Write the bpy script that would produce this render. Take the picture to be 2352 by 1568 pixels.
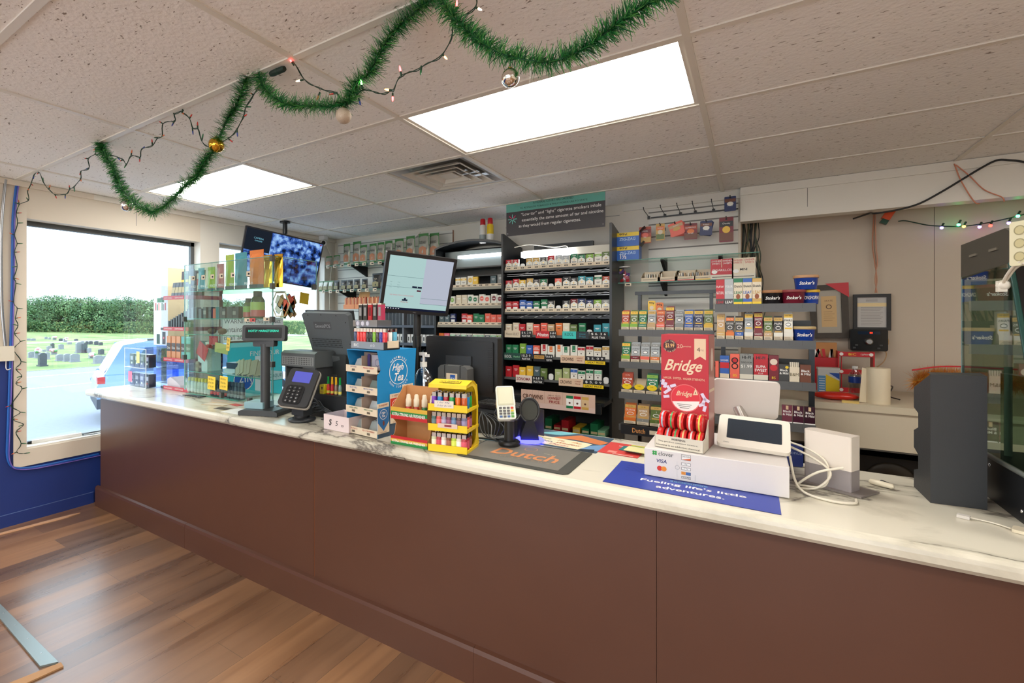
import bpy, math, random
from math import sin, cos, pi, radians as D
from mathutils import Matrix, Vector, Euler
random.seed(7)
SC = bpy.context.scene
for o in list(bpy.data.objects): bpy.data.objects.remove(o)
COL = SC.collection

# ---------------- camera, sky, sun, exposure ----------------
FPX, YAW, PX, PY, EYE = 1090.7, 0.5652, 1034.8, 729.4, 1.41
cd = bpy.data.cameras.new('camera'); cam = bpy.data.objects.new('camera', cd); COL.objects.link(cam)
cam.location = (0, 0, EYE); cam.rotation_euler = (pi/2, 0, YAW)
cd.sensor_width = 36; cd.lens = FPX/2352*36
cd.shift_x = (1176-PX)/2352; cd.shift_y = -(784-PY)/2352
cd.clip_start = .02; cd.clip_end = 400
SC.camera = cam
SC.view_settings.view_transform = 'Standard'; SC.view_settings.look = 'None'
SC.view_settings.gamma = 1; SC.view_settings.use_curve_mapping = False
SC.view_settings.exposure = 0.62
wd = bpy.data.worlds.new('daylight'); SC.world = wd; wd.use_nodes = True
bg = wd.node_tree.nodes['Background']; bg.inputs[0].default_value = (.84, .92, 1, 1); bg.inputs[1].default_value = 3.0
sl = bpy.data.lights.new('sun', 'SUN'); sl.energy = 2.2; sl.angle = .01; sl.color = (1, .96, .9)
so = bpy.data.objects.new('sun', sl); COL.objects.link(so); so.rotation_euler = (D(28), D(-12), 0)
PANEL = 8.0            # radiance of the ceiling troffers

CS, SN = cos(YAW), sin(YAW)
def ray(x, y):
    u = (x-PX)/FPX; v = (PY-y)/FPX
    return Vector((CS*u-SN, SN*u+CS, v))
def onZ(x, y, z): r = ray(x, y); t = (z-EYE)/r.z; return Vector((0, 0, EYE))+r*t
def onY(x, y, Y): r = ray(x, y); t = Y/r.y; return Vector((0, 0, EYE))+r*t
def onX(x, y, X): r = ray(x, y); t = X/r.x; return Vector((0, 0, EYE))+r*t

# ---------------- materials ----------------
def s2l(c): c = c/255; return c/12.92 if c <= .04045 else ((c+.055)/1.055)**2.4
def rgb(*c): return (s2l(c[0]), s2l(c[1]), s2l(c[2]), 1)
MATS = {}
def mk(name, col, rough=.5, metal=0, spec=.5, coat=0, bump=0, bscale=40, var=0, emit=None, es=1):
    m = bpy.data.materials.new(name); m.use_nodes = True; nt = m.node_tree
    b = nt.nodes['Principled BSDF']; b.inputs['Base Color'].default_value = rgb(*col)
    b.inputs['Roughness'].default_value = rough; b.inputs['Metallic'].default_value = metal
    b.inputs['Specular IOR Level'].default_value = spec; b.inputs['Coat Weight'].default_value = coat
    if emit: b.inputs['Emission Color'].default_value = rgb(*emit); b.inputs['Emission Strength'].default_value = es
    if bump or var:
        tc = nt.nodes.new('ShaderNodeTexCoord'); n = nt.nodes.new('ShaderNodeTexNoise')
        n.inputs['Scale'].default_value = bscale; n.inputs['Detail'].default_value = 4
        nt.links.new(tc.outputs['Object'], n.inputs['Vector'])
        if bump:
            bp = nt.nodes.new('ShaderNodeBump'); bp.inputs['Strength'].default_value = bump; bp.inputs['Distance'].default_value = .004
            nt.links.new(n.outputs[0], bp.inputs['Height']); nt.links.new(bp.outputs[0], b.inputs['Normal'])
        if var:
            mx = nt.nodes.new('ShaderNodeMix'); mx.data_type = 'RGBA'; c = rgb(*col)
            mx.inputs[6].default_value = tuple(v*(1-var) for v in c[:3])+(1,); mx.inputs[7].default_value = tuple(min(1, v*(1+var)) for v in c[:3])+(1,)
            nt.links.new(n.outputs[0], mx.inputs[0]); nt.links.new(mx.outputs[2], b.inputs['Base Color'])
    MATS[name] = m; return m
def C(r, g, b, rough=.45, metal=0):
    k = 'paint_%d_%d_%d_%d_%d' % (r, g, b, rough*100, metal*100)
    return MATS.get(k) or mk(k, (r, g, b), rough, metal)
def glow(name, col, s):
    m = bpy.data.materials.new(name); m.use_nodes = True; nt = m.node_tree; nt.nodes.clear()
    e = nt.nodes.new('ShaderNodeEmission'); e.inputs[0].default_value = rgb(*col); e.inputs[1].default_value = s
    o = nt.nodes.new('ShaderNodeOutputMaterial'); nt.links.new(e.outputs[0], o.inputs[0]); MATS[name] = m; return m
def pane(name, tint=(250, 255, 252), gl=.10, rough=.02):
    """thin clear sheet: mostly see-through, with a Fresnel sheen"""
    m = bpy.data.materials.new(name); m.use_nodes = True; nt = m.node_tree; nt.nodes.clear()
    t = nt.nodes.new('ShaderNodeBsdfTransparent'); t.inputs[0].default_value = rgb(*tint)
    g = nt.nodes.new('ShaderNodeBsdfGlossy'); g.inputs['Roughness'].default_value = rough; g.inputs[0].default_value = (1, 1, 1, 1)
    f = nt.nodes.new('ShaderNodeFresnel'); f.inputs[0].default_value = 1.45
    ma = nt.nodes.new('ShaderNodeMath'); ma.operation = 'MULTIPLY_ADD'; ma.inputs[1].default_value = 1.0; ma.inputs[2].default_value = gl*.2
    mx = nt.nodes.new('ShaderNodeMixShader'); o = nt.nodes.new('ShaderNodeOutputMaterial')
    ge = nt.nodes.new('ShaderNodeNewGeometry'); iv = nt.nodes.new('ShaderNodeMath'); iv.operation = 'SUBTRACT'; iv.inputs[0].default_value = 1
    mu = nt.nodes.new('ShaderNodeMath'); mu.operation = 'MULTIPLY'; nt.links.new(ge.outputs['Backfacing'], iv.inputs[1])
    nt.links.new(f.outputs[0], ma.inputs[0]); nt.links.new(ma.outputs[0], mu.inputs[0]); nt.links.new(iv.outputs[0], mu.inputs[1]); nt.links.new(mu.outputs[0], mx.inputs[0])
    nt.links.new(t.outputs[0], mx.inputs[1]); nt.links.new(g.outputs[0], mx.inputs[2]); nt.links.new(mx.outputs[0], o.inputs[0])
    MATS[name] = m; return m
def nodes(name):
    m = bpy.data.materials.new(name); m.use_nodes = True; nt = m.node_tree; MATS[name] = m
    return m, nt, nt.nodes['Principled BSDF'], lambda t: nt.nodes.new('ShaderNode'+t), nt.links.new

glass = pane('clear_glass'); acrylic = pane('clear_acrylic', (246, 250, 252), .2)
shelfglass = pane('green_glass', (230, 246, 240), .3); winglass = pane('window_glass', (240, 248, 252), .15)
plasticfilm = pane('thin_film', (252, 252, 252), .9, .12)
black = mk('black_plastic', (22, 23, 25), .38); satin = mk('satin_black_metal', (26, 29, 31), .3, .0, .6)
matte = mk('matte_black', (17, 18, 19), .7); dgrey = mk('dark_grey_plastic', (58, 60, 61), .42); mgrey = mk('mid_grey_plastic', (78, 80, 80), .45)
grey = mk('grey_plastic', (120, 122, 122), .5); lip = mk('shelf_grey_metal', (92, 92, 92), .45)
white = mk('white_plastic', (232, 230, 226), .32, coat=.2); offw = mk('warm_white', (222, 214, 196), .5)
cream = mk('cream_card', (222, 205, 178), .6); card = mk('plain_cardboard', (196, 140, 88), .8, var=.08, bscale=30)
kraft = mk('kraft_board', (176, 152, 136), .8); chrome = mk('chrome', (220, 220, 222), .12, 1); steel = mk('brushed_steel', (170, 172, 174), .32, 1)
gold = mk('gold_foil', (214, 168, 60), .18, 1); foil = mk('silver_foil', (205, 205, 208), .2, 1)
red = mk('print_red', (200, 30, 40), .4); yellow = mk('bright_yellow', (240, 205, 28), .35); ink = mk('black_ink', (20, 20, 22), .6)
wht = mk('white_ink', (245, 243, 238), .5); blue = mk('print_blue', (28, 82, 168), .4); green = mk('print_green', (20, 120, 70), .4)
screendark = mk('dark_screen', (32, 42, 54), .12, coat=.5)

# ceiling tile
m, nt, b, N, L = nodes('ceiling_tile')
tc = N('TexCoord'); mp = N('Mapping'); mp.inputs['Rotation'].default_value = (0, 0, .5); mp.inputs['Scale'].default_value = (1, 2.6, 1); n = N('TexNoise'); n.inputs['Scale'].default_value = 40; n.inputs['Detail'].default_value = 2.5; n.inputs['Distortion'].default_value = .5
r = N('ValToRGB'); r.color_ramp.elements[0].position = .655; r.color_ramp.elements[1].position = .70
r.color_ramp.elements[0].color = rgb(243, 240, 236); r.color_ramp.elements[1].color = rgb(150, 140, 132)
n2 = N('TexNoise'); n2.inputs['Scale'].default_value = 60; bp = N('Bump'); bp.inputs['Strength'].default_value = .5; bp.inputs['Distance'].default_value = .006
L(tc.outputs['Object'], mp.inputs[0]); L(mp.outputs[0], n.inputs[0]); L(n.outputs[0], r.inputs[0]); L(r.outputs[0], b.inputs['Base Color'])
L(tc.outputs['Object'], n2.inputs[0]); L(n2.outputs[0], bp.inputs['Height']); L(bp.outputs[0], b.inputs['Normal']); b.inputs['Roughness'].default_value = .95; tile = m
# wood floor: planks run along Y
m, nt, b, N, L = nodes('wood_plank_floor')
tc = N('TexCoord'); mp = N('Mapping'); mp.inputs['Rotation'].default_value = (0, 0, pi/2)
br = N('TexBrick'); br.inputs['Scale'].default_value = 1; br.inputs['Brick Width'].default_value = 1.2; br.inputs['Row Height'].default_value = .178
br.inputs['Mortar Size'].default_value = .0011; br.inputs['Color1'].default_value = rgb(162, 118, 80); br.inputs['Color2'].default_value = rgb(116, 86, 64); br.inputs['Mortar'].default_value = rgb(96, 72, 54)
br.inputs['Bias'].default_value = .05
mg = N('Mapping'); mg.inputs['Scale'].default_value = (7, .8, 1); ng = N('TexNoise'); ng.inputs['Scale'].default_value = 1.6; ng.inputs['Detail'].default_value = 7; ng.inputs['Distortion'].default_value = .5
rg = N('ValToRGB'); rg.color_ramp.elements[0].position = .30; rg.color_ramp.elements[0].color = rgb(178, 164, 152); rg.color_ramp.elements[1].position = .6; rg.color_ramp.elements[1].color = (1, 1, 1, 1)
mm = N('Mix'); mm.data_type = 'RGBA'; mm.blend_type = 'MULTIPLY'; mm.inputs[0].default_value = .75
L(tc.outputs['Object'], mp.inputs[0]); L(mp.outputs[0], br.inputs[0]); L(tc.outputs['Object'], mg.inputs[0]); L(mg.outputs[0], ng.inputs[0]); L(ng.outputs[0], rg.inputs[0])
L(br.outputs[0], mm.inputs[6]); L(rg.outputs[0], mm.inputs[7]); L(mm.outputs[2], b.inputs['Base Color'])
rr = N('MapRange'); rr.inputs[3].default_value = .22; rr.inputs[4].default_value = .36; L(ng.outputs[0], rr.inputs[0]); L(rr.outputs[0], b.inputs['Roughness']); b.inputs['Specular IOR Level'].default_value = 1.0; floorm = m
# marble laminate
m, nt, b, N, L = nodes('marble_laminate')
tc = N('TexCoord'); mp = N('Mapping'); mp.inputs['Scale'].default_value = (.7, 1.7, 1); mp.inputs['Rotation'].default_value = (0, 0, .35); n = N('TexNoise'); n.inputs['Scale'].default_value = 1.5; n.inputs['Detail'].default_value = 9; n.inputs['Roughness'].default_value = .55; n.inputs['Distortion'].default_value = .35
s1 = N('Math'); s1.operation = 'SUBTRACT'; s1.inputs[1].default_value = .5; s2 = N('Math'); s2.operation = 'ABSOLUTE'
r = N('ValToRGB'); e = r.color_ramp.elements; e[0].position = 0; e[0].color = rgb(112, 106, 98); e[1].position = .012; e[1].color = rgb(198, 192, 174); x = e.new(.05); x.color = rgb(220, 214, 196)
L(tc.outputs['Object'], mp.inputs[0]); L(mp.outputs[0], n.inputs[0]); L(n.outputs[0], s1.inputs[0]); 
n3 = N('TexNoise'); n3.inputs['Scale'].default_value = 2.3; n3.inputs['Detail'].default_value = 2; q3 = N('MapRange'); q3.inputs[1].default_value = .34; q3.inputs[2].default_value = .52; q3.inputs[3].default_value = .05; q3.inputs[4].default_value = 0
ad = N('Math'); ad.operation = 'ADD'; L(tc.outputs['Object'], n3.inputs[0]); L(n3.outputs[0], q3.inputs[0])
L(s1.outputs[0], s2.inputs[0]); L(s2.outputs[0], ad.inputs[0]); L(q3.outputs[0], ad.inputs[1]); L(ad.outputs[0], r.inputs[0]); L(r.outputs[0], b.inputs['Base Color'])
b.inputs['Roughness'].default_value = .22; marble = m
# grass, asphalt, hedge
m, nt, b, N, L = nodes('mown_grass')
tc = N('TexCoord'); n = N('TexNoise'); n.inputs['Scale'].default_value = .5; n.inputs['Detail'].default_value = 8; r = N('ValToRGB'); r.color_ramp.elements[0].position = .35; r.color_ramp.elements[0].color = rgb(94, 116, 64); r.color_ramp.elements[1].position = .65; r.color_ramp.elements[1].color = rgb(138, 150, 96)
L(tc.outputs['Object'], n.inputs[0]); L(n.outputs[0], r.inputs[0]); L(r.outputs[0], b.inputs['Base Color']); b.inputs['Roughness'].default_value = 1; grass = m
asph = mk('pale_asphalt', (122, 128, 140), .9, var=.12, bscale=14); conc = mk('concrete', (196, 192, 186), .9, var=.05, bscale=6)
leafm = mk('tree_leaves', (74, 104, 62), .9, var=.35, bscale=3); stone = mk('grave_granite', (128, 130, 136), .6, var=.12, bscale=9)
stoned = mk('dark_granite', (70, 72, 78), .5, var=.12, bscale=9)
beige = mk('beige_wall_paint', (222, 210, 192), .6, var=.02, bscale=3); wallw = mk('white_wall_paint', (226, 218, 204), .55, var=.02, bscale=3)
navy = mk('navy_wall_paint', (34, 56, 122), .42, var=.05, bscale=5); trimw = mk('white_trim_paint', (226, 220, 208), .4, var=.02, bscale=5)
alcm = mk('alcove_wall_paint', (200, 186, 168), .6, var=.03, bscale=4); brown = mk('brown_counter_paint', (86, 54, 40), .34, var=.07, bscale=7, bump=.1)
slatm = mk('slatwall_white', (228, 224, 214), .4)

# ---------------- mesh builder ----------------
TXT = {}
BOLD = {'Bridge', 'High', 'Tea', "Fueling life's little", 'adventures.', 'Dutch', 'LEAF', '$3.99', 'CROWNS', 'LOWEST', 'PRICE', 'MINI', 'ZIG-ZAG', '99¢', '1½', 'ZYN', 'Winston', 'SONOMA', 'GREAT PRICE!', 'PLUS TAX', 'HI-FI', 'SUPA', 'SWEET', "Stoker's", 'WARNING:', 'BIC', 'VISA', 'EXTRA STRONG AIR FRESHENER', 'Black', '& Mild', 'POM POM'}
def textmesh(s, shear=0):
    k = (s, shear)
    if k not in TXT:
        cu = bpy.data.curves.new('t', 'FONT'); cu.body = s; cu.resolution_u = 2; cu.shear = shear; cu.offset = .016 if s in BOLD else 0
        ob = bpy.data.objects.new('t', cu); me = bpy.data.meshes.new_from_object(ob)
        vs = [(v.co.x, v.co.y) for v in me.vertices]; fs = [tuple(p.vertices) for p in me.polygons]
        bpy.data.objects.remove(ob); bpy.data.curves.remove(cu); bpy.data.meshes.remove(me)
        if not vs: vs = [(0, 0)]
        x0 = min(v[0] for v in vs); x1 = max(v[0] for v in vs); y0 = min(v[1] for v in vs); y1 = max(v[1] for v in vs)
        TXT[k] = ([((v[0]-x0)/max(x1-x0, 1e-6)-.5, (v[1]-y0)/max(y1-y0, 1e-6)-.5) for v in vs], fs, (x1-x0)/max(y1-y0, 1e-6))
    return TXT[k]
TR = Matrix.Translation
def RX(a): return Matrix.Rotation(a, 4, 'X')
def RY(a): return Matrix.Rotation(a, 4, 'Y')
def RZ(a): return Matrix.Rotation(a, 4, 'Z')
class MB:
    def __init__(s): s.v = []; s.f = []; s.mi = []; s.sm = []; s.ms = []; s.T = Matrix.Identity(4)
    def m(s, mat):
        if mat not in s.ms: s.ms.append(mat)
        return s.ms.index(mat)
    def add(s, vs, fs, mat, smooth=False):
        k = len(s.v); s.v += [tuple(s.T@Vector(p)) for p in vs]; i = s.m(mat)
        for f in fs: s.f.append(tuple(k+a for a in f)); s.mi.append(i); s.sm.append(smooth)
        return s
    def box(s, x0, x1, y0, y1, z0, z1, mat, fr=None, top=None, side=None):
        vs = [(x, y, z) for z in (z0, z1) for y in (y0, y1) for x in (x0, x1)]
        F = [(0, 2, 3, 1), (4, 5, 7, 6), (0, 1, 5, 4), (2, 6, 7, 3), (0, 4, 6, 2), (1, 3, 7, 5)]
        M = [mat, top or mat, fr or mat, mat, side or mat, side or mat]
        k = len(s.v); s.v += [tuple(s.T@Vector(p)) for p in vs]
        for f, mm_ in zip(F, M): s.f.append(tuple(k+a for a in f)); s.mi.append(s.m(mm_)); s.sm.append(False)
        return s
    def quad(s, a, b, c, d, mat): return s.add([a, b, c, d], [(0, 1, 2, 3)], mat)
    def rect(s, x0, x1, z0, z1, y, mat): return s.add([(x0, y, z0), (x1, y, z0), (x1, y, z1), (x0, y, z1)], [(0, 1, 2, 3)], mat)
    def flat(s, x0, x1, y0, y1, z, mat): return s.add([(x0, y0, z), (x1, y0, z), (x1, y1, z), (x0, y1, z)], [(0, 1, 2, 3)], mat)
    def prism(s, pts, a0, a1, mat, ax='y', capm=None, smooth=False):
        """2-D outline (counter-clockwise) swept along an axis; ax 'y': pts are (x,z); 'x': (y,z); 'z': (x,y)"""
        def P(p, a): return (p[0], a, p[1]) if ax == 'y' else ((a, p[0], p[1]) if ax == 'x' else (p[0], p[1], a))
        n = len(pts); vs = [P(p, a0) for p in pts]+[P(p, a1) for p in pts]
        fs = [(i, (i+1) % n, n+(i+1) % n, n+i) for i in range(n)]
        if ax == 'y': fs = [f[::-1] for f in fs] if False else fs
        s.add(vs, fs, mat, smooth); c = capm or mat
        s.add(vs[:n], [tuple(range(n))], c); s.add(vs[n:], [tuple(range(n))[::-1]], c); return s
    def rbox(s, w, h, d, r, mat, ax='y', capm=None, n=4):
        """rounded slab centred at origin: w x h outline, thickness d"""
        pts = []
        for cx, cy, a in ((w/2-r, -h/2+r, -pi/2), (w/2-r, h/2-r, 0), (-w/2+r, h/2-r, pi/2), (-w/2+r, -h/2+r, pi)):
            for k in range(n+1): t = a+k*pi/2/n; pts.append((cx+r*cos(t), cy+r*sin(t)))
        return s.prism(pts, -d/2, d/2, mat, ax, capm)
    def lathe(s, prof, mat, n=16, c=(0, 0, 0), smooth=True):
        vs = []; fs = []
        for (r, z) in prof:
            for k in range(n): a = 2*pi*k/n; vs.append((c[0]+r*cos(a), c[1]+r*sin(a), c[2]+z))
        for i in range(len(prof)-1):
            for k in range(n): fs.append((i*n+k, i*n+(k+1) % n, (i+1)*n+(k+1) % n, (i+1)*n+k))
        s.add(vs, fs, mat, smooth)
        s.add(vs[:n], [tuple(range(n))[::-1]], mat); s.add(vs[-n:], [tuple(range(n))], mat); return s
    def cyl(s, x, y, z0, z1, r, mat, n=14, r2=None): return s.lathe([(r, z0), (r2 if r2 is not None else r, z1)], mat, n, (x, y, 0))
    def ball(s, c, r, mat, n=14, k=8): return s.lathe([(max(r*sin(pi*i/k), .0002), -r*cos(pi*i/k)) for i in range(k+1)], mat, n, c)
    def tube(s, pts, r, mat, n=6, taper=None):
        pts = [Vector(p) for p in pts]; vs = []; fs = []; up = Vector((0.13, .21, 1)).normalized()
        for i, p in enumerate(pts):
            t = (pts[min(i+1, len(pts)-1)]-pts[max(i-1, 0)]).normalized()
            a = t.cross(up)
            if a.length < .05: a = t.cross(Vector((1, 0, 0)))
            a.normalize(); b = t.cross(a); rr = r*(taper[i] if taper else 1)
            for k in range(n): w = 2*pi*k/n; vs.append(p+a*rr*cos(w)+b*rr*sin(w))
        for i in range(len(pts)-1):
            for k in range(n): fs.append((i*n+k, i*n+(k+1) % n, (i+1)*n+(k+1) % n, (i+1)*n+k))
        s.add(vs, fs, mat, True); s.add(vs[:n], [tuple(range(n))[::-1]], mat); s.add(vs[-n:], [tuple(range(n))], mat); return s
    def disc(s, x, z, r, y, mat, n=16, rz=None):
        return s.add([(x+r*cos(2*pi*k/n), y, z+(rz or r)*sin(2*pi*k/n)) for k in range(n)], [tuple(range(n))], mat)
    def ring(s, x, z, r0, r1, y, mat, n=24):
        vs = [(x+q*cos(2*pi*k/n), y, z+q*sin(2*pi*k/n)) for q in (r0, r1) for k in range(n)]
        return s.add(vs, [(k, (k+1) % n, n+(k+1) % n, n+k) for k in range(n)], mat)
    def text(s, t, x, z, h, y, mat, w=None, sh=0, maxw=None):
        """lettering facing -Y, centred at (x,z)"""
        v, f, ar = textmesh(t, sh); w = w or h*ar
        if maxw and w > maxw: w = maxw
        return s.add([(x+a*w, y, z+b_*h) for a, b_ in v], f, mat)
    def arc(s, t, x, z, r, h, y, mat, a0, a1):
        """letters set round a circle, from angle a0 to a1 (degrees, clockwise from top; bottom text when a0>a1)"""
        T0 = s.T; n = len(t)
        for i, ch in enumerate(t):
            if ch == ' ': continue
            a = D(a0+(a1-a0)*(i+.5)/n); flip = a0 > a1
            s.T = T0@TR((x+r*sin(a), 0, z+r*cos(a)))@RY(a+(pi if flip else 0))
            s.text(ch, 0, 0, h, y, mat, maxw=h*.9)
        s.T = T0; return s
    def build(s, name, parent=None, loc=None, rot=None, bev=0, **kw):
        me = bpy.data.meshes.new(name); me.from_pydata(s.v, [], s.f)
        for mm_ in s.ms: me.materials.append(mm_)
        me.polygons.foreach_set('material_index', s.mi); me.polygons.foreach_set('use_smooth', s.sm); me.update()
        return place(name, me, parent, loc, rot, bev, **kw)
def place(name, me, parent=None, loc=None, rot=None, bev=0, label=None, cat=None, group=None, kind=None):
    o = bpy.data.objects.new(name, me); COL.objects.link(o)
    if parent is not None: o.parent = parent
    if loc is not None: o.location = loc
    if rot is not None: o.rotation_euler = (0, 0, rot) if isinstance(rot, (int, float)) else rot
    if bev:
        md = o.modifiers.new('edge', 'BEVEL'); md.width = bev; md.segments = 2; md.limit_method = 'ANGLE'
    if label: o['label'] = label
    if cat: o['category'] = cat
    if group: o['group'] = group
    if kind: o['kind'] = kind
    return o
def thing(name, label, cat, loc=(0, 0, 0), rot=0, group=None):
    return place(name, None, None, loc, rot, label=label, cat=cat, group=group)
def copy_tree(o, parent=None):
    c = o.copy(); COL.objects.link(c); c.parent = parent
    for ch in o.children: copy_tree(ch, c)
    return c
ORD = ['first', 'second', 'third', 'fourth', 'fifth', 'sixth', 'seventh', 'eighth', 'ninth', 'tenth', 'eleventh', 'twelfth', 'thirteenth', 'fourteenth', 'fifteenth', 'sixteenth', 'seventeenth', 'eighteenth', 'nineteenth', 'twentieth']
def nth(i): return ORD[i] if i < 20 else '%d%s' % (i+1, {1: 'st', 2: 'nd', 3: 'rd'}.get((i+1) % 10, 'th'))
def cat_curve(pts, n=8):
    """Catmull-Rom through points"""
    P = [Vector(p) for p in pts]; P = [P[0]*2-P[1]]+P+[P[-1]*2-P[-2]]; out = []
    for i in range(1, len(P)-2):
        for k in range(n):
            t = k/n; a, b, c, d = P[i-1:i+3]
            out.append(.5*((2*b)+(c-a)*t+(2*a-5*b+4*c-d)*t*t+(3*b-a-3*c+d)*t**3))
    out.append(P[-2]); return out
# ================= THE SETTING =================
CH = 2.354; XL = -4.25; YB = 4.1; YA = 4.45; XR = 3.2; YF = -3.4
GX = -1.4029; GY = 1.1493
def struct(mb, name, **k): return mb.build(name, kind='structure', **k)
struct(MB().flat(XL-.2, XR+.2, YF-.2, YA+.2, 0, floorm).box(XL-.2, XR+.2, YF-.2, YA+.2, -.12, -.004, conc), 'floor')
# ceiling: tiles with openings for troffers and vent, plus T-bar grid
holes = {(-2, 1), (0, 1), (0, -3), (-2, -3), (2, 1), (2, -3), (-2, -5), (0, -5), (2, -5)}
mb = MB()
def cell(i, j): return GX+1.2192*i, GX+1.2192*(i+1), GY+.6096*j, GY+.6096*(j+1)
for i in range(-3, 5):
    for j in range(-8, 6):
        x0, x1, y0, y1 = cell(i, j); x0 = max(x0, XL); x1 = min(x1, XR); y0 = max(y0, YF); y1 = min(y1, YB+.0)
        if x1 <= x0 or y1 <= y0 or (i, j) in holes: continue
        if (i, j) == (-1, 2): x1 = GX-.6096
        mb.box(x0, x1, y0, y1, CH, CH+.015, tile)
for i in range(-2, 4):
    x = GX+1.2192*i; mb.box(x-.012, x+.012, YF, YB, CH-.006, CH+.002, trimw)
for j in range(-7, 5):
    y = GY+.6096*j; mb.box(XL, XR, y-.012, y+.012, CH-.0055, CH+.0015, trimw)
mb.box(GX-.6096-.012, GX-.6096+.012, GY+1.219, GY+1.829, CH-.006, CH+.002, trimw)
mb.box(XL-.2, XR+.2, YF-.2, YA+.2, CH+.1, CH+.2, conc)
mb.box(XL, XL+.025, YF, YB, CH-.004, CH+.002, trimw); mb.box(XL, -.07, YB-.025, YB, CH-.004, CH+.002, trimw)
struct(mb, 'ceiling')
# left wall with two windows
W1 = (1.205, 2.437, .50, 2.10); W2 = (2.62, 3.93, .52, 2.12)
def wallparts(x0, x1, mb, mlow, mup, zs):
    pass
mb = MB(); T_ = .16
def wl(y0, y1, z0, z1, mt): mb.box(XL-T_, XL, y0, y1, z0, z1, mt)
wl(YF, 1.136, 0, 1.12, navy); wl(YF, 1.136, 1.12, CH+.1, beige)
wl(1.136, YA+.2, 0, .385, navy); wl(1.136, W1[0], .385, CH+.1, beige)
wl(W1[0], YA+.2, .386, W1[2]-.0005, beige); wl(W1[0], W1[1], W1[3], CH+.1, beige)
wl(W1[1], W2[0], W1[2], CH+.1, trimw); wl(W2[0], YA+.2, W1[2], W2[2], trimw) if False else None
wl(W2[0], W2[1], W1[2], W2[2], trimw); wl(W2[0], W2[1], W2[3], CH+.1, trimw); wl(W2[1], YA+.2, W1[2], CH+.1, trimw)
# faint panel seams and nail heads
for y in (1.9, 2.9): mb.box(XL, XL+.0015, y, y+.003, 2.16, CH, grey)
mb.box(XL, XL+.0015, .9, .903, .08, 1.1, C(24, 40, 92)); mb.box(XL, XL+.0015, .55, .553, 1.12, CH, grey)
struct(mb, 'wall_left')
# window 1: casing, frame, glass
w = MB(); w.box(XL-.01, XL+.012, 1.136, W1[0], .385, W1[3]+.06, beige); w.box(XL-.01, XL+.012, W1[0], 2.5, .385, W1[2]-.0, beige)
w.box(XL-T_, XL+.0, W1[0], W1[1], W1[2]-.001, W1[2]+.012, trimw)
r1 = struct(w, 'window_1')
f = MB(); a, b_, c_, d_ = W1
f.box(XL-.14, XL-.10, a, b_, d_-.035, d_, mgrey); f.box(XL-.14, XL-.10, a, b_, c_, c_+.02, grey); f.box(XL-.14, XL-.10, b_-.03, b_, c_, d_, mgrey); f.box(XL-.14, XL-.10, a, a+.012, c_, d_, trimw)
f.build('window_frame', r1); MB().box(XL-.125, XL-.119, a+.01, b_-.03, c_+.02, d_-.035, winglass).build('glass', r1)
a, b_, c_, d_ = W2; f = MB()
f.box(XL-.14, XL-.10, a, b_, d_-.03, d_, trimw); f.box(XL-.14, XL-.10, a, b_, c_, c_+.03, trimw); f.box(XL-.14, XL-.10, a, a+.03, c_, d_, trimw); f.box(XL-.14, XL-.10, b_-.03, b_, c_, d_, trimw)
r2 = struct(f, 'window_2'); MB().box(XL-.125, XL-.119, a+.03, b_-.03, c_+.03, d_-.03, winglass).build('glass', r2)
struct(MB().box(XL, XL+.015, 1.0-4.4, 1.60, 0, .082, navy, top=C(92, 108, 150)), 'baseboard_left')
struct(MB().box(XL-.0, XL+.02, YF, 1.6, 2.31, CH-.006, beige).box(XL, XL+.02, 1.6, YB, 2.31, CH-.006, trimw), 'trim_1')
# back wall (left part, behind the racks)
mb = MB(); mb.box(XL-.2, -.07, YB, YB+.15, 0, CH+.1, wallw)
mb.box(-1.98, -.93, YB-.004, YB, 2.262, 2.265, grey); mb.box(-.9, -.07, YB-.012, YB, 2.29, CH-.004, trimw)
struct(mb, 'wall_back')
# header beam over the alcove, boards with seams
mb = MB(); mb.box(-.07, XR, 4.04, 4.14, 2.105, CH+.1, trimw); mb.box(-.07, XR, 4.032, 4.04, 2.105, 2.165, trimw); mb.box(-.07, XR, 4.028, 4.04, 2.295, CH-.004, trimw)
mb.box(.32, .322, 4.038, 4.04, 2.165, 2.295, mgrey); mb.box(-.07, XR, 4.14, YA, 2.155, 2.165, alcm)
struct(mb, 'trim_2')
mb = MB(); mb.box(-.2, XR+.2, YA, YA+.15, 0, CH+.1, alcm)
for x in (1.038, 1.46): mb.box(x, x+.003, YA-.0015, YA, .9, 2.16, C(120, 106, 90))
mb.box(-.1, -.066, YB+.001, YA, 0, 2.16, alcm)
struct(mb, 'wall_alcove')
struct(MB().box(XR, XR+.15, YF, YA, 0, CH+.1, beige), 'wall_right')
# wall behind the camera with the shop's door opening and front windows
mb = MB(); mb.box(XL-.16, XR+.15, YF-.15, YF, 0, .5, wallw); mb.box(XL-.16, XR+.15, YF-.15, YF, 2.1, CH+.1, beige)
for x0, x1 in ((XL-.16, -3.9), (-1.3, -1.0), (1.6, XR+.15)): mb.box(x0, x1, YF-.15, YF, .5, 2.1, beige)
struct(mb, 'wall_front')
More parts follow.
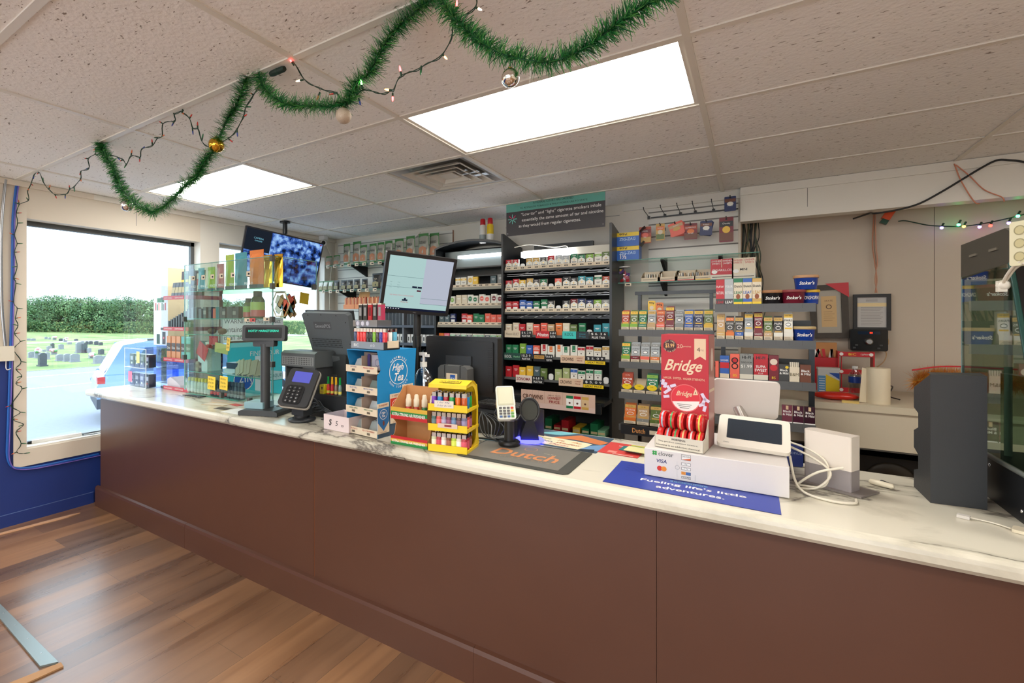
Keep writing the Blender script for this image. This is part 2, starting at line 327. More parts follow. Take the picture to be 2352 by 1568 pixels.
# ceiling troffers
first = None
for (i, j) in sorted(holes):
    x0, x1, y0, y1 = cell(i, j)
    if y1 > YB or x1 > XR+.6: continue
    vis = {(-2, 1): 'recessed ceiling light panel nearer the corner, glowing white', (0, 1): 'large recessed ceiling light panel glowing white over the counter middle'}
    if x1 > XR: x1 = XR-.01
    t = thing('ceiling_light', vis.get((i, j), 'unseen ceiling light panel over the shop floor, %s' % nth(len([o for o in COL.objects if o.name.startswith('ceiling_light')]))), 'ceiling light', ((x0+x1)/2, (y0+y1)/2, CH), group='recessed ceiling light panels')
    hx, hy = (x1-x0)/2, (y1-y0)/2
    fr = MB(); e = .03
    fr.box(-hx, hx, -hy, -hy+e, 0, .012, trimw).box(-hx, hx, hy-e, hy, 0, .012, trimw).box(-hx, -hx+e, -hy+e, hy-e, 0, .012, trimw).box(hx-e, hx, -hy+e, hy-e, 0, .012, trimw).box(-hx, hx, -hy, hy, .05, .06, trimw)
    fr.build('frame', t)
    key = 'troffer_lens'
    lm = MATS.get(key) or glow(key, (255, 252, 244), PANEL)
    MB().box(-hx+e, hx-e, -hy+e, hy-e, .004, .01, lm).build('diffuser', t)
# ceiling vent
x0, x1, y0, y1 = GX-.6096, GX, GY+1.219, GY+1.829
t = thing('ceiling_vent', 'square four-way metal air vent in the ceiling beside the large light panel', 'vent', ((x0+x1)/2, (y0+y1)/2, CH))
m_ = MB(); q = .29
m_.box(-q, q, -q, q, .03, .04, steel); alum = mk('vent_aluminium', (206, 210, 214), .4, .2)
def ringfr(mb, a, b, z0, z1, mt):
    for sx in range(4):
        T0 = mb.T; mb.T = T0@RZ(sx*pi/2)
        mb.add([(-a, -a, z0), (a, -a, z0), (b, -b, z1), (-b, -b, z1)], [(0, 1, 2, 3)], mt); mb.add([(-a, -a, z0+.003), (a, -a, z0+.003), (b, -b, z1+.003), (-b, -b, z1+.003)], [(3, 2, 1, 0)], mt); mb.T = T0
ringfr(m_, .295, .27, 0, .0, alum); ringfr(m_, .27, .20, .0, .03, alum); m_.build('backing', t)
for k, (a, b) in enumerate(((.215, .165), (.155, .11), (.10, .06))):
    s_ = MB(); ringfr(s_, a, b, -.012, .02, trimw); ringfr(s_, a+.012, a, -.012, -.012, trimw); s_.build('louvre', t)
MB().box(-.055, .055, -.055, .055, .0, .006, trimw).build('centre_plate', t)

# ================= OUTSIDE =================
ZG = -.8
struct(MB().box(-13.2, XL-.16, -40, 60, ZG-.1, ZG, asph), 'trim_3') if False else None
o = MB().box(-25.2, XL-.17, -60, 80, ZG-.3, ZG, asph)
for xx, w_ in ((-18.9, .10), (-22.6, .12), (-8.5, .001)): o.box(xx-w_, xx, -60, 80, ZG, ZG+.004, wht)
o.build('road', label='pale asphalt forecourt and road with white lane lines outside the window', cat='road', kind='structure')
g = MB(); n = 12
xs = [-25.1, -34, -45, -60, -80, -140]; zs = [ZG+.01, ZG+.02, ZG+.03, ZG+.05, ZG+.5, ZG+1.5]
for k in range(5): g.quad((xs[k], -90, zs[k]), (xs[k+1], -90, zs[k+1]), (xs[k+1], 190, zs[k+1]), (xs[k], 190, zs[k]), grass)
g.build('grass_field', label='mown green cemetery grass across the road', cat='lawn', kind='structure')
MB().box(-53, -51, -90, 190, ZG-.05, ZG+.06, conc).build('cemetery_path', label='pale gravel path crossing the cemetery below the tree line', cat='path', kind='structure')
# ================= COUNTER =================
ZC = .87; YC = 1.545
cb = thing('shop_counter', 'long brown painted shop counter with a plinth board along the floor', 'counter', (0, 0, 0))
for x0, x1 in ((-4.12, -1.803), (-1.799, -.252), (-.2505, 1.45)):
    MB().box(x0, x1, 1.60, 1.62, .0, .822, brown).build('front_panel', cb)
MB().box(-1.803, -1.799, 1.602, 1.61, .1, .82, C(150, 88, 50)).build('panel_seam', cb)
for x0, x1 in ((-4.16, -2.93), (-2.928, -.9), (-.899, 1.45)):
    MB().prism([(1.60, .0), (1.60, .15), (1.585, .145), (1.58, .13), (1.58, 0)][::-1], x0, x1, brown, 'x').build('plinth', cb)
for x in (-4.11, -1.82, 1.2): MB().box(x, x+.02, 1.62, 2.14, 0, .80, brown).build('divider', cb)
MB().box(-4.12, 1.45, 1.62, 2.14, .40, .42, brown).build('inner_shelf', cb)
pr = [(YC+.012, .822), (2.19, .822), (2.19, ZC)]+[(YC+.02-.02*sin(a), ZC-.02+.02*cos(a)) for a in (0, .5, 1.05, pi/2)]+[(YC, .834)]
top = MB().prism(pr, -4.235, 1.5, marble, 'x').build('countertop', label='long white marble-patterned laminate countertop with grey veins', cat='countertop')

# ================= CIGARETTE PACKS =================
R_, G_, B_ = None, None, None
PAL = dict(red=(190, 28, 40), maroon=(120, 24, 36), gold=(206, 164, 84), yellow=(236, 190, 60), silver=(178, 182, 184), black=(34, 32, 34), green=(24, 118, 74), lime=(130, 176, 60), mint=(140, 200, 160), teal=(46, 146, 160), blue=(50, 96, 176), navy=(30, 42, 92), orange=(226, 120, 50), olive=(96, 116, 56), sage=(166, 176, 120), cream=(226, 212, 186), white=(232, 228, 216), brown=(112, 60, 34), pink=(230, 110, 130), purple=(96, 56, 130), slate=(78, 96, 100), coral=(236, 104, 84), sky=(110, 180, 214), charcoal=(62, 60, 58), rust=(176, 66, 34), tan=(196, 160, 116), grey=(140, 140, 136))
def P_(n): return C(*PAL[n], .38)
def pack_mesh(design, col):
    b = MB(); c = P_(col); W, Dp, Hh = .0275, .022, .088; w_ = P_('white')
    body = w_ if design in ('chevron', 'circle', 'band', 'crown', 'panel') else c
    b.box(-W, W, 0, Dp, 0, Hh, body, top=c if design == 'chevron' else body)
    y = -.0004
    if design == 'chevron':
        b.add([(-W, y, Hh), (-W, y, .052), (0, y, .070), (0, y, Hh)], [(0, 1, 2, 3)], c); b.add([(0, y, Hh), (0, y, .070), (W, y, .052), (W, y, Hh)], [(0, 1, 2, 3)], c)
        b.rect(-.014, .014, .074, .078, y*2, wht); b.rect(-.018, .018, .030, .034, y, ink); b.disc(0, .046, .004, y, gold)
    elif design == 'circle':
        b.disc(0, .054, .018, y, c); b.ring(0, .054, .019, .021, y, c); b.rect(-.012, .012, .052, .056, y*2, wht)
    elif design == 'band':
        b.rect(-W, W, .060, .076, y, c); b.rect(-.014, .014, .066, .070, y*2, wht); b.rect(-.016, .016, .040, .043, y, ink); b.rect(-.010, .010, .034, .036, y, ink)
    elif design == 'crown':
        b.rect(-W, W, .062, .082, y, c); b.disc(0, .072, .003, y*2, wht); b.text('CROWNS', 0, .050, .006, y, C(60, 40, 30), maxw=.046); b.disc(0, .036, .006, y, C(60, 40, 30), 5)
    elif design == 'panel':
        b.rect(-.013, .013, .040, Hh-.002, y, c); b.rect(-.008, .008, .050, .054, y*2, wht)
    elif design == 'eagle':
        b.rect(-.02, .02, .066, .071, y, wht); b.add([(-.018, y, .052), (0, y, .044), (.018, y, .052), (0, y, .049)], [(0, 1, 2, 3)], P_('maroon' if col in ('cream', 'white', 'gold') else 'black'))
    elif design == 'stripe':
        b.rect(-W, W, .056, .060, y, wht); b.rect(-.016, .016, .066, .071, y, wht); b.rect(-.02, .02, .02, .04, y, wht)
    elif design == 'plain':
        b.rect(-.015, .015, .058, .062, y, wht); b.rect(-.01, .01, .050, .052, y, wht)
    b.rect(-W, W, .0655, .0659, y*3, grey)
    me = bpy.data.meshes.new('cigarette_pack'); me.from_pydata(b.v, [], b.f)
    for q_ in b.ms: me.materials.append(q_)
    me.polygons.foreach_set('material_index', b.mi); me.update(); return me
PM = {}
NAMES = dict(chevron='{c} and white pointed-top cigarette pack', circle='white cigarette pack with {c} disc', band='white cigarette pack with {c} band', crown='{c} striped shield cigarette pack', panel='white cigarette pack with {c} panel', eagle='{c} winged-mark cigarette pack', stripe='{c} cigarette pack with white stripe', plain='plain {c} cigarette pack')
def pack_row(codes, x0, pitch, y, z, rowname, grp):
    n = 0
    for i, cde in enumerate(codes):
        x = x0+pitch*(i+.5)
        if cde == '-' : continue
        d, col = cde.rstrip('+').split(':'); tall = cde.endswith('+')
        if (d, col) not in PM: PM[(d, col)] = pack_mesh(d, col)
        o = place('cigarette_pack', PM[(d, col)], None, (x+random.uniform(-.002, .002), y, z), random.uniform(-.03, .03), label=NAMES[d].format(c={'sage': 'pale olive'}.get(col, col))+', '+ORD[i]+' slot from left, '+rowname, cat='cigarette pack', group=grp)
        o.scale = (1, 1, 1.13 if tall else 1); o.location.y += .012*(1 if tall else 0)
        n += 1
def strip(mb, x0, pitch, n, y, z0, z1, mt, lean=.006):
    mb.add([(x0, y, z0), (x0+n*pitch, y, z0), (x0+n*pitch, y+lean, z1), (x0, y+lean, z1)], [(0, 1, 2, 3)], mt)
    mb.add([(x0, y+.001, z0), (x0+n*pitch, y+.001, z0), (x0+n*pitch, y+lean+.001, z1), (x0, y+lean+.001, z1)], [(3, 2, 1, 0)], mt)
    for k in range(n):
        cx = x0+pitch*(k+.6); zz = (z0+z1)/2
        mb.rect(cx-.014, cx+.014, zz-.005, zz+.005, y-.001, ink)
        for q in (-.007, .002): mb.rect(cx+q, cx+q+.005, zz-.0025, zz+.0025, y-.0015, cream)
        if k: mb.rect(x0+pitch*k-.0006, x0+pitch*k+.0006, z0, z1, y-.001, kraft)
def pushers(mb, x0, pitch, n, y, z, mt):
    for k in range(n+1): mb.box(x0+pitch*k-.0006, x0+pitch*k+.0006, y+.01, y+.24, z, z+.025, mt)
def price(mb, x0, x1, z0, z1, y, a, b_, colr=None):
    mb.rect(x0, x1, z0, z1, y, ink); w = x1-x0; h = z1-z0
    mb.text(a, (x0+x1)/2, z0+h*.7, h*.33, y-.001, wht, w=w*.8)
    if colr: mb.rect(x0, x1, z0, z0+h*.42, y-.0005, colr); mb.text(b_, (x0+x1)/2, z0+h*.21, h*.26, y-.001, ink, w=w*.85)
    else: mb.text(b_, (x0+x1)/2, z0+h*.25, h*.28, y-.001, wht, w=w*.72)
# ---- wide tobacco rack under the court sign ----
BX0, BX1, BY = -1.790, -.905, 3.69
rk = thing('tobacco_rack', 'wide black metal tobacco rack with six shelves of cigarette packs under the hanging sign', 'rack', (0, 0, 0))
for x, nm in ((BX0-.018, 0), (BX1, 1)): MB().prism([(BY-.03, .0), (4.06, .0), (4.06, 2.05), (BY+.0, 2.125), (BY-.03, 2.125)][::1], x, x+.018, satin, 'x').build('side_panel', rk)
MB().box(BX0, BX1, 4.04, 4.06, 0, 1.99, matte).build('back_panel', rk)
lb = MB(); lb.box(BX0+.12, BX1-.02, 3.80, 3.84, 1.925, 1.985, offw); lb.box(BX0+.2, BX1-.18, 3.86, 3.90, 1.99, 2.035, satin); lb.build('light_board', rk)
MB().box(BX0+.13, BX0+.56, 3.74, 3.80, 1.922, 1.968, MATS.get('rack_tube') or glow('rack_tube', (240, 246, 255), 6)).build('light_tube', rk)
MB().tube(cat_curve([(BX0+.05, 3.78, 2.02), (BX0+.2, 3.76, 2.03), (BX0+.4, 3.78, 1.995), (BX0+.5, 3.8, 2.0), (BX0+.52, 3.8, 1.97)]), .004, offw).build('light_cord', rk)
PB = (BX1-BX0-.008)/14; X0 = BX0+.004
rows = [
 (1.822, 'wide rack top shelf', ['chevron:red', 'chevron:red', '-', 'chevron:gold', 'chevron:gold', 'chevron:charcoal', 'chevron:red+', 'chevron:silver+', 'chevron:silver', 'chevron:green+', 'chevron:green', 'chevron:lime', 'band:lime+', 'chevron:olive+']),
 (1.645, 'wide rack second shelf', ['chevron:red', 'chevron:red+', 'chevron:yellow', 'chevron:gold+', 'chevron:charcoal', 'chevron:green', '-', 'chevron:coral', 'chevron:black+', 'chevron:black', 'chevron:teal+', 'chevron:teal', 'band:green+', 'chevron:rust']),
 (1.466, 'wide rack third shelf', ['stripe:red', 'stripe:red', 'stripe:blue+', 'stripe:blue', 'stripe:green', 'stripe:green+', 'chevron:charcoal', '-', 'chevron:black', 'chevron:maroon+', 'chevron:navy+', 'chevron:navy', 'chevron:lime', 'chevron:grey']),
 (1.274, 'wide rack fourth shelf', ['eagle:cream', 'eagle:cream+', 'plain:red', 'eagle:cream+', 'eagle:coral', 'eagle:coral+', 'eagle:tan', 'eagle:orange+', 'plain:cream+', 'eagle:olive', 'eagle:green+', '-', 'plain:teal', 'plain:teal+']),
 (1.098, 'wide rack fifth shelf', ['plain:green', 'plain:green', 'plain:lime+', 'plain:blue', 'stripe:coral', 'panel:red+', 'panel:orange', 'panel:orange+', 'panel:green', 'panel:green+', 'crown:red', 'crown:red+', 'crown:gold', 'crown:gold+']),
 (.912, 'wide rack sixth shelf', ['plain:red', 'plain:red+', 'plain:yellow', 'plain:yellow+', 'plain:slate+', 'plain:olive', '-', 'plain:sage', 'plain:sage+', 'crown:blue+', 'crown:green', 'crown:green+', 'crown:mint+', '-'])]
for k, (zs_, rn, codes) in enumerate(rows):
    sh = MB(); sh.box(BX0, BX1, BY+.0, 3.98, zs_-.018, zs_-.010, satin); sh.box(BX0, BX1, BY-.004, BY+.004, zs_-.026, zs_-.006, C(88, 88, 86)); pushers(sh, X0, PB, 14, BY, zs_-.010, C(70, 72, 74))
    if k < 3:
        for zz in (.045, .06): sh.box(BX0+.01, BX1-.01, BY+.02, BY+.026, zs_-zz, zs_-zz+.004, steel)
        for q in range(6): xx = BX0+.12+q*.13; sh.tube([(xx, BY+.02, zs_-.06), (xx+.12, BY+.02, zs_-.02)], .003, steel, 4)
    so_ = sh.build('shelf', rk)
    if k < 3:
        st = MB(); strip(st, X0, PB, 14, BY-.006, zs_-.008, zs_+.020, cream); st.build('price_strip', so_)
    pack_row(codes, X0, PB, BY+.006, zs_-.006, rn, 'cigarette packs in the wide rack')
    for q, cde in enumerate(codes):
        if cde == '-':
            MB().rbox(.04, .05, .006, .015, white).build('pusher', so_, loc=(X0+PB*(q+.5), BY+.012, zs_+.018))
y = BY-.014
def brand(x0, x1, z0, z1, col, words):
    b = MB(); b.box(x0, x1, y, y+.002, z0, z1, col)
    for (t, x, z, h, c, w) in words:
        if t == '#': b.rect(x, h, z, c, y-.0006, w)
        else: b.text(t, x, z, h, y-.001, c, w=w)
    b.build('brand_sign', rk)
def prsign(x0, x1, z0, z1, a, b_, col=None): b = MB(); b.box(x0, x1, y, y+.002, z0, z1, ink); price(b, x0, x1, z0, z1, y-.0003, a, b_, col); b.build('price_sign', rk)
z0, z1 = 1.243, 1.302; zm = (z0+z1)/2; rb = C(150, 60, 50); bw = C(84, 50, 32)
brand(-1.783, -1.640, z0, z1, cream, [('Winston SELECT', -1.711, zm, .022, C(90, 60, 30), .125)]); prsign(-1.635, -1.535, z0, z1, '$ 6. 2 8', 'PLUS TAX')
brand(-1.500, -1.385, z0, z1, red, [('Winston', -1.442, zm, .03, wht, .1)]); prsign(-1.383, -1.325, z0, z1, '$ 6.8 4', 'PLUS TAX')
brand(-1.275, -1.165, z0, z1, C(60, 196, 186), [('KOOL', -1.22, z0+.036, .026, C(20, 50, 60), .07)]); brand(-1.163, -1.065, z0, z1, C(36, 44, 50), [('Great', -1.114, z0+.04, .014, P_('teal'), .05), ('Price', -1.114, z0+.02, .014, P_('teal'), .05)]); prsign(-1.06, -.92, z0, z1, '$ 6. 3 6', 'PLUS TAX')
z0, z1 = 1.052, 1.112; zm = (z0+z1)/2
brand(-1.790, -1.638, z0, z1, C(28, 70, 60), [('KOOL', -1.75, zm, .026, wht, .065), ('Menthol', -1.672, zm, .016, C(150, 220, 160), .055)]); prsign(-1.634, -1.537, z0, z1, '10.3 9', 'PLUS TAX')
brand(-1.522, -1.42, z0, z1, ink, [('#', -1.514, z0+.022, -1.428, z1-.01, C(200, 150, 70)), ('MAVERICK', -1.471, z0+.036, .013, ink, .078)]); prsign(-1.415, -1.355, z0, z1, '$6.6 8', 'PLUS TAX')
def crowns(xa, xb, z0, z1): m = (z0+z1)/2; brand(xa, xb, z0, z1, C(222, 190, 160), [('CROWNS', xa+.058, m, .026, bw, .095), ('LOWEST', xb-.04, z0+.041, .011, rb, .05), ('PRICE', xb-.04, z0+.022, .011, rb, .04)])
crowns(-1.29, -1.095, z0, z1); prsign(-1.092, -.94, z0, z1, '$ 5. 0 9', 'GREAT PRICE!', yellow)
z0, z1 = .868, .93; zm = (z0+z1)/2
brand(-1.68, -1.535, z0, z1, C(232, 214, 200), [('SONOMA', -1.608, zm, .026, C(150, 30, 40), .125)]); prsign(-1.533, -1.43, z0, z1, '$ 6.8 9.', 'PLUS TAX')
crowns(-1.305, -1.11, z0, z1); prsign(-1.107, -.952, z0, z1, '$ 5. 0 9', 'GREAT PRICE!', yellow)
lg = MB(); lg.box(BX0-.02, BX1+.018, 3.44, 3.70, .772, .80, satin); lg.box(BX0, BX1, 3.42, 3.45, .72, .79, satin); lg.build('ledge', rk)
bs = MB(); bs.box(BX0, BX1, 3.55, 4.02, .50, .52, satin); bs.build('shelf', rk)
p = onY(1197, 893, 3.40); q = onY(1367, 950, 3.40); bn = MB(); x0, x1, z0, z1 = p.x, q.x, q.z, p.z
bn.box(x0, x1, 3.40, 3.404, z0, z1, C(212, 178, 160)); w = x1-x0; h = z1-z0; y = 3.399
for k in range(12): bn.rect(x0+w*k/12, x0+w*k/12+.0015, z0+h*.3, z1, y, C(178, 146, 128))
bn.rect(x0, x1, z0, z0+h*.28, y, C(214, 186, 176)); bn.text('CROWNS', x0+w*.17, z0+h*.62, h*.26, y-.001, C(84, 50, 32), w=w*.29); bn.text('GREAT TASTE', x0+w*.47, z0+h*.78, h*.06, y-.001, C(84, 50, 32), w=w*.17)
bn.text('LOWEST', x0+w*.47, z0+h*.63, h*.15, y-.001, C(150, 40, 40), w=w*.18); bn.text('PRICE', x0+w*.47, z0+h*.42, h*.15, y-.001, C(150, 40, 40), w=w*.14)
for k, cc in enumerate(('green', 'red', 'gold')):
    a = x0+w*(.63+.10*k); bn.rect(a, a+w*.09, z0+h*.16, z0+h*.86, y-.0006, wht if k < 2 else C(214, 184, 140)); bn.rect(a, a+w*.09, z0+h*.7, z0+h*.86, y-.001, P_(cc)); bn.rect(a, a+w*.09, z0+h*.16, z0+h*.3, y-.001, P_(cc)); bn.disc(a+w*.045, z0+h*.46, w*.014, y-.001, C(90, 50, 40), 6)
bn.build('banner', rk)
for i, (px, cc, st_) in enumerate(((1262, 'green', 2), (1282, 'red', 1), (1300, 'red', 2), (1326, 'yellow', 1), (1347, 'green', 1), (1367, 'green', 2), (1384, 'mint', 1))):
    x = onY(px, 990, 3.60).x-.008
    b = MB(); b.box(-.028, .028, 0, .18, 0, .045*st_, P_(cc), fr=P_(cc)); b.rect(-.024, .024, .012, .03, -.0005, C(222, 200, 150)); 
    b.build('cigarette_carton', loc=(x, 3.60, .521), label='%s cigarette carton, %s from the left on the low shelf of the wide rack' % (cc, ORD[i]), cat='carton', group='cartons on the low rack shelf')
# ---- narrow arched tobacco rack ----
AX0, AX1, AY = -2.53, -1.835, 3.76
ra = thing('tobacco_rack', 'narrower black tobacco rack with an arched lit top and two spray cans on it', 'rack')
for x in (AX0-.018, AX1): MB().box(x, x+.018, AY-.03, 4.06, 0, 2.05, satin).build('side_panel', ra)
MB().box(AX0, AX1, 4.04, 4.06, 0, 2.08, matte).build('back_panel', ra)
arcp = [(AX0-.018+(AX1-AX0+.036)*k/12, 2.045+.06*sin(pi*k/12)**.8) for k in range(13)]
tp = MB(); tp.prism(arcp+[(a, z+.018) for a, z in arcp[::-1]], AY-.03, 4.06, satin, 'y'); tp.build('arched_top', ra)
MB().box(AX0, AX1, AY+.15, AY+.18, 1.80, 1.86, satin).box(AX0, AX1, AY-.02, AY+.14, 1.86, 1.872, satin).build('valance', ra)
MB().box(AX0+.2, AX1-.02, AY+.04, AY+.09, 1.965, 1.99, MATS['rack_tube']).build('light_tube', ra)
MB().box(AX0+.02, AX1-.005, AY+.1, AY+.115, 1.875, 2.04, C(96, 104, 104, .3, .6)).build('reflector', ra)
PA = .0615; n_ = 11; XA = AX0+.008
rowsA = [(1.70, 'arched rack top shelf', ['-', '-', '-', 'band:yellow', 'band:yellow', 'circle:yellow+', 'plain:yellow', '-', '-', 'plain:slate', 'plain:grey+']),
 (1.528, 'arched rack second shelf', ['-', '-', 'circle:lime', 'plain:cream+', 'plain:cream+', 'circle:green+', 'circle:green', 'circle:coral+', 'circle:coral', 'circle:maroon+', 'circle:maroon']),
 (1.355, 'arched rack third shelf', ['plain:slate', 'plain:slate', 'stripe:navy+', '-', 'stripe:red+', 'stripe:coral', 'plain:green+', 'plain:green', 'plain:coral+', 'plain:coral', 'plain:coral']),
 (1.182, 'arched rack fourth shelf', ['plain:orange', 'stripe:pink', 'band:mint', 'band:slate', 'band:mint', 'band:slate', 'band:mint', 'band:mint', 'band:slate', 'band:mint', 'band:lime'])]
for k, (zs_, rn, codes) in enumerate(rowsA):
    sh = MB(); sh.box(AX0, AX1, AY, 4.0, zs_-.018, zs_-.010, satin); sh.box(AX0, AX1, AY-.010, AY, zs_-.034, zs_-.010, C(150, 146, 132)); pushers(sh, XA, PA, 11, AY, zs_-.010, C(70, 72, 74)); so_ = sh.build('shelf', ra)
    st = MB(); strip(st, XA, PA, 11, AY-.012, zs_-.010, zs_+.014, cream); st.build('price_strip', so_)
    pack_row(codes, XA, PA, AY+.006, zs_-.006, rn, 'cigarette packs in the arched rack')
for i in range(3):
    b = MB(); b.box(-.011, .011, 0, .03, 0, .04, red); b.rect(-.009, .009, 0, .013, -.0004, wht)
    b.build('chewing_gum_box', loc=(AX0+.05+.026*i, AY+.0, 1.872), label='tiny red box, %s of three on the arched rack ledge behind the monitor' % ORD[i], cat='box', group='tiny red boxes')
# spray cans on top
for px, c1, c2, lb_ in ((1109, (232, 228, 220), (150, 160, 160), 'white aerosol can with red cap, the left can on the arched rack'), (1126, (238, 200, 40), (232, 228, 220), 'yellow and white aerosol can with red cap, the right can on the arched rack')):
    x = onY(px, 555, 3.86).x
    t = thing('aerosol_can', lb_, 'spray can', (x, 3.86, 2.098))
    MB().lathe([(.029, 0), (.031, .004), (.031, .15), (.024, .166)], C(*c1, .25), 18).build('can_body', t)
    MB().lathe([(.0315, .02), (.0315, .075)], C(*c2, .25), 18).build('can_label', t); MB().lathe([(.024, .166), (.025, .17), (.023, .215), (.018, .222)], red, 16).build('cap', t)
# ================= CIGARILLO SHELVES =================
def tubs(x, y, z, cb_, cl, word, lab, s=1.0):
    t = thing('tobacco_tub', lab, 'tub', (x, y, z))
    b = MB(); b.lathe([(.046*s, 0), (.048*s, .004), (.054*s, .066), (.055*s, .068)], cb_, 20); b.text(word, 0, .036, .02, -.0535*s, wht, maxw=.07, sh=.25); b.build('tub_body', t)
    MB().lathe([(.057*s, .066), (.059*s, .069), (.059*s, .078), (.056*s, .082)], cl, 20).build('lid', t); return t
def sleeve(x, y, z, w, tray, pouch, top, word, tag_, lab, hh=.135, trw='', foilb=False, empty=False, disc=None):
    """cardboard counter tray holding upright cigarillo pouches"""
    t = thing('cigarillo_tray', lab, 'tray', (x, y, z), group='trays of cigarillos on the grey shelves')
    h = w/2-.0015; b = MB(); tc_ = P_(tray) if isinstance(tray, str) else tray
    b.box(-h, h, 0, .1, 0, .003, cream); b.box(-h, h, 0, .002, 0, .046, cream, fr=cream); b.box(-h, h, .098, .1, 0, .095, cream)
    b.prism([(0, 0), (.1, 0), (.1, .095), (.07, .095), (0, .046)], -h, -h+.0015, cream, 'x'); b.prism([(0, 0), (.1, 0), (.1, .095), (.07, .095), (0, .046)], h-.0015, h, cream, 'x')
    b.rect(-h, h, .024, .046, -.0006, tc_); 
    for k in range(3): b.rect(-h*.8, h*(.8-.2*k), .006+.005*k, .0075+.005*k, -.0006, ink)
    b.text(tag_, 0, .035, .009, -.001, wht, maxw=w*.8) if tag_ else None
    if disc: b.disc(0, .046, h*.85, -.0012, yellow, 16, .02); b.text(disc, 0, .050, .008, -.002, ink, maxw=w*.6)
    b.build('tray', t)
    if empty: return t
    p = MB(); pc = P_(pouch); h2 = h*.92
    for q in range(2):
        y_ = .012+.03*q; r_ = hh+.008*q
        p.T = TR((0, y_, 0))@RX(-.06)
        p.prism([(0, .006), (.010, .006), (.006, r_), (.004, r_)], -h2, h2, pc, 'x')
        p.T = TR((0, y_, 0))@RX(-.06+math.atan2(-.004, r_))
        if q == 0:
            p.rect(-h2, h2, r_-.022, r_-.002, -.0012, P_(top)); p.text('2 for 99¢', 0, r_-.012, .007, -.002, ink if top in ('yellow', 'gold', 'lime') else wht, maxw=w*.7)
            p.text(word, 0, r_-.038, .012, -.002, wht if pouch not in ('white', 'cream', 'silver') else ink, maxw=w*.75)
            p.disc(0, r_-.062, h2*.62, -.0014, wht if pouch not in ('white', 'silver', 'cream') else P_('charcoal'), 16, .011); p.disc(0, r_-.062, h2*.5, -.002, pc if pouch not in ('white', 'silver', 'cream') else wht, 16, .0075)
            p.rect(-h2*.8, h2*.8, r_-.088, r_-.080, -.0014, P_(top))
    p.T = Matrix.Identity(4); p.build('pouches', t); return t
s1 = thing('grey_shelf_unit', 'left grey metal shelf unit with four ledges of cigarillo trays', 'shelf')
C1X0, C1X1, C1Y = -.80, -.205, 3.50
fr = MB()
for x in (C1X0+.06, C1X1-.05): fr.box(x, x+.022, 3.86, 3.90, 0, 1.60, satin)
fr.box(C1X0+.04, C1X1-.01, 3.85, 3.87, 1.585, 1.61, satin); fr.build('upright_frame', s1)
zc1 = [1.325, 1.098, .882, .655]
for z in zc1:
    b = MB(); b.box(C1X0, C1X1, C1Y, C1Y+.003, z-.044, z+.002, lip); b.box(C1X0, C1X1, C1Y+.003, C1Y+.32, z-.010, z-.004, lip)
    for k in range(1, 8): b.rect(C1X0+(C1X1-C1X0)*k/8, C1X0+(C1X1-C1X0)*k/8+.001, z-.03, z, C1Y-.0004, dgrey)
    b.build('shelf', s1)
C2X0, C2X1, C2Y = -.19, .302, 3.32
s2_ = thing('grey_shelf_unit', 'right grey metal shelf unit with a black post, holding tubs and pouches', 'shelf')
fr = MB(); fr.box(C2X1-.01, C2X1+.018, 3.58, 3.62, 0, 1.36, satin); fr.box(C2X0+.02, C2X0+.045, 3.58, 3.62, 0, 1.36, satin); fr.build('upright_frame', s2_)
zc2 = [1.494, 1.283, 1.048, .812]
for k_, z in enumerate(zc2):
    b = MB(); b.box(C2X0, C2X1, C2Y, C2Y+.003, z-.05, z-.002, lip); b.box(C2X0, C2X1, C2Y+.003, C2Y+.26, z-.012, z-.006, lip)
    for k in range(1, 8): b.rect(C2X0+(C2X1-C2X0)*k/8, C2X0+(C2X1-C2X0)*k/8+.001, z-.03, z, C2Y-.0004, dgrey)
    b.build('shelf', s2_)
    if k_ in (1, 2): MB().box(C2X0+.1, C2X1-.0, C2Y+.255, C2Y+.26, z, z+.11, dgrey).build('shelf_back', s2_)
def rowS(items, x0, x1, y, z, nm):
    n = len(items); w = (x1-x0)/n
    for i, it in enumerate(items):
        if it is None: continue
        tray, pouch, top, word, tag_ = it[:5]; kw = it[5] if len(it) > 5 else {}
        if kw.get('empty'): lab = 'empty card tray with %s price disc, %s from left on the %s' % (tray, ORD[i], nm)
        else: lab = '%s pouches with %s top in %s-edged tray, %s from left, %s' % (pouch, top, tray, ORD[i], nm)
        sleeve(x0+w*(i+.5), y, z, w*.97, tray, pouch, top, word, tag_, lab, **kw)
SW = 'SWISHER'; SS = 'SWEETS'
rowS([('lime', 'rust', 'yellow', SW, ''), ('lime', 'olive', 'yellow', SW, ''), ('green', 'green', 'yellow', SW, 'CIGARILLOS'), ('tan', 'silver', 'gold', 'OPTIMO', ''), ('coral', 'rust', 'orange', SW, SS), ('maroon', 'maroon', 'yellow', SW, 'CIGARILLOS', dict(hh=.16)), ('grey', 'silver', 'grey', SW, ''), ('blue', 'blue', 'yellow', SW, SS), ('navy', 'navy', 'yellow', SW, SS), ('yellow', 'olive', 'yellow', SW, '')], C1X0+.012, C1X1-.004, C1Y+.010, 1.322, 'left unit top ledge')
rowS([('lime', 'green', 'yellow', 'GAME', ''), ('maroon', 'silver', 'grey', 'LEGEND', 'Original'), ('coral', 'silver', 'grey', 'LEGEND', ''), ('orange', 'silver', 'grey', 'LEGEND', 'Cognac'), ('cream', 'charcoal', 'gold', 'DIAMOND', '')]+[('tan', 'tan', 'gold', SW, ''), ('teal', 'teal', 'yellow', SW, ''), ('gold', 'brown', 'gold', SW, ''), ('green', 'lime', 'yellow', SW, '')], C1X0+.012, C1X1-.004, C1Y+.010, 1.095, 'left unit second ledge')
PO = dict(disc='3-99¢')
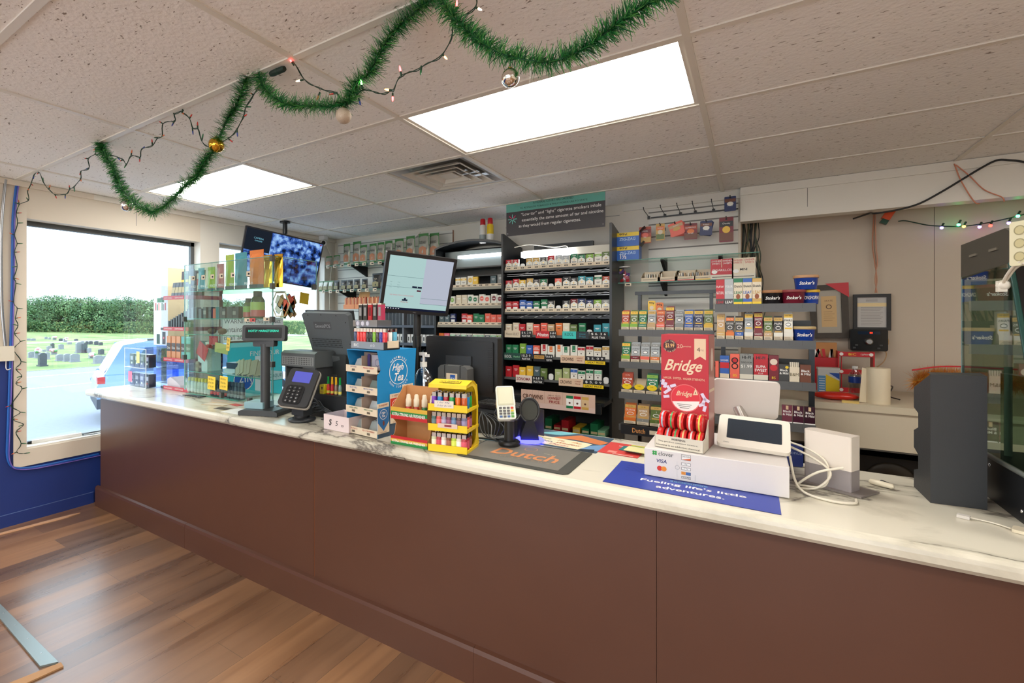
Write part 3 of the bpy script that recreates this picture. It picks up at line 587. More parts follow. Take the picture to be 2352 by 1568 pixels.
rowS([('charcoal', 'rust', 'rust', 'POM POM', '', PO), ('charcoal', 'grey', 'grey', '', '', dict(disc='3-99¢', empty=True)), ('charcoal', 'green', 'lime', 'POM POM', '', PO), ('charcoal', 'navy', 'navy', 'POM POM', '', PO), ('charcoal', 'orange', 'orange', 'POM POM', '', PO), ('charcoal', 'purple', 'purple', 'POM POM', '', PO), ('charcoal', 'red', 'red', 'POM POM', '', PO)], C1X0+.012, C1X1-.004, C1Y+.010, .879, 'left unit third ledge')
rowS([('orange', 'orange', 'gold', 'DUTCH', ''), ('grey', 'tan', 'gold', 'AMBER', '1'), ('olive', 'olive', 'gold', '1', '1'), ('sky', 'sky', 'gold', '1', '1'), ('teal', 'teal', 'gold', '1', '1'), ('rust', 'rust', 'gold', '1', '1')], C1X0+.03, C1X1-.05, C1Y+.010, .66, 'left unit lowest ledge')
dt = MB(); dt.box(C1X0+.02, C1X1-.04, C1Y-.03, C1Y-.004, .595, .66, ink, fr=C(36, 36, 40)); dt.text('Dutch', C1X0+.14, .628, .032, C1Y-.032, C(214, 150, 90), w=.085); dt.rect(C1X0+.21, C1X0+.28, .612, .64, C1Y-.0315, cream); dt.build('ledge_sign', s1)
# small 99-cent header cards in the top-left row
for i, (px, cc, py) in enumerate(((1497, 'yellow', 700), (1515, 'orange', 704))):
    p = onY(px, py, 3.60); b = MB(); b.rbox(.05, .075, .003, .012, P_(cc)); b.text('99¢', 0, .02, .018, -.002, ink, w=.034); b.disc(0, -.012, .014, -.002, cream)
    b.build('price_card', loc=(p.x, 3.60, p.z-.008), label='%s 99-cent card with oval badge standing among the top-left pouches' % cc, cat='price card')
# right unit, top ledge
def leafpouch(x, cc, a, b2, lab, bot, h=.155, body=None):
    b = MB(); w = .0225; c = P_(cc); y = -.0005; b.box(-w, w, 0, .03, 0, h, body or c); b.rect(-w, w, h-.022, h, y, c); b.rect(-w, w, 0, .036, y, P_(bot)); b.text(a, 0, h-.045, .014, y*2, ink if body else wht, maxw=.038); b.text(b2, 0, h*.47, .018, y*2, c if body else wht, maxw=.04)
    if body: b.disc(0, .048, .011, y*2, C(150, 80, 40), 12, .016); b.rect(-w, w, 0, .016, y*2, yellow)
    b.text(bot == 'charcoal' and 'LEAF' or '', 0, .016, .016, y*3, c if cc != 'silver' else wht, maxw=.038) if bot == 'charcoal' else None
    b.build('leaf_wrap_box', loc=(x, C2Y+.02, 1.489), label=lab, cat='box', group='upright leaf boxes on the right unit')
ZT = 1.489
leafpouch(C2X0+.027, 'red', 'RAW', 'NATURAL', 'red leaf wrap box with dark foot, leftmost on right unit top ledge', 'charcoal')
leafpouch(C2X0+.073, 'silver', 'YOUR', 'NATURAL', 'silver leaf wrap box with dark foot, beside the red one on the top ledge', 'charcoal')
for k, (cc, nm) in enumerate((('green', 'green'), ('blue', 'blue'), ('gold', 'gold'))):
    leafpouch(C2X0+.121+.0475*k, cc, 'Dutch', 'LEAF', 'cream leaf box with %s head and almond picture on the top ledge' % nm, nm, body=P_('cream'))
blk = C(28, 26, 28, .25); bl = C(24, 62, 150, .25); wine = C(110, 26, 44, .25)
tubs(onY(1774, 700, 3.38).x, C2Y+.07, ZT, blk, C(170, 120, 80), "Stoker's", 'black tobacco tub with copper lid, left tub on the top ledge', 1.0)
tubs(onY(1822, 700, 3.38).x, C2Y+.07, ZT, wine, C(140, 60, 60), "Stoker's", 'wine-red tobacco tub with dark red lid, middle of the top ledge', 1.05)
tubs(onY(1866, 700, 3.38).x-.006, C2Y+.12, ZT, bl, C(226, 180, 50), 'LONGHORN', 'blue tobacco tub with yellow lid at the right end of top ledge', .8)
tubs(onY(1800, 665, 3.52).x, C2Y+.19, ZT, wine, C(226, 190, 60), "Stoker's", 'wine-red tub with yellow lid behind the front tubs', 1.1)
tubs(onY(1851, 655, 3.42).x, C2Y+.10, ZT+.083, bl, C(196, 150, 110), "Stoker's", 'blue tobacco tub with copper lid stacked on the other tubs', 1.05)
rowS([('gold', 'tan', 'gold', SW, SS, dict(hh=.15)), ('orange', 'charcoal', 'orange', 'RUM SHINE', ''), ('blue', 'charcoal', 'gold', SW, 'MIX'), ('white', 'silver', 'yellow', 'DUOS', '', dict(hh=.155)), ('maroon', 'maroon', 'yellow', 'SWEETS', 'SWEETS', dict(hh=.16)), ('tan', 'olive', 'gold', SW, 'DIET'), ('white', 'charcoal', 'gold', 'PAIRS', ''), ('white', 'white', 'yellow', 'PAIRS', '', dict(hh=.155))], C2X0+.006, C2X1-.10, C2Y+.010, 1.278, 'right unit second ledge')
for k, w_ in ((3, 'DUOS'), (6, 'PAIRS'), (7, 'PAIRS')): pass
tubs(C2X1-.050, C2Y+.07, 1.278, bl, C(196, 170, 120), "Stoker's", 'blue tobacco tub with tan lid beside the pouch trays, second ledge', .98)
def flatpack(x, y, z, w, h, d, cc, lines, lab, name='cigarillo_pack', foot=None, grp=None, extra=None):
    b = MB(); c = P_(cc) if isinstance(cc, str) else cc; b.box(-w/2, w/2, 0, d, 0, h, c)
    for (t, zz, hh, cl) in lines: b.text(t, 0, h*zz, h*hh, -.0008, cl, maxw=w*.86)
    if foot: b.rect(-w/2, w/2, 0, h*.2, -.0005, foot)
    if extra: extra(b)
    return b.build(name, loc=(x, y, z), label=lab, cat='pack', group=grp)
ZR = 1.043; X_ = C2X0
flatpack(X_+.010, C2Y+.02, ZR, .018, .10, .04, 'coral', [], 'slim coral pack at the left end of right unit third ledge')
flatpack(X_+.050, C2Y+.02, ZR, .048, .135, .05, 'blue', [('SWISHER', .8, .08, wht)], 'blue and red pouch in cream foot, third ledge behind the red box', foot=cream, extra=lambda b: b.rect(-.024, .024, .06, .095, -.0006, red))
flatpack(X_+.104, C2Y+.02, ZR, .048, .148, .05, 'coral', [], 'orange-red pouch box with two round badges, third ledge of right unit', extra=lambda b: (b.disc(0, .11, .018, -.0006, blk), b.disc(0, .075, .018, -.0006, blk), b.disc(0, .11, .012, -.001, red), b.disc(0, .075, .012, -.001, P_('coral')), b.text('85', 0, .02, .016, -.001, yellow)))
flatpack(X_+.163, C2Y+.02, ZR, .066, .152, .05, 'grey', [('HI-FI', .86, .11, blk), ('5 for 99¢', .97, .04, ink), ('$1.99', .5, .14, wht), ('TWO FOR', .66, .06, blk)], 'grey pouch carton with large black lettering, third ledge of right unit', foot=offw)
flatpack(X_+.235, C2Y+.02, ZR, .070, .152, .05, 'red', [('HI-FI', .86, .11, blk), ('SUPA', .52, .10, wht), ('SWEET', .38, .11, wht), ('PLUS', .26, .05, wht)], 'red pouch carton with bold white lettering, third ledge of right unit', foot=offw)
flatpack(X_+.298, C2Y+.02, ZR, .048, .148, .05, 'maroon', [('85', .12, .1, yellow)], 'maroon pouch box with two round badges, third ledge of right unit', extra=lambda b: (b.disc(0, .11, .018, -.0006, C(230, 210, 190)), b.disc(0, .075, .018, -.0006, red)))
BM = [('Black', .66, .13, wht), ('& Mild', .48, .13, wht)]
flatpack(X_+.347, C2Y+.02, ZR, .048, .098, .03, 'charcoal', BM, 'dark cigar pack with round price dot, right half of third ledge', extra=lambda b: b.disc(.014, .082, .008, -.001, yellow))
def tips(b):
    for k in range(5): b.cyl(-.018+.009*k, .012, .06, .112, .0038, offw, 8)
flatpack(X_+.396, C2Y+.02, ZR, .046, .085, .03, 'cream', [('B&M', .5, .2, C(90, 80, 40))], 'cream open pack with white cigar tips, right half of third ledge', extra=tips)
flatpack(X_+.447, C2Y+.02, ZR, .050, .10, .03, 'brown', BM, 'brown cigar pack at the right end of the third ledge')
for k, cc in enumerate(((120, 60, 74), (74, 26, 46), (56, 22, 36))):
    flatpack(C2X1-.13+.052*k, C2Y+.02, .808, .048, .098, .03, C(*cc, .3), BM, '%s wine-dark cigar pack on the lowest ledge beside the white screen' % ('foil-wrapped', 'middle', 'rightmost')[k], grp='dark cigar packs on the lowest ledge', extra=lambda b: (b.rect(-.006, .006, .075, .097, -.001, C(220, 190, 150)), b.rect(-.024, .024, .0, .006, -.001, wht)))

# ================= SLATWALL, HOOKS, GLASS SHELVES =================
sl_ = MB(); X0_, X1_ = -.70, -.083
sl_.box(X0_, X1_, 4.075, 4.098, 1.0, 2.28, slatm, side=cream)
for k in range(13):
    z = 1.07+.098*k
    if z < 2.27: sl_.box(X0_, X1_, 4.0745, 4.0755, z, z+.010, C(120, 116, 108))
sl_.build('slatwall_panel', label='white grooved slatwall panel behind the hooks and glass shelves', cat='wall panel')
zr1 = onY(1590, 487, 4.0).z; rail = MB(); rail.box(X0_+.02, X1_-.0, 4.055, 4.062, zr1-.004, zr1+.006, satin)
rail.build('hook_rail', label='thin black hook rail across the top of the slatwall panel', cat='rail')
def hook(x, z, L_, lab, dz=.05, y=4.05):
    b = MB(); b.box(-.010, .010, 0, .006, -.018, .006, satin); b.tube([(0, 0, 0), (0, -L_*.9, dz*.5), (0, -L_, dz)], .0028, satin, 6); b.ball((0, -L_, dz), .0045, satin, 8, 4)
    b.build('peg_hook', loc=(x, y, z), label=lab, cat='hook', group='peg hooks on the slatwall')
for k, (px, py, tx, ty) in enumerate(((1490, 498, 1477, 470), (1527, 493, 1512, 463), (1563, 489, 1560, 437), (1597, 485, 1586, 451), (1639, 481, 1635, 454))):
    a = onY(px, py, 4.05); L_ = .22; b_ = onY(tx, ty, 4.05-L_)
    hook(a.x, a.z, L_, 'empty black peg hook, %s from the left on the slatwall rail' % ORD[k], .03)
def hang(px, py, w, h, cols, words, lab, n=1, tilt=0, y=3.88, nm='blister_card', rz=0):
    a = onY(px, py, y)
    hook(a.x, a.z, 4.07-y+.02, 'black peg hook holding the %s' % lab.split(',')[0], .004, 4.068)
    t = thing(nm, lab, 'hanging pack', (a.x, y+.012, a.z-.004), 0)
    for q in range(n):
        b = MB(); b.T = TR((.004*q, .012*q, 0))@RY(tilt+.09*q)@RZ(rz)@TR((0, 0, -h/2+.01))
        b.rbox(w, h, .002, .006, P_(cols[0])); yb = -.0016
        b.rect(-w/2+.003, w/2-.003, h*.12, h*.34, yb, P_(cols[1])); b.rect(-w/2+.003, w/2-.003, -h*.44, -h*.12, yb, P_(cols[2])); b.disc(0, 0, w*.28, yb*1.4, P_(cols[3]), 14, h*.14)
        for i, s_ in enumerate(words): b.text(s_, 0, h*(.24-.36*i), h*.085, yb*2, wht, maxw=w*.8)
        b.disc(0, h*.42, .006, yb*2, ink, 10)
        b.build('card', t)
hang(1481, 522, .088, .128, ('rust', 'maroon', 'gold', 'coral'), ('DIESEL', 'XL'), 'brown and gold pill card, leftmost hanging card')
hang(1516, 515, .062, .125, ('gold', 'orange', 'olive', 'cream'), ('GOLD',), 'rainbow-topped gold blister card, second hanging card from left', y=3.87)
hang(1550, 512, .10, .10, ('coral', 'tan', 'coral', 'gold'), ('RHINO',), 'fanned copper blister cards, third hanging bunch', n=4, tilt=-.3, y=3.87)
hang(1586, 514, .086, .118, ('maroon', 'rust', 'brown', 'orange'), ('SUPERMAX', 'IN US'), 'dark red capsule card, fourth hanging card', y=3.87)
hang(1622, 508, .078, .105, ('navy', 'brown', 'navy', 'white'), ('RHINO', 'MALE'), 'navy and white card bunch, right of the dark red card', n=3, tilt=.02, y=3.86)
hang(1668, 500, .088, .175, ('maroon', 'black', 'brown', 'yellow'), ('Cheeky', ''), 'tall maroon and black pouch, rightmost hanging pack', y=3.88)
hang(1677, 452, .072, .105, ('navy', 'brown', 'navy', 'white'), ('', 'MALE'), 'navy and white card on the topmost right hook', y=3.9)
D1 = onY(1560, 589, 3.80).z; D2 = onY(1560, 644, 3.80).z
for z, nm in ((D1, 'upper'), (D2, 'lower')):
    t = thing('glass_shelf', '%s clear glass shelf on black brackets below the hanging cards' % nm, 'shelf', (0, 0, z))
    MB().box(-.875, .045, 3.80, 4.06, -.006, 0, shelfglass, fr=C(70, 130, 112, .2)).build('shelf_glass', t)
    for x in (-.58, -.20): MB().prism([(4.072, -.1), (4.072, -.006), (3.86, -.006), (3.86, -.018)][::-1], x, x+.02, matte, 'x').build('bracket', t)
def zigzag(z, x, lab, big):
    t = thing('rolling_paper_box', lab, 'box', (x, 3.82, z)); w, h = .17, .105
    b = MB(); b.box(-w/2, w/2, 0, .10, 0, h, C(20, 96, 190, .35)); b.rect(-w/2, w/2, h-.03, h, -.0006, yellow); b.text('99¢', -w*.18, h-.014, .02, -.001, ink, w=.06); b.text('ZIG-ZAG', 0, h*.52, .022, -.001, C(190, 220, 245), w=.12, sh=.1)
    if big: b.text('1½', -.03, h*.26, .034, -.001, wht, w=.045)
    b.build('box', t); MB().quad((w/2, 0, h), (w/2, .1, h), (w/2+.03, .1, h+.035), (w/2+.03, 0, h+.035), C(60, 50, 40)).build('open_flap', t)
xz = onY(1441, 590, 3.82).x
zigzag(D1+.001, xz, 'blue and yellow rolling paper box standing on the upper glass shelf', True)
zigzag(D1+.108, xz+.0, 'blue and yellow rolling paper box stacked on the other one', False)
t = thing('wrapper_jar', 'clear jar of pink wrappers with a white lid on the lower glass shelf', 'jar', (onY(1425, 640, 3.86).x+.03, 3.87, D2+.001))
MB().lathe([(.045, 0), (.047, .004), (.047, .115), (.04, .12)], acrylic, 18).build('jar_body', t); MB().lathe([(.041, .12), (.042, .128)], white, 18).build('lid', t)
b = MB()
for k in range(16): a = random.uniform(0, 6.28); b.T = TR((.024*cos(a), .024*sin(a), .008+.0055*k))@Euler((random.uniform(-.5, .5), random.uniform(-.5, .5), a)).to_matrix().to_4x4(); b.box(-.012, .012, -.004, .004, 0, .02, P_(random.choice(['pink', 'red', 'yellow', 'purple', 'pink', 'white'])))
b.T = Matrix.Identity(4); b.build('wrappers', t)
def opentray(px, w, cc, lab, items):
    x = onY(px, 640, 3.82).x; t = thing('open_carton', lab, 'carton', (x, 3.82, D2+.001)); b = MB(); h = w/2
    b.box(-h, h, 0, .14, 0, .003, cream); b.box(-h, h, 0, .003, 0, .03, cream); b.box(-h, h, .137, .14, 0, .085, cream)
    for s_ in (-h, h-.002): b.prism([(0, 0), (.14, 0), (.14, .085), (.08, .07), (0, .03)], s_, s_+.002, cream, 'x')
    b.rect(-h, h, 0, .007, -.0006, P_(cc)); b.rect(-h*.8, h*.7, .016, .0175, -.0006, ink); b.rect(-h*.8, h*.5, .012, .0135, -.0006, ink); b.build('tray', t)
    q = MB()
    for k in range(items): q.T = TR((-h*.7+1.4*h*k/max(items-1, 1), .03+.003*k, .004))@RY(random.uniform(-.2, .2)); q.box(-.004, .004, 0, .06, 0, .055, random.choice([offw, P_('grey'), P_('tan')]))
    q.T = Matrix.Identity(4)
    if items: q.build('packets', t)
opentray(1494, .135, 'cream', 'cream open carton of paper packets, left on the lower glass shelf', 9)
opentray(1533, .135, 'coral', 'nearly empty cream carton with red edge on the lower glass shelf', 2)
opentray(1573, .135, 'red', 'cream carton with red side holding thin packets, lower glass shelf', 7)
opentray(1616, .12, 'yellow', 'low cream tray of yellow sachets on the lower glass shelf', 8)
def sw(px, cc, w1, lab):
    flatpack(onY(px, 640, 3.82).x, 3.82, D2+.001, (.138), .14, .09, cc, [(w1, .44, .11, ink if cc == 'cream' else wht)], lab, 'cigarillo_carton', extra=lambda b: (b.rect(-.003, .001, .08, .14, -.001, cream), b.text('SWISHER', -.034, .125, .012, -.002, wht if cc != 'cream' else red, w=.058), b.text('SWISHER', .034, .125, .012, -.002, wht if cc != 'cream' else red, w=.058), b.text('SWEETS', -.034, .108, .012, -.002, wht if cc != 'cream' else red, w=.05), b.text('SWEETS', .034, .108, .012, -.002, wht if cc != 'cream' else red, w=.05), b.rect(-.069, .069, .0, .03, -.001, offw), b.rect(-.06, .06, .012, .016, -.0015, ink), b.disc(-.045, .05, .018, -.0015, wht, 14, .013)))
sw(1658, 'red', 'CIGARILLOS', 'red and white cigarillo carton on the lower glass shelf')
sw(1708, 'cream', 'MINI', 'silvery cream MINI cigarillo carton, right end of the lower glass shelf')
# price label cards hanging under the lower shelf
MB().box(-.82, -.775, 3.79, 3.792, D2-.028, D2-.006, cream).rect(-.812, -.784, D2-.022, D2-.012, 3.789, ink).build('price_card', label='small cream price card clipped to the lower glass shelf edge', cat='price card')
# ---- left slatwall with kratom pouches ----
sl_ = MB(); X0_, X1_ = -4.18, -2.56
sl_.box(X0_, X1_, 4.075, 4.098, .4, 2.30, slatm, side=C(150, 96, 60))
for k in range(19):
    z = .5+.098*k
    if z < 2.29: sl_.box(X0_, X1_, 4.0745, 4.0755, z, z+.009, C(150, 148, 142))
sl_.build('slatwall_panel', label='white grooved slatwall panel in the corner behind the herbal pouches', cat='wall panel')
def shelf2(x0, x1, yf, z, lab, br_):
    t = thing('glass_shelf', lab, 'shelf', (0, 0, z)); MB().box(x0, x1, yf, 4.06, -.006, 0, shelfglass, fr=C(70, 130, 112, .2)).build('shelf_glass', t)
    for x in br_: MB().prism([(4.072, -.12), (4.072, -.006), (yf+.02, -.006), (yf+.02, -.02)][::-1], x, x+.02, matte, 'x').build('bracket', t)
    n = int((x1-x0)/.11)
    for k in range(n):
        x = x0+.02+.11*k; b = MB(); b.box(x, x+.05, yf-.003, yf-.001, -.026, .006, cream); b.rect(x+.02, x+.045, -.016, -.004, yf-.0035, ink); b.build('price_tag', t)
    return t
KZ1, KZ2 = 1.995, 1.715
shelf2(-4.10, -2.58, 3.80, KZ1, 'upper glass shelf of tall green-edged herbal pouches in the corner', (-3.72, -3.30, -2.8))
shelf2(-4.17, -2.58, 3.80, KZ2, 'lower glass shelf of small pouches and tea bags in the corner', (-3.9, -3.25))
def bag(x, y, z, w, h, c_top, c_body, word, lab, name='herbal_pouch', grp=None, win=None, rz=0, foot=None, wc=None):
    """stand-up foil pouch: flat seal on top, swelling belly"""
    b = MB(); n = 6; prof = [(0, .018), (.25, .024), (.55, .018), (.8, .008), (.92, .0015), (1, .0015)]; vs = []; fs = []
    xs_ = [-1, -.6, 0, .6, 1]
    for sgn in (-1, 1):
        for (v, d) in prof:
            for u in xs_: vs.append((u*w/2, sgn*d*(1-abs(u)**3)*w/.11, v*h))
    nc = len(xs_); m_ = len(prof)*nc
    F = [[], []]
    for s_ in (0, 1):
        for i in range(len(prof)-1):
            for j in range(nc-1):
                a = s_*m_+i*nc+j; q = (a, a+1, a+nc+1, a+nc); F[s_].append(q if s_ == 0 else q[::-1])
    b.add(vs, F[0], c_body); b.add(vs, F[1], c_body)
    def yy(v):
        for (a, da), (c, dc) in zip(prof, prof[1:]):
            if a <= v <= c: return -(da+(dc-da)*(v-a)/(c-a))*w/.11-.0015
    for (v0, v1, mt) in ((.86, 1.0, c_top), (0, .10, foot or c_top)): b.add([(-w/2, -.0025 if v0 > .5 else -.002, h*v0), (w/2, -.0025 if v0 > .5 else -.002, h*v0), (w/2, -.0025, h*v1), (-w/2, -.0025, h*v1)], [(0, 1, 2, 3)], mt) if v0 > .5 else b.add([(-w*.5, -.001, 0), (-w*.3, yy(0), 0), (w*.3, yy(0), 0), (w*.5, -.001, 0), (w*.5, -.001, h*v1), (w*.3, yy(v1), h*v1), (-w*.3, yy(v1), h*v1), (-w*.5, -.001, h*v1)], [(0, 1, 6, 7), (1, 2, 5, 6), (2, 3, 4, 5)], mt)
    for s_ in (-1, 1): b.add([(s_*w/2, -.002, .1*h), (s_*w*.44, -.004, .1*h), (s_*w*.44, -.004, .9*h), (s_*w/2, -.002, .9*h)], [(0, 1, 2, 3) if s_ < 0 else (3, 2, 1, 0)], c_top)
    if win: b.add([(-w*.36, yy(.14), h*.14), (w*.36, yy(.14), h*.14), (w*.36, yy(.42), h*.42), (0, yy(.48), h*.50), (-w*.36, yy(.42), h*.42)], [(0, 1, 2, 3, 4)], win)
    if word: b.text(word, 0, h*.64, h*.11, yy(.58)-.001, wc or ink, maxw=w*.6)
    return b.build(name, loc=(x, y, z), rot=rz, label=lab, cat='pouch', group=grp)
grn = C(64, 120, 62, .3); sil = C(170, 168, 156, .28, .3); tanp = C(186, 126, 92, .5)
KB = [(756, .105, .115, ''), (774, .105, .12, ''), (797, .105, .235, 'BALI'), (815, .13, .255, 'WHITE'), (835, .105, .2, 'BALI'), (857, .105, .205, 'MAENG'), (875, .10, .21, 'INDO'), (893, .105, .215, 'MAENG DA'), (917, .12, .225, 'THAI'), (943, .115, .24, 'MAENG DA'), (973, .13, .25, 'SUPER INDO'), (993, .12, .25, 'BORNEO')]
for i, (px, w, h, wd_) in enumerate(KB):
    x = onY(px, 590, 3.84).x
    bag(x, 3.842+(.035 if i in (3, 11) else 0), KZ1+.001, w*.93, h, grn, sil, wd_, 'green and silver herbal pouch, %s from left on the upper corner shelf' % ORD[i], grp='herbal pouches on the upper corner shelf', win=tanp)
KB2 = [(738, 'g'), (748, 'g'), (760, 'g'), (773, 'b'), (790, 'b'), (804, 'b'), (820, 'b'), (838, 'b'), (865, 'B'), (884, 'B')]
for i, (px, q) in enumerate(KB2):
    x = onY(px, 660, 3.84).x; g_ = q == 'g'
    bag(x, 3.842, KZ2+.001, .085 if q != 'B' else .12, .115 if q != 'B' else .165, grn if g_ else C(30, 30, 30, .3), sil if g_ else C(48, 46, 42, .3), '', '%s pouch, %s from left on the lower corner shelf' % ('small green and silver' if g_ else ('large black windowed' if q == 'B' else 'small black windowed')), ORD[i] if 0 else '') if False else bag(x, 3.842, KZ2+.001, .083 if q != 'B' else .115, .115 if q != 'B' else .165, grn if g_ else C(30, 30, 30, .3), sil if g_ else C(48, 46, 42, .3), '' if g_ else 'TEA', '%s pouch, %s from left on the lower corner shelf' % ('small green and silver' if g_ else ('large black windowed' if q == 'B' else 'small black windowed'), ORD[i]), grp='small pouches on the lower corner shelf', win=C(150, 140, 96, .5), wc=cream)
# ---- dark peg rack of vapes ----
VX0, VX1, VY = -3.62, -2.575, 3.84
vr = thing('vape_rack', 'dark metal rack of boxed vapes and round tins between the corner shelves and arched rack', 'rack')
b = MB(); b.box(VX0, VX1, 4.04, 4.06, .5, 1.50, C(54, 60, 70, .5)); b.build('back_panel', vr)
fr = MB()
for x in (VX0, -3.02, VX1-.02): fr.box(x, x+.018, VY, 4.06, .5, 1.50, C(120, 124, 130, .4))
fr.box(VX0, VX1, VY, 4.06, 1.495, 1.505, C(120, 124, 130, .4)); fr.build('frame', vr)
for z in (1.335, 1.155, 1.01, .86):
    MB().box(VX0+.018, VX1-.02, VY+.0, 4.04, z-.012, z, C(70, 76, 88, .45)).box(VX0+.018, VX1-.02, VY-.008, VY, z-.026, z, C(86, 94, 108, .45)).build('shelf', vr)
n = 0
def row_v(z, kind, pitch=.0475):
    k = 0; x = VX0+.05
    while x < VX1-.04:
        if abs(x+3.01) > .03:
            if kind == 'slot':
                b = MB(); b.box(-.019, .019, 0, .14, 0, .12, C(26, 28, 32, .3)); b.rect(-.021, -.019, 0, .125, -.001, C(170, 174, 180, .3)); b.rect(.019, .021, 0, .125, -.001, C(170, 174, 180, .3)); lab = 'narrow black vape carton, %s on the vape rack top row'; nm = 'vape_carton'
            elif kind == 'white':
                b = MB(); b.box(-.017, .017, 0, .10, 0, .085, white); b.rect(-.006, .006, .02, .06, -.001, ink); b.rect(-.017, .004, .0, .012, -.001, P_('silver')); lab = 'white vape box with black mark, %s on the vape rack second row'; nm = 'vape_box'
            elif kind == 'curl':
                b = MB(); b.tube(cat_curve([(0, .1, 0.012), (0, .02, .02), (0, -.005, .055), (0, .03, .085), (0, .1, .09)], 5), .011, C(30, 32, 36, .2), 8); b.tube([(0, -.012, .04), (0, -.012, .07)], .005, chrome, 6); lab = 'black curved vape pen, %s on the vape rack third row'; nm = 'vape_pen'
            else:
                b = MB(); b.T = RX(pi/2); b.cyl(0, .034, -.012, .012, .033, C(230, 236, 236, .3), 20); b.T = Matrix.Identity(4); cc = C(40, 150, 150) if k % 2 else C(40, 110, 180); b.ring(0, .034, .020, .029, -.0125, cc); b.rect(-.016, .016, .028, .040, -.0128, cc); lab = 'round white nicotine tin with coloured ring, %s on the vape rack lowest row'; nm = 'nicotine_tin'
            b.build(nm, loc=(x, VY+.02, z+.0), label=lab % (ORD[k] if k < 20 else str(k+1)+'th'), cat='vape' if kind != 'tin' else 'tin', group='stock in the vape rack, '+kind)
            k += 1
        x += pitch if kind != 'tin' else .072
row_v(1.336, 'slot'); row_v(1.156, 'white'); row_v(1.011, 'curl'); row_v(.861, 'tin')

# ================= ALCOVE =================
ZA = .90
t = thing('alcove_counter', 'white laminate counter with a deep front board in the alcove', 'counter')
rx = 2.3
MB().prism([(-.05, 3.64), (rx-.03, 3.64), (rx-.009, 3.65), (rx, 3.67), (rx, 4.44), (-.05, 4.44)], .86, ZA, C(208, 196, 172, .35), 'z').build('worktop', t)
MB().box(-.05, rx-.03, 3.655, 3.675, .645, .86, C(206, 194, 172, .45)).build('front_board', t)
MB().box(-.05, rx-.06, 3.66, 4.43, .635, .645, C(90, 86, 80)).build('under_board', t)
for x0, x1 in ((.40, .53), (-.05, .06), (1.0, 1.13), (1.6, 1.73)): MB().box(x0, x1, 3.70, 4.42, 0, .635, C(198, 190, 172, .5)).build('partition', t)
MB().box(2.2, 2.22, 3.7, 4.42, 0, .635, C(198, 190, 172, .5)).build('end_panel', t)
MB().box(-.05, 2.22, 4.40, 4.42, 0, .635, C(34, 32, 30)).build('back_panel', t)
b = MB(); b.box(.56, .90, 3.9, 4.3, .0, .55, C(24, 22, 20, .6)); b.T = TR((.72, 3.895, .40))@RX(pi/2); b.lathe([(.03, 0), (.11, .012), (.125, 0)], C(46, 38, 26, .4), 24); b.T = Matrix.Identity(4)
b.build('subwoofer_box', label='dark subwoofer box with a round cone in the opening under the alcove counter', cat='speaker')
# framed papers
def frame(px0, py0, px1, py1, y, fw, mt, paper, lab, tilt=0, extra=None):
    a = onY(px0, py0, y); c = onY(px1, py1, y); w = abs(c.x-a.x); h = abs(a.z-c.z)
    t = thing('picture_frame', lab, 'picture frame', ((a.x+c.x)/2, y, (a.z+c.z)/2), (0, tilt, 0))
    b = MB(); W, H_ = w/2, h/2
    for q in ((-W, W, H_-fw, H_), (-W, W, -H_, -H_+fw), (-W, -W+fw, -H_+fw, H_-fw), (W-fw, W, -H_+fw, H_-fw)): b.box(q[0], q[1], 0, .022, q[2], q[3], mt)
    b.build('frame', t); p = MB(); p.box(-W+fw, W-fw, .012, .018, -H_+fw, H_-fw, paper); extra and extra(p, W-fw, H_-fw); p.build('paper', t); return t
def cert(b, w, h):
    b.box(-w*.62, w*.62, .0105, .012, -h*.72, h*.72, C(214, 178, 124)); y = .010
    b.ring(0, h*.22, .012, .017, y, C(90, 60, 40), 12)
    for k in range(5): b.rect(-w*.45, w*.45*(.6+.4*(k % 2)), -h*(.02+.1*k), -h*(.02+.1*k)+.002, y, C(140, 100, 70))
    b.text('STATE', 0, h*.5, .012, y, C(120, 80, 60))
fm = mk('weathered_frame', (70, 62, 54), .6, var=.2, bscale=30)
t = frame(1862, 654, 1952, 778, 4.36, .04, fm, C(176, 168, 154), 'large dark wood frame with yellowed certificate and red corner on alcove wall', -.03, cert)
t.location.y = 4.40; RW, RH = abs(onY(1952, 654, 4.36).x-onY(1862, 654, 4.36).x)/2, abs(onY(1862, 654, 4.36).z-onY(1862, 778, 4.36).z)/2
MB().add([(RW-.13, -.004, RH+.006), (RW+.004, -.004, RH+.006), (RW+.004, -.004, RH-.10)], [(0, 2, 1)], red).build('red_corner', t)
def doc(b, w, h):
    y = .010; b.rect(-w, w, h*.38, h*.62, y+.001, C(236, 214, 160))
    for k in range(12): zz = h*.3-k*h*.105; b.rect(-w*.75, w*(.75-.3*((k*7) % 3)/3), zz, zz+.0018, y, C(110, 104, 100))
    for k in range(3): b.rect(-w*.4, w*.4, h*.72+k*.008, h*.72+k*.008+.002, y, C(110, 104, 100))
frame(1960, 676, 2047, 759, 4.40, .022, C(20, 18, 18), C(196, 192, 188), 'thin black frame with a printed page on the alcove wall', 0, doc)
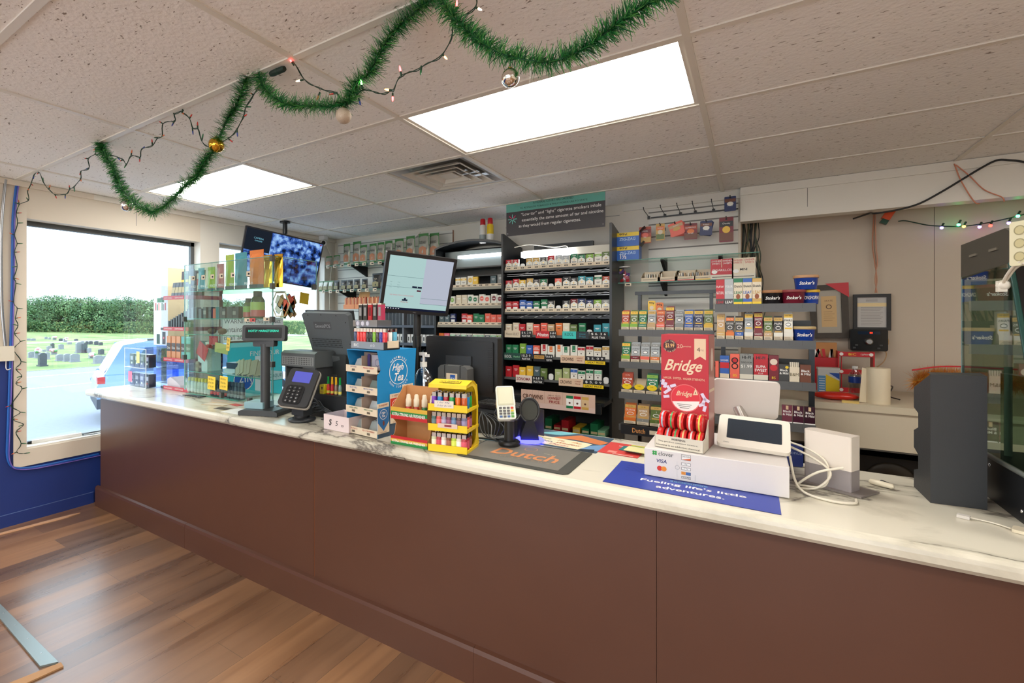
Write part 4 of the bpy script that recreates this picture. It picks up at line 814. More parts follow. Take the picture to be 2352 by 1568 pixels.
# radio on the wall
p = onY(1996, 781, 4.34); t = thing('wall_radio', 'small black radio with a silver dial mounted under the framed page', 'radio', (p.x, 4.34, p.z))
b = MB(); b.rbox(.20, .15, .09, .012, C(20, 22, 26, .2)); b.build('body', t, loc=(0, .05, 0))
b = MB(); b.T = RX(pi/2); b.lathe([(.024, 0), (.022, .02), (.015, .024)], steel, 20); b.build('dial', t, loc=(0, .005, -.01))
b = MB(); b.rect(-.06, .06, .04, .062, 0, C(26, 40, 60, .1)); b.text('88', .012, .051, .012, -.001, glow('radio_digits', (255, 60, 30), 2)); b.build('display', t, loc=(0, .004, 0))
b = MB()
for k in range(4): b.box(-.085+.012*(k//2)+.13*(k % 2), -.07+.012*(k//2)+.13*(k % 2), .0, .006, -.06+.02*(k//2), -.05+.02*(k//2), dgrey)
b.build('buttons', t)
# red lighter rack
p0 = onY(1925, 805, 4.22); p1 = onY(2006, 905, 4.22); w = p1.x-p0.x
t = thing('lighter_rack', 'empty red plastic lighter rack with curved brackets on the alcove counter', 'rack', ((p0.x+p1.x)/2, 4.2, ZA))
for k, z in enumerate((.0, .125, .245)):
    b = MB(); b.box(-w/2, w/2, 0, .10, z, z+.008, red); b.box(-w/2, w/2, -.004, 0, z, z+.032, red)
    for s_ in (-1, 1): b.disc(s_*w*.42, z+.016, .011, -.005, wht)
    if k == 2: b.text('BIC', -.02, z+.016, .016, -.006, C(250, 210, 60), w=.04); b.text('Lighter', .045, z+.016, .014, -.006, wht, sh=.3, maxw=.05)
    b.build('shelf', t)
for s_ in (-1, 1):
    MB().box(s_*w/2-.004, s_*w/2+.004, 0, .10, 0, .28, red).build('side_panel', t)
MB().box(-w*.42, -w*.40, .0, .02, 0, .25, red).build('post', t)
b = MB(); b.T = RY(-.2); b.box(-.06, .05, .02, .06, .14, .146, P_('grey')); b.box(-.05, .06, .03, .07, .155, .159, cream); b.build('papers', label='loose thin papers lying in the red lighter rack', cat='papers', loc=(t.location.x, 4.2, ZA+.0))
# cardboard box and red box with straws
p = onY(1902, 800, 4.2); t = thing('straw_box', 'red and brown cardboard box of straws and sachets beside the red rack', 'box', (.43, 4.22, ZA))
MB().box(-.075, .075, 0, .12, 0, .23, red, fr=red).build('red_box', t)
b = MB(); b.box(-.06, .085, .13, .19, 0, .33, card); b.build('cardboard', t)
b = MB()
for k in range(6): b.T = TR((-.05+.02*k, .04, .2))@RY(random.uniform(-.3, .3)); b.box(-.008, .008, 0, .003, 0, .09, random.choice([offw, red, wht, P_('brown')]))
b.T = Matrix.Identity(4); b.build('sachets', t)
# wipes tub
t = thing('wipes_tub', 'white, blue and yellow cleaning wipes tub on the alcove counter', 'tub', (.425, 3.98, ZA))
b = MB(); b.box(-.055, .055, -.035, .035, 0, .17, C(214, 214, 210, .35)); b.add([(-.015, -.0355, .01), (.055, -.0355, .01), (.055, -.0355, .10), (-.015, -.0355, .14)], [(0, 1, 2, 3)], yellow); b.add([(.0, -.036, .15), (.055, -.036, .11), (.055, -.036, .15)], [(0, 1, 2)], C(30, 80, 170)); b.rect(-.055, -.015, .02, .13, -.0356, C(90, 150, 200))
for k in range(6): b.rect(-.05, -.02, .03+.016*k, .034+.016*k, -.036, wht)
b.build('tub_body', t); MB().box(-.058, .058, -.038, .038, .17, .182, C(220, 220, 214, .35)).build('lid', t)
# bottle
t = thing('water_bottle', 'clear plastic water bottle with a blue label on the alcove counter', 'bottle', (.545, 3.86, ZA))
prof = [(.03, 0), (.032, .006)]+[(.032-.002*(k % 2), .012+.011*k) for k in range(8)]+[(.032, .10), (.032, .145), (.026, .165), (.013, .185), (.013, .195)]
MB().lathe(prof, pane('bottle_plastic', (226, 232, 232), .5), 20).build('bottle_body', t); MB().lathe([(.0328, .105), (.0328, .142)], C(36, 70, 160, .3), 20).build('label_band', t); MB().lathe([(.015, .193), (.015, .208)], white, 14).build('cap', t)
# towel roll
p = onY(2018, 928, 3.74); t = thing('paper_towel_roll', 'upright roll of off-white paper towel on the alcove counter', 'paper roll', (p.x, 3.76, ZA))
b = MB(); b.lathe([(.0555, 0), (.056, .002), (.056, .208), (.0555, .21), (.02, .21), (.018, .19)], C(226, 212, 184, .9), 28); b.build('roll', t)
b = MB(); b.add([(-.054, -.014, .0), (-.054, -.014, .205), (-.075, -.02, .21), (-.09, -.03, .005)], [(0, 1, 2, 3)], C(226, 212, 184, .9)); b.build('loose_sheet', t)
# red wet wipes pouch, yellow block
b = MB(); b.T = TR((.44, 3.78, ZA+.025))@Matrix.Diagonal((1, .42, .22, 1)); b.ball((0, 0, 0), .115, C(206, 40, 26, .25), 20, 10); b.T = Matrix.Identity(4)
b.build('red_pouch', label='shiny red flat pouch lying on the alcove counter', cat='pouch')
b = MB().box(-.04, .04, -.02, .02, 0, .012, C(220, 190, 110)); b.build('sponge_block', loc=(.50, 3.69, ZA), rot=-.1, label='small pale yellow pad at the front edge of alcove counter', cat='pad')
b = MB(); b.tube(cat_curve([(.70, 4.3, ZA+.006), (.78, 4.2, ZA+.06), (.73, 4.0, ZA+.02), (.76, 3.9, ZA+.012)]), .004, black); b.tube(cat_curve([(.66, 4.2, ZA+.006), (.70, 4.1, ZA+.006), (.75, 4.12, ZA+.006), (.72, 4.2, ZA+.006)]), .003, black)
b.build('power_cable', label='black cable lying beside the paper towel roll', cat='cable')
b = MB(); b.box(-.03, .03, 0, .05, 0, .09, black); b.box(-.02, .02, 0, .04, .09, .10, dgrey); b.build('power_adapter', loc=(.70, 4.36, ZA), label='black plug adapter standing behind the paper towel roll', cat='adapter')
# tinsel garland lying by the wall
b = MB(); random.seed(3); tin = [C(244, 170, 66, .3, .1), C(252, 214, 120, .25, .1), C(226, 130, 50, .35, .1)]
pts = cat_curve([(.88, 4.08, 1.01), (.98, 4.10, 1.03), (1.10, 4.12, 1.03), (1.35, 4.15, 1.02)], 24)
for p in pts:
    for k in range(70):
        d = Vector((random.gauss(0, .4), random.gauss(0, 1), random.gauss(0, 1))).normalized()*random.uniform(.06, .105); n_ = d.cross(Vector((1, .3, .2))).normalized()*.0025; q = p+Vector((random.uniform(-.015, .015), 0, 0))
        b.add([q-n_, q+n_, q+d], [(0, 1, 2)], tin[k % 3])
b.build('tinsel_garland', label='bundle of shiny orange tinsel garland behind the black box', cat='garland')
MB().tube(cat_curve([(.84, 4.02, 1.085), (1.0, 4.04, 1.115), (1.3, 4.08, 1.11)]), .005, red).build('red_ribbon', label='thin red ribbon along the top of the orange tinsel', cat='ribbon')
# ================= ON THE COUNTER =================
Z0 = ZC+.001
def W(px, py): return onZ(px, py, ZC)
# ---- clear two-tier case with small boxes at the far left ----
t = thing('acrylic_case', 'small clear two-tier acrylic case with pink note at counter left end', 'display case', (-4.04, 1.86, Z0))
b = MB(); h = .17; Hc = .30
b.box(-h, h, -.06, -.057, 0, Hc, acrylic).box(-h, -h+.003, -.057, .09, 0, Hc, acrylic).box(h-.003, h, -.057, .09, 0, Hc, acrylic).box(-h, h, -.057, .09, .15, .153, acrylic).box(-h, h, -.057, .09, 0, .003, acrylic)
for (x, y) in ((-h, -.06), (h-.004, -.06)): b.box(x, x+.004, y-.001, y+.003, 0, Hc, C(236, 240, 246, .2))
for z in (.0, .15, Hc-.003): b.box(-h, h, -.062, -.058, z, z+.004, C(236, 240, 246, .2))
b.build('case', t); MB().rect(-.10, -.04, .04, .12, -.064, C(240, 120, 150)).build('pink_note', t); MB().rect(.03, .08, .19, .28, -.064, C(226, 220, 140)).build('yellow_note', t)
for k in range(8):
    cc = [(90, 92, 130), (70, 74, 110), (120, 120, 160), (60, 60, 80)][k % 4]; z = .005 if k < 4 else .155
    b = MB(); b.box(-.033, .033, 0, .05, 0, .10, C(*cc, .3)); b.rect(-.02, .02, .05, .08, -.0006, C(200, 200, 220)); b.rect(-.012, .012, .02, .035, -.0006, C(190, 90, 70) if k == 3 else wht)
    b.build('vape_box', loc=(-4.04-.12+.08*(k % 4), 1.83, Z0+z), label='slate-blue vape box, %s on the %s tier of the acrylic case' % (ORD[k % 4], 'lower' if k < 4 else 'upper'), cat='vape', group='boxes in the acrylic case')
# ---- tall white vape carton ----
pa = onY(298, 700, 2.02); pb = onY(333, 700, 2.02)
zt = onY(330, 620, 2.02).z; zb = onY(330, 790, 2.02).z
t = thing('display_tower', 'tall white and cream vape display tower with small product picture, near window', 'display', (-4.215, 2.02, Z0))
w_ = .225; b = MB(); b.box(0, w_, 0, .16, zb-Z0, zt-Z0, C(226, 226, 230, .4), side=C(234, 214, 176, .5)); b.build('upper_box', t)
b = MB(); y = -.001
b.rect(.03, .2, .60, .70, y, C(236, 232, 236))
for k in range(7): b.rect(.03+.025*k, .045+.025*k, .60, .66-.01*(k % 2), y-.0005, P_(['red', 'green', 'coral', 'white', 'green', 'grey', 'red'][k]))
b.rect(.06, .17, .665, .70, y-.0005, C(60, 120, 80)); b.rect(.05, .10, zb-Z0+.01, zb-Z0+.09, y, C(40, 70, 56)); b.rect(.14, .19, zb-Z0+.01, zb-Z0+.11, y, C(60, 56, 66)); b.disc(.165, zb-Z0+.06, .01, y-.001, P_('pink')); b.build('picture', t)
b = MB(); b.box(0, w_+.0, .02, .16, 0, zb-Z0, pane('blue_tinted_acrylic', (214, 226, 250), .3)); b.build('lower_box', t)
b = MB(); b.box(.0, .385, 0, .002, .02, .30, pane('blue_sheet', (196, 212, 250), .5)); b.text('MR FOG', .23, .255, .05, -.001, C(40, 40, 48), w=.3); b.text('Enjoy to the last puff', .2, .17, .022, -.001, C(40, 60, 90), w=.34, sh=.2)
b.build('name_sheet', t)
# ---- red-lipped clear vape rack ----
RX0, RX1, KY = -3.80, -3.415, 1.875
t = thing('vape_display_rack', 'clear vape display rack with four red lettered shelf strips', 'display rack', (0, 0, Z0))
b = MB(); b.box(RX0, RX0+.004, KY, KY+.26, 0, .78, acrylic); b.box(RX1-.004, RX1, KY, KY+.26, 0, .78, acrylic); b.box(RX0, RX1, KY+.255, KY+.26, 0, .78, acrylic); b.build('side_panels', t)
zr = [.012, .225, .455, .685]
for z in zr:
    b = MB(); b.box(RX0+.004, RX1-.004, KY, KY+.25, z-.004, z, acrylic); b.box(RX0+.04, RX1, KY-.004, KY-.001, z-.012, z+.016, C(196, 40, 62, .35)); b.box(RX0, RX0+.04, KY-.004, KY-.001, z-.01, z+.008, C(60, 56, 66, .3))
    for k in range(2): b.text('DISPOSABLE', RX0+.11+.15*k, z+.002, .011, KY-.005, wht, w=.11)
    b.box(RX1, RX1+.003, KY, KY+.25, z-.012, z+.016, C(150, 60, 76, .35))
    b.build('shelf', t)
def stick(x, y, z, w, h, d, c, lab, cat_='vape', nm='vape_box', band=None, lean=0, grp='vapes on the clear red-lipped rack', word=None):
    b = MB(); b.T = RX(lean); b.box(-w/2, w/2, 0, d, 0, h, c)
    if band: b.rect(-w/2, w/2, h*.35, h*.7, -.0006, band)
    if word: b.text(word, 0, h*.5, h*.12, -.0012, wht, maxw=w*.8)
    b.T = Matrix.Identity(4); return b.build(nm, loc=(x, y, z), label=lab, cat=cat_, group=grp)
for k in range(9):
    hh = .06+.012*min(k, 6) if k < 7 else .05
    stick(RX0+.05+.036*k, KY+.03, Z0+zr[2], .024, hh, .02, C(52, 52, 60, .3), 'dark upright vape stick, %s from left on the third strip up' % ORD[k])
for k in range(5): stick(RX0+.05+.068*k, KY+.03, Z0+zr[1]+.0, .056, .175, .03, C(214, 150, 104, .4) if k < 3 else C(90, 176, 176, .35), '%s vape carton, %s on the second strip up' % ('tan' if k < 3 else 'teal', ORD[k]), band=C(70, 58, 60, .4), word='Orion')
for k in range(6):
    stick(RX0+.10+.046*k, KY+.03, Z0+zr[3], .042, .12, .02, C(40, 38, 36, .3), 'black and yellow pouch, %s on the top strip front row' % ORD[k], band=C(190, 180, 130), lean=-.15, nm='snack_pouch', cat_='pouch')
    stick(RX0+.05+.05*k, KY+.13, Z0+zr[3], .044, .215, .02, C(36, 64, 44, .3) if k % 3 else C(60, 40, 36), 'dark pouch with yellow top, %s on the top strip back row' % ORD[k], band=C(236, 204, 40), lean=-.05, nm='snack_pouch', cat_='pouch')
for k in range(3): stick(RX0+.25+.04*k, KY+.05, Z0+zr[0]+.001, .03, .07, .02, C(216, 220, 214, .3), 'white carded vape, %s on the lowest strip' % ORD[k], band=C(150, 180, 120))
b = MB(); b.prism([(-.09, 0), (.10, 0), (.09, .02), (.03, .05), (-.05, .075), (-.09, .06)], 0, .10, C(226, 220, 226, .5)); b.build('crumpled_bag', loc=(RX0+.12, KY+.03, Z0+zr[0]+.001), label='crumpled white bag at the left of the lowest strip', cat='bag')
# ---- glass cube display ----
GX0, GX1, GY0, GY1 = -3.40, -2.43, 1.835, 2.175
t = thing('glass_display', 'open glass cube display with clip connectors on the counter left half', 'display case', (0, 0, 0))
zg = [.878, 1.035, 1.295, 1.405, 1.595]
MB().box(GX0, GX1, GY0, GY0+.005, .90, 1.78, pane('front_glass', (236, 248, 246), .2)).build('front_pane', t)
MB().box(GX1, GX1+.005, GY0, GY1, 1.60, 1.78, pane('side_glass', (216, 230, 236), .4)).build('side_pane', t)
MB().box(GX0-.005, GX0, GY0, GY1, .90, 1.78, glass).build('side_pane', t)
e_ = C(120, 170, 160, .15); b = MB()
for x in (GX0, GX1): b.box(x-.002, x+.002, GY0-.001, GY0+.006, .90, 1.78, e_)
b.box(GX0, GX1, GY0-.001, GY0+.006, 1.778, 1.782, e_).box(GX1, GX1+.005, GY0, GY1, 1.778, 1.782, e_).box(GX1, GX1+.005, GY1-.004, GY1, 1.6, 1.78, e_); b.build('edge_trim', t)
for k, z in enumerate(zg): MB().box(GX0+.001, (GX1-.001 if k else GX1-.35), GY0+.007, GY1, z-.005, z, shelfglass, fr=C(60, 150, 130, .2)).build('shelf', t)
for (x, y, z) in [(GX1, GY0, z) for z in (1.765, 1.60, 1.40, 1.33, 1.13)]+[(GX0, GY0, 1.40), (GX0, GY0, 1.13)]+[(GX1, GY1-.02, 1.61)]+[(GX0+.45, GY0, .90), (GX0+.75, GY0, .892)]:
    MB().box(-.011, .011, -.012, .012, -.017, .017, C(92, 92, 88, .4, .3)).build('connector', t, loc=(x, y, z))
teal_ = C(70, 150, 164, .3); lim = C(170, 190, 70, .3); pin = C(206, 120, 120, .3); org = C(236, 130, 60, .3); gld = C(206, 176, 84, .25, .3)
def KP(px, w, h, c, word, lab, foot=C(66, 92, 96, .3), y=GY0+.055):
    p = onY(px, 640, y); bag(p.x, y, 1.5955, w, h, c, c, '', lab, grp='bright pouches in the glass display', foot=foot)
    return p.x
for k, (px, w, h, c, nm) in enumerate(((463, .075, .165, teal_, 'small teal'), (486, .085, .165, lim, 'small lime'), (507, .08, .18, pin, 'rosy red'), (528, .09, .235, lim, 'tall lime'), (554, .125, .24, teal_, 'large teal'), (590, .14, .245, org, 'large orange'))):
    x = KP(px, w, h, c, '', '%s stand-up pouch on the top shelf of glass display' % nm)
    MB().text('MENG D', 0, 0, .016, 0, C(214, 232, 226), maxw=w*.8).box(-.02, .02, -.002, -.0005, .045, .075, cream).rect(-.004, .014, .053, .065, -.0025, ink).build('price_card', loc=(x, GY0-.004, 1.625), label='small cream price card taped in front of the %s pouch' % nm, cat='price card', group='price cards on the glass display')
for px, nm, y in ((616, 'left', GY0+.03), (640, 'right', GY0+.04)):
    p = onY(px, 640, y); bag(p.x, y, 1.5955, .08, .20, gold, gold, '', 'crinkled gold foil pouch, %s one at the glass corner' % nm)
for k in range(3): stick(onY(436+9*k, 640, GY0+.06).x, GY0+.06, 1.5955, .022, .17-.02*k, .03, [C(80, 90, 110), C(60, 60, 70), C(220, 200, 180)][k], '%s thin box at the left end of the glass top shelf' % ['blue-grey', 'dark', 'cream striped'][k], nm='thin_box', cat_='box', grp=None, band=[C(230, 210, 120), C(90, 90, 110), C(200, 80, 70)][k])
# shelf at 1.405: small dark tins, jars, green bottles, octagonal jar
for k, px in enumerate((432, 441, 450, 459, 470, 482, 492, 499, 507, 514, 524, 530, 538, 544)):
    x = onY(px, 700, GY0+.05).x; cc = (232, 100, 60) if k == 6 else ((60, 120, 120) if k == 7 else (66, 72, 72))
    stick(x, GY0+.05, 1.4055, .034, .078 if k % 3 else .068, .03, C(*cc, .35), '%s small box, %s along the middle glass shelf' % ('orange' if k == 6 else 'teal' if k == 7 else 'dark', ORD[k]), nm='small_box', cat_='box', grp='small boxes on the middle glass shelf', band=C(150, 150, 140) if k in (4, 9, 12) else None)
for px, s_, cc, lb_, nm in ((571, .75, (90, 110, 70), (150, 180, 90), 'smaller'), (592, 1.0, (70, 90, 60), (176, 190, 96), 'larger')):
    y = GY0+.09; x = onY(px, 700, y).x
    t2 = thing('supplement_bottle', '%s dark green supplement bottle with lime label on glass shelf' % nm, 'bottle', (x, y, 1.4055))
    MB().lathe([(.036*s_, 0), (.044*s_, .006), (.044*s_, .115*s_), (.03*s_, .14*s_)], C(*cc, .25), 18).build('bottle_body', t2); MB().lathe([(.0447*s_, .03*s_), (.0447*s_, .105*s_)], C(*lb_, .35), 18).lathe([(.0452*s_, .012*s_), (.0452*s_, .055*s_)], C(200, 96, 90, .35), 18).build('label_band', t2); MB().lathe([(.026*s_, .138*s_), (.027*s_, .142*s_), (.027*s_, .172*s_), (.024*s_, .176*s_)], C(60, 72, 60, .4), 18).build('cap', t2)
y = 2.04; x = onY(660, 700, y).x-.01; t2 = thing('hexagon_jar', 'clear six-sided jar full of orange and blue packets on the glass shelf', 'jar', (x, y, 1.4055))
b = MB(); b.T = TR((0, -.045, .09)); pts = [(.09*cos(pi/3*k), .09*sin(pi/3*k)) for k in range(6)]; pts2 = [(p[0], p[1]*.98) for p in pts]
n6 = 6; vs = [(p[0], 0, p[1]) for p in pts2]+[(p[0], .09, p[1]) for p in pts2]; b.add(vs, [(k, (k+1) % 6, 6+(k+1) % 6, 6+k) for k in range(6)], pane('jar_glass', (222, 230, 226), .6)); b.tube([vs[k] for k in (0, 1, 2, 3, 4, 5, 0)], .004, C(214, 190, 150, .2)); b.build('jar_body', t2)
b = MB(); b.box(-.045, .045, -.08, -.04, .168, .174, white); b.build('lid', t2)
b = MB(); random.seed(5)
for k in range(34): zq = .025+.0032*k; b.T = TR((random.uniform(-.055, .06)*(1-abs(zq-.09)*4), -.038+.016*(k % 5), zq))@RY(random.uniform(-.9, .9)); b.rbox(.034, .058, .003, .003, P_(random.choice(['orange', 'sky', 'coral', 'tan', 'blue', 'olive', 'white'])))
b.T = Matrix.Identity(4); b.build('packets', t2)
for k, px in enumerate((568, 580, 612)):
    MB().box(-.028, .028, 0, .001, 0, .022, C(214, 90, 84) if k == 1 else cream).rect(-.002, .018, .006, .015, -.0006, ink).build('price_card', loc=(onY(px, 740, GY0-.002).x, GY0-.003, 1.385+.006*(k == 2)), label='%s price card at the green bottles on the middle glass shelf' % ['cream', 'red', 'tilted cream'][k], cat='price card')
# shelf 1.295: two crystals / brown lumps, grey books
for k, px in enumerate((487, 511)):
    b = MB(); random.seed(k); b.T = TR((0, 0, .022))@Matrix.Diagonal((1.3, 1, .8, 1)); b.ball((0, 0, 0), .027, C(104, 84, 66, .8), 9, 5); b.build('pipe_stone', loc=(onY(px, 760, GY0+.06).x, GY0+.06, 1.2955), label='small brown carved lump, %s one on the lower glass shelf' % ('left', 'right')[k], cat='ornament')
stick(onY(476, 790, GY0+.12).x, GY0+.12, 1.04, .18, .20, .04, C(86, 112, 108, .4), 'grey-green box behind the lower glass shelves', nm='carton', cat_='box', grp=None)
stick(onY(492, 770, GY0+.05).x, GY0+.04, 1.225, .09, .06, .01, C(200, 40, 50), 'red card hanging under the lumps in the glass display', nm='card', cat_='card', grp=None)
for cc, px, py, r_, w, h, lb_ in (((206, 40, 50), 463, 806, .5, .12, .10, 'red tilted card behind the glass pane'), ((204, 196, 110), 507, 800, .1, .15, .065, 'folded yellow-green note behind the glass pane'), ((232, 200, 80), 532, 790, .15, .035, .085, 'narrow yellow price note with writing on the glass pane')):
    p = onY(px, py, GY0+.02); b = MB(); b.T = RY(r_); b.rbox(w, h, .002, .004, C(*cc, .5))
    if 'writing' in lb_:
        for k, s_ in enumerate(('7OH', '2pk', '$19')): b.text(s_, 0, .025-.024*k, .014, -.0018, ink, w=.022, sh=.2)
    b.T = Matrix.Identity(4); b.build('paper_note', loc=(p.x, GY0+.025 if px != 532 else GY0-.004, p.z), label=lb_, cat='note')
# shelf 1.035: white jar with wrapped sticks, boxes, brown pouches
t2 = thing('square_jar', 'white square jar of candy-wrapped sticks on the glass display', 'jar', (onY(481, 840, GY0+.1).x, GY0+.10, 1.0355))
MB().box(-.058, .058, -.05, .05, 0, .13, C(214, 226, 224, .3), fr=C(210, 222, 222, .25)).box(-.035, .035, -.03, .03, .13, .15, C(214, 226, 224, .3)).build('jar_body', t2)
b = MB()
for k in range(7): a = -.7+.23*k; b.T = TR((.02*a, 0, .13))@RY(a*.6); b.tube([(0, 0, 0), (0, 0, .075)], .005, wht, 6); b.tube([(0, 0, .03), (0, 0, .055)], .0056, red, 6)
b.T = Matrix.Identity(4); b.build('sticks', t2)
for k in range(4): stick(onY(452+5*k, 850, GY0+.04).x, GY0+.04+.01*k, 1.0355, .03, .065-.008*k, .04, C(176, 160, 140, .5), 'tan matchbook stack, %s beside the white jar' % ORD[k], nm='match_box', cat_='box', grp='tan boxes beside the white jar', band=C(150, 130, 110))
b = MB(); b.box(-.07, .05, 0, .12, 0, .004, white); b.box(-.05, .07, .02, .1, .03, .07, C(54, 66, 80, .3)); b.box(-.06, .06, .01, .12, .004, .03, C(210, 216, 222)); b.build('book_stack', loc=(onY(530, 850, GY0+.08).x, GY0+.06, 1.0355), label='dark box lying on white papers beside the white jar', cat='box')
for k in range(8): 
    px = 545+7*k; b = MB(); b.T = RY(-.5+.07*k)@RX(-.3); b.prism([(0, 0), (.012, 0), (.016, .09), (.004, .10)], -.026, .026, C(196-5*k, 178-6*k, 150-6*k, .6), 'x'); b.build('brown_pouch', loc=(onY(px, 860, GY0+.06).x, GY0+.06, 1.037+.006*(k % 2)), label='leaning brown paper pouch, %s in the row on the low glass shelf' % ORD[k], cat='pouch', group='brown paper pouches on the low glass shelf')
# bottom row of vials
for k in range(17):
    px = 436+7.6*k; y = GY0+.05; x = onY(px, 905, y).x
    t2 = thing('liquid_vial', '%s vial, %s from left on the bottom row of the glass display' % ('yellow-capped clear' if k < 7 else ('dark red-footed' if k < 12 else 'dark grey'), ORD[k]), 'vial', (x, y, .879), group='vials on the bottom row')
    c = C(196, 204, 190, .2) if k < 7 else C(66, 76, 82, .2)
    MB().lathe([(.015, 0), (.016, .002), (.016, .07), (.010, .08)], c, 12).lathe([(.0165, .008), (.0165, .028)], (C(206, 210, 200) if k < 7 else (red if k < 12 else C(130, 138, 142))), 12).build('vial_body', t2)
    MB().lathe([(.011, .08), (.012, .082), (.011, .105)], (C(222, 200, 60) if k < 7 else C(90, 98, 104)), 12).build('cap', t2)
for px, nm, ln in ((481, 'left', ('10k Box', '$ 4.99', '2 9.99')), (509, 'right', ('10k Box', '7 Row Box', '2-9.99'))):
    p = onY(px, 880, GY0-.02); b = MB(); b.T = RY(.06); b.rbox(.088, .088, .001, .002, C(244, 208, 66, .6))
    for k, s_ in enumerate(ln): b.text(s_, -.005, .026-.025*k, .013, -.001, C(90, 70, 30), w=.06, sh=.3)
    b.T = Matrix.Identity(4); b.build('sticky_note', loc=(p.x, GY0-.006, p.z), label='%s of two yellow handwritten price notes on the glass display' % nm, cat='note')
b = MB(); b.rbox(.13, .13, .002, .004, C(240, 200, 30, .5)); b.build('sticky_note', loc=onX(699, 685, -4.362), rot=(0, .12, pi/2), label='yellow sticky note on the corner window glass', cat='note')
# flat things lying before the glass display
def sheet(px, py, w, d, c, lab, rz=0, th=.0012, nm='paper', z=Z0, extra=None, cat_='paper'):
    p = W(px, py); b = MB(); b.box(-w/2, w/2, -d/2, d/2, 0, th, c); extra and extra(b); return b.build(nm, loc=(p.x, p.y, z), rot=rz, label=lab, cat=cat_)
sheet(500, 928, .17, .09, C(214, 190, 150), 'tan and white leaflet lying in front of the glass display', .25, extra=lambda b: b.flat(-.08, .08, -.04, .02, .0016, offw))
sheet(508, 919, .11, .05, C(214, 196, 176), 'small folded tan card beside the glass display foot', .3)
sheet(543, 930, .09, .045, C(206, 96, 90), 'small red printed card in front of the glass display', -.05)
sheet(512, 938, .10, .05, C(70, 66, 66), 'small dark card near the counter front edge', .1)
sheet(548, 945, .16, .12, C(236, 236, 232), 'white sheet lying under the customer display base', .05)
b = MB()
for k in range(6): b.tube(cat_curve([(-.12+.03*k, -.01, .005), (-.03+.02*k, .02, .008), (.08, -.01+.01*k, .006)]), .0035, C(44, 50, 48), 5)
b.build('tangled_cord', loc=(W(445, 912).x, W(445, 912).y, Z0), label='tangled dark cord on the counter before the glass display', cat='cord')
# ---- customer pole display ----
p = W(612, 950); t = thing('pole_display', 'dark grey customer pole display with a slanted screen showing green letters', 'pole display', (p.x-.01, p.y, Z0), .35)
b = MB(); b.prism([(-.12, 0), (.12, 0), (.12, .02), (.10, .03), (-.10, .03), (-.12, .02)], -.075, .10, dgrey); b.build('base', t)
hz = onY(612, 765, p.y).z-Z0; MB().cyl(0, 0, .03, hz-.06, .026, dgrey, 18).build('pole', t); MB().rbox(.13, .04, .04, .01, dgrey).build('neck', t, loc=(0, 0, hz-.055))
b = MB(); b.T = RX(-.12); b.rbox(.235, .088, .055, .012, C(52, 54, 54, .45)); b.rbox(.20, .06, .058, .006, C(12, 20, 20, .15)); b.text('HOTSY MARKETEFERNI', -.0, .010, .012, -.0300, glow('vfd_green', (60, 220, 180), 1.3), w=.165); b.build('screen_head', t, loc=(0, 0, hz), rot=(0, 0, .25))
b = MB(); b.box(-.06, .06, -.05, .05, 0, .035, C(140, 176, 184, .5), top=C(156, 190, 196)); b.build('note_pad', loc=(W(598, 948).x-.01, W(598, 948).y-.0, Z0+.031), rot=.3, label='small blue-grey pad of notes on the pole display base', cat='note pad')
# ---- pin pad ----
p = W(683, 968); t = thing('pin_pad', 'black signature pin pad with a violet screen on a short stand', 'card terminal', (p.x, p.y+.03, Z0))
MB().lathe([(.068, 0), (.07, .004), (.07, .012), (.05, .018)], C(40, 42, 44, .4), 26).cyl(0, 0, .015, .03, .04, black).box(-.045, .045, -.03, .03, .03, .10, C(40, 42, 44, .4)).build('stand', t)
pt = MB(); pt.rbox(.165, .215, .03, .02, C(50, 52, 54, .4)); hd = pt.build('head', t, loc=(0, -.015, .17), rot=(-.62, .08, .38))
b = MB(); b.rbox(.172, .222, .012, .022, C(176, 168, 156, .35)); b.build('bumper', hd, loc=(0, .008, 0))
b = MB(); b.rbox(.098, .062, .002, .003, glow('pinpad_screen', (110, 112, 214), .6)); b.build('screen', hd, loc=(.0, -.016, .058))
b = MB(); b.rbox(.10, .105, .004, .02, C(26, 28, 30, .3)); b.build('key_well', hd, loc=(-.012, -.016, -.045))
b = MB()
for r_ in range(5):
    for c_ in range(3): b.T = TR((-.04+.026*c_, -.02, -.008-.019*r_)); b.rbox(.019, .012, .004, .004, C(44, 46, 48, .4)); b.text('123456789*0#xo='[r_*3+c_], 0, 0, .006, -.0025, wht)
b.T = Matrix.Identity(4); b.build('keys', hd)
# ---- POS terminal: hooded printer bay, touch screen turned away ----
y0 = 1.86; xa = onY(655, 850, y0).x; xb = onY(727, 850, y0).x; zt = onY(690, 806, y0).z-Z0
t = thing('cash_register', 'grey register with vented hood, open cable bay and touch screen seen from behind', 'cash register', ((xa+xb)/2, y0, Z0))
hw = (xb-xa)/2
b = MB(); b.box(-hw, -hw+.012, 0, .3, 0, zt-.02, mgrey); b.box(hw-.012, hw, 0, .3, 0, zt-.03, dgrey); b.box(-hw, hw, .12, .3, 0, zt-.05, C(128, 130, 130)); b.box(-hw, hw, 0, .1, 0, .05, dgrey); b.build('housing', t)
b = MB(); b.prism([(-.02, zt-.09), (.12, zt-.09), (.3, zt-.12), (.32, zt-.10), (.12, zt), (0, zt), (-.02, zt-.012)][::1], -hw-.01, hw+.008, C(84, 88, 88, .45), 'x'); b.rect(-hw, hw, zt-.08, zt-.03, -.021, C(132, 134, 132, .5))
for r_ in range(4):
    for c_ in range(18): x = -hw+.012+c_*(2*hw-.024)/17.5; b.rect(x, x+.006, zt-.075+.011*r_, zt-.069+.011*r_, -.022, ink)
b.build('vented_hood', t)
